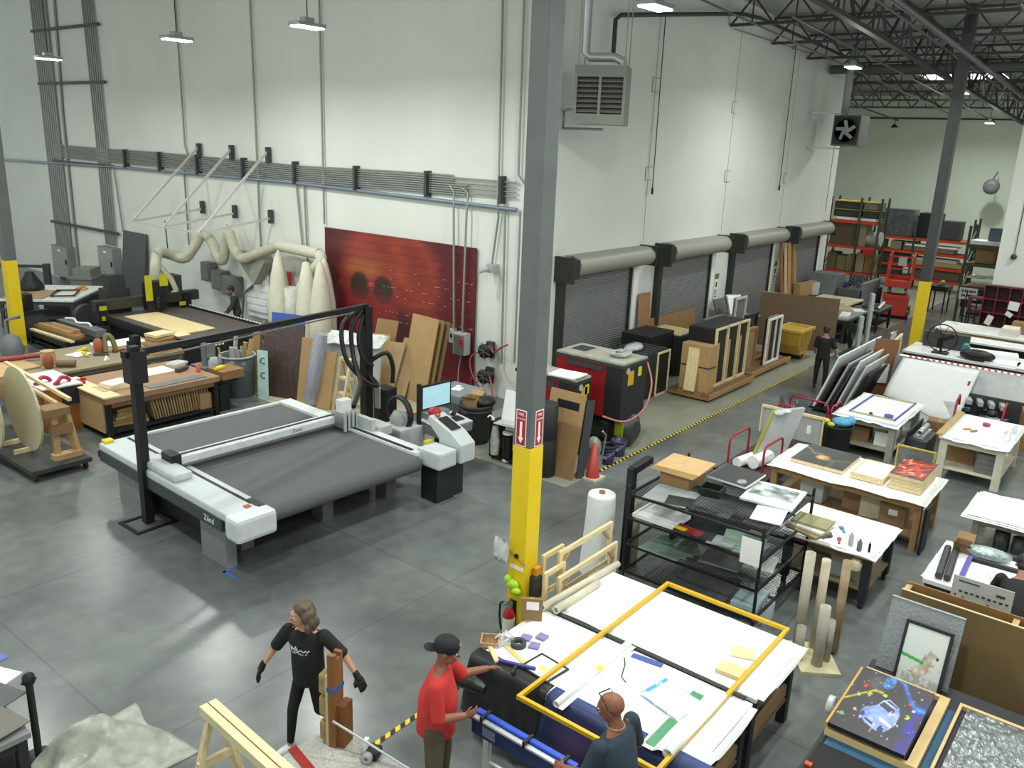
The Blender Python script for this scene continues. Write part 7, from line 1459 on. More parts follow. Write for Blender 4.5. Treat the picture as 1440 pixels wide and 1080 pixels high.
b = hoop(20.2, 1.35, 20.2, 2.0, .8); simple('red_hoop', 'red hoop handle at the picture edge behind the cream table', 'handle', b, REDP)
# white tables of the back right
bench('white_table', 'long white table closest to the red cubbies', 29.5, 31.1, -.5, 5.9, .88, mat('eceeec', .4), BLACKM, apron=wood('a98652', ax=1), shelf=.3)
bench('white_table', 'narrow white table in front of the table closest to the cubbies', 27.95, 28.8, -.5, 5.0, .88, mat('eceeec', .4), BLACKM, shelf=.3)
bench('white_table', 'white table behind the striped bin', 25.1, 26.6, -.5, 5.75, .88, mat('e6e8e6', .4), BLACKM, shelf=.3)
for k in range(3): slab('book_stack', ('lower', 'middle', 'upper')[k] + ' white ream on the table closest to the cubbies', 'ream', 30.1, 3.85, .885 + .08 * k, .7, .5 - .02 * k, .075, mat('d9d7d0', .6) if k < 2 else mat('e8ddc8', .6), .02 * k)
carton('wide open brown carton on the table closest to the cubbies', 30.7, 3.4, .885, .5, 1.0, .35, 0, CARD); slab('yellow_sticker', 'small yellow sticky note on the table closest to the cubbies', 'note', 30.6, 5.5, .885, .1, .1, .01, plastic('d9d85a'))
t = thing('drum_fan', 'black wire drum fan on the white table behind the striped bin', 'fan', (25.5, 4.85, .885)); 
MB().tube([(-.1, .38 * cos(a), .45 + .38 * sin(a)) for a in [k * pi / 12 for k in range(24)]], .018, 5, True).build('guard_ring', BLACK, t)
b = MB()
for k in range(10): b.tube([(-.12, 0, .45), (-.1, .38 * cos(k * pi / 5), .45 + .38 * sin(k * pi / 5))], .007, 4)
b.build('guard_wires', BLACK, t, kind='stuff')
for k in range(3): MB().ob((-.08, 0, .45), (0, .3 * cos(k * 2.1 + .6), .3 * sin(k * 2.1 + .6)), (.04, -.1 * sin(k * 2.1 + .6), .1 * cos(k * 2.1 + .6)), (-.01, 0, 0)).build('fan_blade', BLACK, t)
b = MB(); b.bx(-.15, .15, -.2, .2, 0, .04); b.bx(-.03, .03, -.03, .03, .04, .45); b.build('stand', BLACK, t)
slab('black_monitor', 'dark grey box behind the drum fan', 'box', 26.3, 4.9, .885, .15, 1.2, .45, DGREY, 0, bev=.02)
b = MB(); b.ball((0, 0, .14), (.2, .45, .16), 14, 8); simple('black_bag', 'black round bag on the white table behind the striped bin', 'bag', b, BLACK, (25.35, 3.9, .885))
b = MB(); b.bx(-.08, .08, -.1, .1, 0, .3); b.bx(-.14, .1, -.06, .06, .2, .36); simple('teal_tool', 'teal heat tool beside the black round bag', 'tool', b, plastic('3f8a86'), (25.6, 4.25, .885), bev=.02)
for k, (x, y, sx, sy) in enumerate(((25.6, 3.3, .7, .8), (25.5, 2.6, .8, .7), (26.2, 3.7, .5, 1.3))): slab('white_sheet', ('pale sheet with yellow rim next to the black round bag', 'loose white sheet farther along from the black round bag', 'long white parcel behind the black round bag')[k], 'sheet', x, y, .885, sx, sy, .03 + .1 * (k == 2), PAPER, .1 * k)
b = MB(); b.bx(-.3, .3, -.6, .6, 0, .25); simple('brown_box', 'brown box at the picture edge on the table behind the striped bin', 'box', b, CARD, (25.6, 1.8, .885))
# red cubby shelf
t = thing('cubby_shelf', 'dark red cubby shelf against the white partition', 'shelf', (33.05, 3.3, 0)); CU = mat('6d1f26', .5); W_, H0, H1 = 3.9, .1, 1.97
MB().bx(.3, .34, -W_ + 1.95, 1.95, H0, H1).build('back', mat('35161a', .6), t)
for k in range(5): z = H0 + (H1 - H0) * k / 4; MB().bx(0, .3, -1.95, 1.95, z - .02, z + .02).build('shelf_board', CU, t)
for k in range(11): y = 1.95 - 3.9 * k / 10; MB().bx(-.003, .297, y - .018, y + .018, H0, H1).build('divider', CU, t)
for k, (y, z, w, h, r, lb) in enumerate(((4.3, 1.22, .32, .3, .1, 'white paper pinned in the middle of the red cubbies'), (4.42, 1.0, .22, .16, .5, 'small white card below the pinned paper on the cubbies'), (5.0, .62, .2, .34, .3, 'white card with dark mark in the lower red cubbies'))):
    o = MB().bx(-.01, 0, -w / 2, w / 2, 0, h).build('paper_card', WHITE); o.location = (33.03, y, z); o.rotation_euler = (r, 0, 0); tag(o, lb, 'paper')
# ------------------------------------------------------------------ foreground pieces
t = thing('sawhorse', 'pine sawhorse of two parallel rails at the bottom picture edge', 'sawhorse', (3.5, 5.6, 0), -.06)
for x in (-.045, .045): MB().bx(x - .038, x + .038, -.85, .62, .93, 1.02).build('top_rail', mat('e3d8ae', .6, noise=.08), t)
for y in (.5, -.7):
    for s in (-1, 1): MB().beam((s * .05, y, .93), (s * .28, y + .05, 0), .09, .05).build('leg', PINEZ, t)
    MB().bx(-.2, .2, y - .02, y + .02, .45, .53).build('brace', PINE, t)
t = thing('mesh_cart', 'low grey mesh topped cart with red strap at the bottom picture edge', 'cart', (4.2, 5.2, 0))
MB().bx(-.5, .35, -.8, .42, .47, .53).build('mesh_top', mat('b9b8b2', .5, noise=.3, scale=50), t); MB().ob((-.22, .44, .535), (.09, 0, 0), (-.25, -1.3, 0), (0, 0, .008)).build('red_strap', plastic('a02a26'), t)
for x in (-.45, .3):
    for y in (-.75, .36): MB().bx(x, x + .05, y, y + .05, 0, .47).build('leg', STEEL, t)
t = thing('profile_bundle', 'bundle of brown wood profiles and rough stone edged samples on the mesh cart', 'bundle', (4.34, 5.42, .535), .3); t.scale = (1.25, 1.25, 1.5)
b = MB(); b.bx(-.06, .06, -.06, .0, 0, .62); b.bx(-.06, -.02, -.06, -.0, .62, .66); b.bx(.03, .06, -.06, 0, .62, .65); b.build('wood_profile', wood('8a5a30', ax=2), t); MB().bx(-.03, .09, -.12, -.06, 0, .3).build('wood_profile', wood('7d4f28', ax=2), t)
MB().bx(-.066, .066, -.066, .006, .4, .43).build('blue_tape', plastic('3a5f94'), t)
MB().bx(-.05, .05, .0, .03, 0, .5).build('backing_strip', mat('c9c59a', .7), t)
for z in (0.02, .2, .36): MB().bx(-.05, .05, .03, .09, z, z + .14).build('stone_sample', mat('a48c5c', .8, noise=.3, scale=14, bump=.8), t, bev=.02)
b = MB(); b.cyl((4.26, 5.32, .86), (4.55, 4.55, .55), .012, n=8); simple('metal_rod', 'thin steel rod resting on the mesh cart', 'rod', b, ALU)
t = thing('camera_device', 'small black and white device on the mesh cart', 'device', (4.45, 4.98, .535), .4)
b = MB(); b.bx(-.06, .08, -.06, .06, 0, .08); b.build('body', BLACK, t, bev=.01); b = MB(); b.pipe((-.12, .02, .05), (-.06, .02, .05), .05, .02, 14); b.build('lens_ring', LGREY, t); MB().bx(.0, .05, .06, .1, 0, .16).build('white_bottle', WHITE, t)
# blue sealing machine between the men
t = thing('blue_bar_machine', 'long blue topped bar machine in front of the man in red', 'machine', (5.16, 3.2, 0))
MB().bx(-.06, .06, -.0, 1.14, .76, .93).build('bar_body', mat('1f2c56', .4), t, bev=.01); MB().bx(-.01, .05, -.0, 1.14, .93, .975).build('blue_strip', plastic('2a4fc0'), t, bev=.01); MB().bx(-.07, -.02, -.0, 1.14, .93, .95).build('steel_edge', ALU, t)
for y in (1.0, .5, .1): MB().bx(-.075, .065, y, y + .03, .92, .99).build('clip', BLACK, t)
MB().bx(-.068, -.06, .85, 1.0, .8, .9).build('white_label', mat('6a6f8a', .5), t)
for y in (.95, .05): MB().bx(-.04, .02, y, y + .06, 0, .76).build('leg', mat('b9bdb9', .4), t)
b = MB(); b.cyl((-.12, .85, .62), (-.12, 0, .62), .02, n=8); b.cyl((-.2, .85, .58), (-.2, 0, .58), .012, n=8); b.build('lower_rail', ALU, t, kind='stuff')
b = MB(); b.bx(-.26, -.08, .4, .6, .4, .62); b.cyl((-.16, .5, .62), (-.16, .5, .7), .05, n=12); b.build('drive_unit', LGREY, t, bev=.02); MB().bx(-.2, -.06, -.02, .1, .5, .8).build('black_clamp', DGREY, t)
# left picture edge
t = bench('print_table', 'table of prints cut by the left picture edge', 1.3, 2.45, 7.4, 9.2, .72, mat('8b8f8e', .5), DK, shelf=.3)
for k, (x, y, m, r, lb) in enumerate(((2.5, 8.9, mat('3a5aa8', .4), .2, 'blue photo print at the left picture edge'), (2.45, 8.45, PAPER, .4, 'white print sheet at the left picture edge'), (2.35, 8.1, mat('4a4d4c', .5), .3, 'dark print sheet at the left picture edge'), (2.2, 7.65, mat('6a665c', .5), .2, 'white bordered grey print at the left picture edge'))):
    slab('print_sheet', lb, 'print', x, y, .725 + .012 * k, .5, .42, .01, m, r)
t = thing('capped_post', 'slim dark capped post at the left foreground', 'capped_post', (2.67, 7.94, 0))  # slim dark post with a cap and a round base
MB().cyl((0, 0, .02), (0, 0, .88), .035, n=14).build('post', mat('26282a', .5), t); b = MB(); b.lathe([(.05, .86), (.06, .88), (.055, .95), (.02, .98)], n=14); b.bx(-.07, .07, -.012, .012, .88, .9); b.build('cap', BLACK, t); MB().lathe([(.15, 0), (.15, .02), (.04, .03)], n=18).build('base', DGREY, t)
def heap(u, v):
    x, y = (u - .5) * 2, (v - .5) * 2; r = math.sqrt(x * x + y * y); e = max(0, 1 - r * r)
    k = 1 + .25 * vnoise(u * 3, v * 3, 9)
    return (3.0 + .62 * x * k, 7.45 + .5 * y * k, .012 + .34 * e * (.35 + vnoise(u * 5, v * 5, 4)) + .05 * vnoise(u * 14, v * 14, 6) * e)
simple('crumpled_heap', 'crumpled whitish heap on the floor in the left foreground', 'film', MB().sheet(36, 36, heap, .01, True), mat('a9aea3', .35, noise=.3, scale=7, bump=.9))  # pale crumpled sheet raised into a low mound
# ------------------------------------------------------------------ people
def remesh(b, voxel, it=3, fac=.5):
    me = bpy.data.meshes.new('m'); me.from_pydata(b.v, [], b.f); o = bpy.data.objects.new('m', me); COL.objects.link(o)
    r = o.modifiers.new('r', 'REMESH'); r.mode = 'VOXEL'; r.voxel_size = voxel
    sm = o.modifiers.new('s', 'SMOOTH'); sm.iterations = it; sm.factor = fac
    dg = bpy.context.evaluated_depsgraph_get(); out = bpy.data.meshes.new_from_object(o.evaluated_get(dg)); bpy.data.objects.remove(o); bpy.data.meshes.remove(me)
    out.polygons.foreach_set('use_smooth', [True] * len(out.polygons)); return out
def flesh(name, b, m, parent, voxel=.01, it=3, label=None):
    me = remesh(b, voxel, it); me.name = name; me.materials.clear(); me.materials.append(m)
    o = bpy.data.objects.new(name, me); COL.objects.link(o); o.parent = parent
    if label: o['label'] = label
    return o
def cap(b, p, q, r0, r1, n=10):
    b.cyl(p, q, r0, r1, n); b.ball(p, r0, n, 6); b.ball(q, r1, n, 6)
def eball(b, c, ax, r):
    """ellipsoid with axes ax (three vectors) and radii r"""
    k = MB(); k.ball((0, 0, 0), 1, 14, 10); M = Matrix((ax[0] * r[0], ax[1] * r[1], ax[2] * r[2])).transposed(); b.add([Vector(c) + M @ Vector(v) for v in k.v], k.f)
def loft(b, rings, n=18):
    vs = []
    for c, s, f, rs, rf in rings: vs += [Vector(c) + s * rs * cos(2 * pi * i / n) + f * rf * sin(2 * pi * i / n) for i in range(n)]
    m = len(rings); b.add(vs, [(k * n + i, k * n + (i + 1) % n, (k + 1) * n + (i + 1) % n, (k + 1) * n + i) for k in range(m - 1) for i in range(n)]); b.add(vs, [tuple(range(n))[::-1], tuple(range((m - 1) * n, m * n))])
V = Vector
def hand(b, w, d, s, up, g=0, curl=.5, side=1):
    """palm, four fingers and a thumb; w wrist, d hand direction, s thumb side direction, up = back of the hand"""
    d, up = d.normalized(), up.normalized(); s = (s - d * s.dot(d)).normalized(); up = (up - d * up.dot(d) - s * up.dot(s)).normalized()
    c = w + d * .05; eball(b, c, (d, s, up), (.055 + g, .042 + g, .019 + g))
    for k, (o, L) in enumerate(((.033, .072), (.012, .08), (-.010, .074), (-.031, .058))):
        p0 = w + d * .085 + s * o; dir1 = (d + s * o * 2.2 - up * curl * .4).normalized(); p1 = p0 + dir1 * L * .5; d2 = (d + s * o * 1.5 - up * curl * 1.5).normalized()
        cap(b, p0 - dir1 * .02, p1, .0092 + g, .0085 + g, 7); cap(b, p1, p1 + d2 * L * .5, .0085 + g, .007 + g, 7)
    p0 = w + d * .025 + s * .03; p1 = p0 + (d * .6 + s * .8).normalized() * .038; p2 = p1 + (d * 1.0 + s * .15 - up * .3).normalized() * .032
    cap(b, p0, p1, .0125 + g, .0105 + g, 7); cap(b, p1, p2, .0105 + g, .0085 + g, 7)
def person(label, loc, rz, H, P):
    s = H / 1.75; t = thing('person', label, 'person', (loc[0], loc[1], 0), rz)
    T = V(P.get('torso', (0.04, 0, 1))).normalized(); S = V((0, 1, 0)); tw = P.get('twist', 0); S2 = V((-sin(tw), cos(tw), 0)); F = S.cross(T).normalized(); F2 = S2.cross(T).normalized()
    wd = P.get('width', 1); A = {}
    hip = V((0, 0, 0)); neck = hip + T * .52 * s; J = {}
    low = 0
    for q, sd in (('l', 1), ('r', -1)):
        h0 = hip + S * .095 * s * sd - T * .02; th, sh = (V(x).normalized() for x in P['leg_' + q]); kn = h0 + th * .43 * s; an = kn + sh * .41 * s; J['h' + q], J['k' + q], J['a' + q] = h0, kn, an; low = min(low, an.z - .085 * s)
        s0 = neck - T * .055 * s + S2 * .18 * s * sd * wd; ua, fa = (V(x).normalized() for x in P['arm_' + q][:2]); el = s0 + ua * .29 * s; wr = el + fa * .25 * s; J['s' + q], J['e' + q], J['w' + q] = s0, el, wr; J['d' + q] = V(P['arm_' + q][2]).normalized() if len(P['arm_' + q]) > 2 else fa
    up = V((0, 0, -low)); J = {k: (v if k[0] == 'd' else v + up) for k, v in J.items()}; hip += up; neck += up
    hy, hp = P.get('head', (0, 0)); N = (T * .5 + V((0, 0, .6)) + F * .18).normalized()
    hf = V((cos(hy) * cos(hp), sin(hy) * cos(hp), sin(hp))); hs = V((-sin(hy), cos(hy), 0)); hu = hf.cross(hs).normalized(); hc = neck + N * .062 * s + hu * .118 * s + hf * .02
    skin = P['skin']; belly = P.get('belly', 1)
    # one continuous body
    b = MB(); loft(b, [(hip - T * .06, S, F, .13 * s, .09 * s), (hip + T * .08, S, F, .14 * s, .1 * s), (hip + T * .22, S, F, .125 * s * wd, .095 * s * belly), (hip + T * .38, S2, F2, .145 * s * wd, .1 * s), (hip + T * .47, S2, F2, .13 * s * wd, .075 * s), (neck, S2, F2, .07 * s, .055 * s)])
    cap(b, neck - T * .03, neck + N * .1 * s, .066 * s, .056 * s); loft(b, [(neck - T * .06, S2, F2, .15 * s, .06 * s), (neck + T * .03, S2, F2, .065 * s, .055 * s)])
    sb, s = s, s * 1.12; eball(b, hc + hu * .028 * s - hf * .012, (hf, hs, hu), (.098 * s, .079 * s, .088 * s)); eball(b, hc - hu * .04 * s + hf * .022, (hf, hs, hu), (.068 * s, .06 * s, .075 * s)); eball(b, hc - hu * .092 * s + hf * .058, (hf, hs, hu), (.026, .03, .022))
    cap(b, hc + hf * .086 * s + hu * .012, hc + hf * .105 * s - hu * .024 * s, .009, .016); eball(b, hc + hf * .083 * s + hu * .03 * s, (hf, hs, hu), (.014, .055, .012)); eball(b, hc + hf * .086 * s - hu * .058 * s, (hf, hs, hu), (.011, .024, .008)); eball(b, hc + hf * .086 * s - hu * .07 * s, (hf, hs, hu), (.01, .02, .008))
    for sd in (1, -1): eball(b, hc + hs * .08 * s * sd - hf * .012 - hu * .008, (hf, hs, hu), (.02, .009, .033)); eball(b, hc + hs * .04 * sd + hf * .068 * s - hu * .02, (hf, hs, hu), (.022, .02, .02))
    s = sb
    for q, sd in (('l', 1), ('r', -1)):
        cap(b, J['h' + q], J['k' + q], .083 * s, .055 * s); cap(b, J['k' + q], J['a' + q], .053 * s, .036 * s); a = J['a' + q]; fd = V(P.get('foot_' + q, (1, .1 * sd, 0))).normalized(); cap(b, a - V((0, 0, .045)) - fd * .03, a - V((0, 0, .055)) + fd * .14, .035, .028)
        eball(b, J['s' + q] - S2 * .02 * sd, (F2, S2, T), (.055 * s, .055 * s, .06 * s)); am = P.get('arm', 1); cap(b, J['s' + q], J['e' + q], .05 * s * am, .039 * s * am); cap(b, J['e' + q], J['w' + q], .04 * s * am, .026 * s * am)
        d = J['d' + q]; bk = V(P.get('back_' + q, (0, sd * .6, .8))); ts = V(P.get('thumb_' + q, (.7, -sd * .6, .5))); A[q] = (J['w' + q], d, ts, bk); hand(b, *A[q][:1], d, ts, bk, 0, P.get('curl', .6))
    flesh('body', b, mat(skin, .5, noise=.06), t, .0075, 2)
    s = sb * 1.12; e = MB()
    for sd in (1, -1): e.ball(hc + hs * .034 * sd + hf * .083 * s + hu * .008, .012, 10, 6)
    e.build('eye', mat('e2dcd6', .3, noise=0), t, kind='stuff'); e = MB()
    for sd in (1, -1): e.ball(hc + hs * .034 * sd + hf * .091 * s + hu * .008, .0065, 8, 6); eball(e, hc + hs * .034 * sd + hf * .088 * s + hu * .03, (hf, hs, hu), (.006, .02, .005))
    e.build('brow', mat('2a211c', .6, noise=0), t, kind='stuff'); e = MB(); eball(e, hc + hf * .092 * s - hu * .063 * s, (hf, hs, hu), (.008, .021, .006)); e.build('lips', mat(P.get('lip', '8a4a42'), .5, noise=0), t)
    s = sb
    # shirt
    b = MB(); g = .02; hem = P.get('hem', -.1); ds = (hip + T * hem)
    loft(b, [(ds, S, F, .172 * s, .13 * s * belly), (hip + T * .1, S, F, .172 * s * wd, .13 * s * belly), (hip + T * .24, S, F, .165 * s * wd, .128 * s * belly), (hip + T * .38, S2, F2, .178 * s * wd, .128 * s), (hip + T * .46, S2, F2, .165 * s * wd, .1 * s), (neck - T * .025 + F2 * .008, S2, F2, .112 * s, .076 * s), (neck - T * .002 + F2 * .022, S2, F2, .078 * s, .06 * s)])
    sl = P.get('sleeve', .75)
    for q in 'lr':
        s0, el, wr = J['s' + q], J['e' + q], J['w' + q]; eball(b, s0, (F2, S2, T), (.075 * s, .068 * s, .068 * s)); end = s0 + (el - s0) * min(sl, 1); cap(b, s0, end, .075 * s, .068 * s if sl < 1 else .055 * s * P.get('arm', 1))
        if sl < 1: b.cyl(end, end + (el - s0).normalized() * .025, .068 * s, .07 * s)
        else: cap(b, el, el + (wr - el) * (sl - 1), .055 * s, .042 * s)
    flesh('shirt', b, mat(P['shirt'], .8, noise=.12, scale=5, bump=.15), t, .014, 4)
    # trousers and shoes
    b = MB(); loose = P.get('loose', 1.0); loft(b, [(hip + T * .09, S, F, .155 * s, .115 * s), (hip - T * .02, S, F, .165 * s, .122 * s), (hip - T * .1, S, F, .16 * s, .115 * s)])
    for q in 'lr': cap(b, J['h' + q], J['k' + q], .094 * s * loose, .066 * s * loose); cap(b, J['k' + q], J['a' + q] + (J['k' + q] - J['a' + q]).normalized() * .03, .066 * s * loose, .047 * s * loose ** 1.6)
    flesh('trousers', b, mat(P['trousers'], .8, noise=.15, scale=6, bump=.2), t, .014, 3)
    for q, sd in (('l', 1), ('r', -1)):
        b = MB(); a = J['a' + q]; fd = V(P.get('foot_' + q, (1, .1 * sd, 0))).normalized(); fs = V((0, 0, 1)).cross(fd).normalized(); fu = fd.cross(fs)
        eball(b, a + fd * .05 - fu * .045, (fd, fs, fu), (.13, .047, .042)); eball(b, a - fu * .03 - fd * .015, (fd, fs, fu), (.055, .043, .055)); flesh('shoe', b, mat(P.get('shoe', '2a2623'), .6), t, .009, 2)
    if P.get('glove'):
        for q in 'lr': b = MB(); hand(b, A[q][0], A[q][1], A[q][2], A[q][3], .005, P.get('curl', .6)); cap(b, A[q][0] - A[q][1] * .04, A[q][0] + A[q][1] * .03, .034, .036); flesh('glove', b, mat(P['glove'], .7), t, .006, 2)
    # hair, cap, glasses
    s = sb * 1.12; st = P.get('hair'); hm = mat(P.get('hair_c', '231d18'), .55, noise=.3, scale=14, stretch=(1, 1, .2), bump=.6)
    if st:
        b = MB(); eball(b, hc + hu * .045 * s - hf * .026, (hf, hs, hu), (.102 * s, .09 * s, .088 * s))
        if st == 'wavy':
            for k in range(22):
                a = pi * (.52 + .96 * k / 21); c = hc + hf * .1 * cos(a) * s + hs * .1 * sin(a) * s; eball(b, c - hu * (.0 + .02 * sin(k * 2.4)) * s, (hf, hs, hu), (.036, .036, .055)); eball(b, c + (c - hc) * (.12 + .2 * (k % 3 == 0)) - hu * (.09 + .03 * sin(k * 1.7)) * s, (hf, hs, hu), (.026, .026, .05))
                if k % 2: eball(b, hc + hu * .09 - hf * .03 + hs * .07 * sin(a * 2), (hf, hs, hu), (.04, .04, .03))
        elif st == 'bun': eball(b, hc - hf * .1 + hu * .03, (hf, hs, hu), (.05, .05, .05)); eball(b, hc - hf * .05 - hu * .03, (hf, hs, hu), (.07, .076, .06))
        else: eball(b, hc - hf * .055 - hu * .02, (hf, hs, hu), (.062, .08, .07))
        flesh('hair', b, hm, t, .01, 2)
    if P.get('cap'):
        b = MB(); eball(b, hc + hu * .058 * s - hf * .01, (hf, hs, hu), (.112 * s, .094 * s, .085 * s)); eball(b, hc - hf * .06 + hu * .03, (hf, hs, hu), (.06, .085, .06)); flesh('ball_cap', b, mat('17191a', .7), t, .009, 2)
        b = MB(); eball(b, hc - hf * .15 + hu * .005, (hf, hs, hu), (.07, .072, .014)); flesh('cap_brim', b, mat('17191a', .7), t, .006, 1)
        b = MB(); eball(b, hc + hf * .088 * s + hu * .075 * s, (hf, hs, hu), (.02, .036, .026)); flesh('cap_opening', b, mat(skin, .5), t, .006, 1)
    if P.get('glasses'):
        b = MB(); b.tube([hc + hs * .085 * sd * s + hf * (.075 - .06 * abs(sd)) * s * 1.0 + hu * (.098 + .012 * (1 - abs(sd))) * s for sd in (-1, -.8, -.4, 0, .4, .8, 1)], .006, 5); b.tube([hc + hs * .088 * s + hf * .01 + hu * .1, hc + hs * .092 * s - hf * .01 + hu * .03, hc + hs * .08 * s - hf * .05 - hu * .0], .004, 5); b.tube([hc - hs * .088 * s + hf * .01 + hu * .1, hc - hs * .092 * s - hf * .01 + hu * .03, hc - hs * .08 * s - hf * .05], .004, 5); b.build('glasses', BLACK, t)
        b = MB(); b.tube([neck + N * .03 + (F2 * cos(a) * .073 + S2 * sin(a) * .078) * sb + T * .01 * cos(a) for a in [k * pi / 8 for k in range(16)]], .004, 5, True); b.build('necklace', mat('b9a58c', .3, .5), t)
    s = sb
    return t, hip, T, F2, S2, neck
DOWN = (0, 0, -1)
t, hip, T, F2, S2, neck = person('woman in black t-shirt, leggings and white shoes striding across the open floor', (4.57, 6.07), radians(181), 1.7, dict(
    torso=(.05, .02, 1), leg_l=((-.12, 0, -1), (-.75, 0, -.8)), leg_r=((.36, 0, -1), (.12, 0, -1)), arm_l=((-.4, .7, -.75), (-.15, .62, -.8), (-.1, .6, -.8)), arm_r=((.2, -.55, -.85), (.5, -.3, -.85), (.4, -.15, -.9)),
    twist=.42, head=(-.45, -.08), skin='c4937c', shirt='17191a', trousers='131516', shoe='d9dadb', glove='121314', hair='wavy', hair_c='5a5040', sleeve=.85, hem=-.1, foot_l=(1, 0, -.8), curl=.5, loose=.92, width=1.1, belly=1.22))
o = text('A...', .1, mat('d8dad9', .6, noise=0), t, frame_M(hip + T * .37 + F2 * .135 - S2 * .06 - T * 0, S2, T), 'shirt_lettering', .002)
bpy.data.objects.remove(o)
b = MB()
def scrawl(x0, x1, z, h, seed):
    pts = []; n = int((x1 - x0) / .006)
    for i in range(n + 1): x = x0 + (x1 - x0) * i / n; pts.append(hip + T * (z + h * (vnoise(i * .9, seed, seed) - .5)) + S2 * x + F2 * (math.sqrt(max(0, 1 - (x / .19) ** 2)) * .137 + .004))
    b.tube(pts, .0045, 4)
scrawl(-.115, -.03, .36, .09, 1); scrawl(-.11, -.03, .33, .06, 2); scrawl(-.03, .09, .325, .04, 3); scrawl(-.02, .08, .29, .04, 4); scrawl(-.1, -.02, .3, .03, 5)
b.build('shirt_lettering', mat('cfd2d1', .6, noise=0), t, kind='stuff', label='white script lettering on the chest')
person('man in red t-shirt, olive cargo trousers and backward black cap at the table corner', (4.88, 4.58), radians(-56), 1.76, dict(
    torso=(.06, 0, 1), leg_l=((.12, .12, -1), (-.05, .02, -1)), leg_r=((.02, -.14, -1), (-.06, -.04, -1)), arm_l=((.5, .3, -.75), (.9, .35, .08), (.9, .3, .1)), arm_r=((.12, -.2, -1), (.85, .5, -.12), (.9, .5, .05)),
    head=(.05, -.18), skin='8f5f4a', shirt='c5322f', trousers='57503a', cap=True, sleeve=.95, hem=-.16, loose=1.25, width=1.3, belly=1.42, arm=1.25, curl=.9, back_r=(0, -.3, -1), thumb_r=(.5, .2, 1), lip='6d3f36'))
person('bald man in navy t-shirt and necklace, glasses pushed up, standing at the table', (5.24, 2.84), radians(88), 1.78, dict(
    torso=(.1, 0, 1), leg_l=((.05, .1, -1), (-.04, .02, -1)), leg_r=((.05, -.1, -1), (-.04, -.02, -1)), arm_l=((.25, .2, -.95), (.9, -.1, -.3)), arm_r=((-.05, -.35, -.9), (.85, -.1, -.35)),
    head=(.35, -.2), skin='8a5843', shirt='2b3947', trousers='2a2c30', sleeve=.85, hem=-.14, loose=1.15, width=1.28, belly=1.25, arm=1.2, glasses=True, lip='6a3d33'))
person('person in black with dark hair seen from behind, holding a white stick by the dollies', (22.5, 7.1), radians(15), 1.7, dict(
    torso=(.05, 0, 1), leg_l=((.12, .06, -1), (-.02, 0, -1)), leg_r=((-.05, -.08, -1), (-.12, 0, -1)), arm_l=((.1, .2, -1), (.8, 0, -.5)), arm_r=((.1, -.35, -.95), (.75, -.1, -.5)),
    head=(.0, -.25), skin='9c7466', shirt='141516', trousers='151617', hair='short', sleeve=.8, loose=1.1))
b = MB(); b.cyl((22.95, 6.92, .95), (23.35, 6.62, .28), .015, n=8); simple('white_stick', 'white stick in the hand of the person by the dollies', 'stick', b, WHITE)
person('person in dark grey standing by the router table near the white rack', (14.35, 21.95), radians(150), 1.68, dict(
    torso=(.16, 0, 1), leg_l=((.08, .06, -1), (-.05, 0, -1)), leg_r=((.02, -.06, -1), (-.05, 0, -1)), arm_l=((.25, .12, -1), (.6, -.1, -.7)), arm_r=((.2, -.12, -1), (.6, .1, -.7)),
    head=(.1, -.5), skin='7a5f55', shirt='2b2d2d', trousers='2c2e2f', hair='bun', sleeve=1.9, loose=1.1))
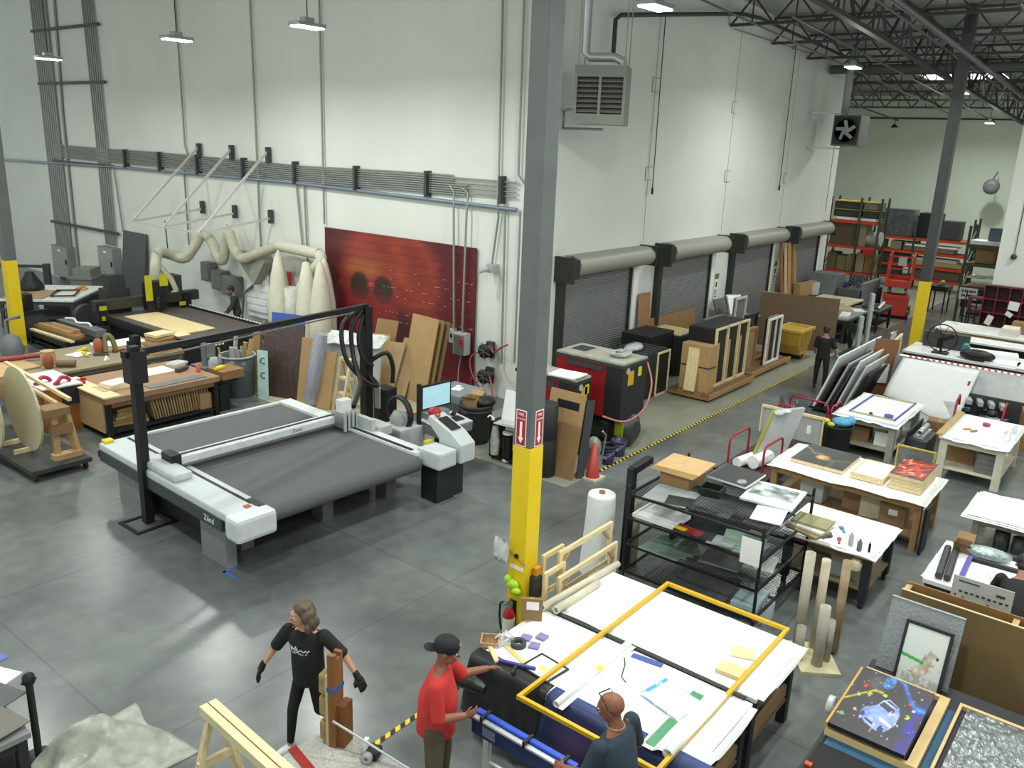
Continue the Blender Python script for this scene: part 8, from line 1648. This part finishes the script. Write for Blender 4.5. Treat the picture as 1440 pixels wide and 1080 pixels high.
person('person in black bending over the table at the picture edge, back turned', (10.62, .74), radians(4), 1.74, dict(
    torso=(.75, 0, .8), leg_l=((.1, .1, -1), (-.08, 0, -1)), leg_r=((.1, -.1, -1), (-.08, 0, -1)), arm_l=((.55, .25, -.8), (.9, 0, -.1)), arm_r=((.55, -.25, -.8), (.9, 0, -.1)),
    head=(.0, -.7), skin='9c7466', shirt='17191a', trousers='1c1e20', hair='short', sleeve=1.85, width=1.12, belly=1.15))
# ------------------------------------------------------------------ alike members of a row or pile: say which one
ORD = 'first second third fourth fifth sixth seventh eighth ninth tenth eleventh twelfth thirteenth fourteenth fifteenth sixteenth seventeenth eighteenth nineteenth twentieth twenty-first twenty-second twenty-third twenty-fourth'.split()
def centre(o):
    bpy_o = o if o.type == 'MESH' else (o.children[0] if o.children else o)
    if bpy_o.type != 'MESH': return o.location.copy()
    c = sum((Vector(v) for v in bpy_o.bound_box), Vector()) / 8
    return o.matrix_basis @ (c if bpy_o is o else bpy_o.matrix_basis @ c)
WHICH = {'conduits of the level bundle': ((0, 0, -1), 'from the top'), 'conduits of the packed riser': ((0, -1, 0), 'from the far side'), 'conduits of the second riser': ((0, -1, 0), 'from the far side'),
         'clamps of the level bundle': ((0, 1, 0), 'from the wall corner'), 'timber planks on the black stand': ((1, 0, .1), 'from the post side'), 'offcuts in the bench pile': ((0, 0, 1), 'from the bottom'),
         'boards stored below the woodwork bench': ((1, 0, 0), 'from the flat planks'), 'planks below the woodwork bench': ((0, 0, 1), 'from the bottom'), 'strips in the round bin': ((.6, -.8, 0), 'from the wall side'),
         'lumber strips by the fourth door': ((1, 0, 0), 'from the third door'), 'planks on the lumber rack': ((1, 0, 5), 'from the bottom'), 'grey parcels below the rack': ((0, .3, 1), 'from the bottom'),
         'tan boards on the shelving': ((0, 0, 1), 'from the bottom'), 'green panes on second shelf': ((0, 0, 1), 'from the bottom'), 'green panes on lower shelf': ((0, 0, 1), 'from the bottom'),
         'grey boxes under cream table': ((0, 0, 1), 'from the bottom'), 'packets in the cart': ((.1, 1, .2), 'from the tall carton'), 'grey bars in the cart': ((0, 1, 0), 'from the tall carton')}
for g, (ax, ph) in WHICH.items():
    ms = sorted((o for o in bpy.data.objects if o.parent is None and o.get('group') == g), key=lambda o: centre(o).dot(Vector(ax)))
    for i, o in enumerate(ms): o['label'] = o['label'] + ', ' + ORD[i] + ' ' + ph
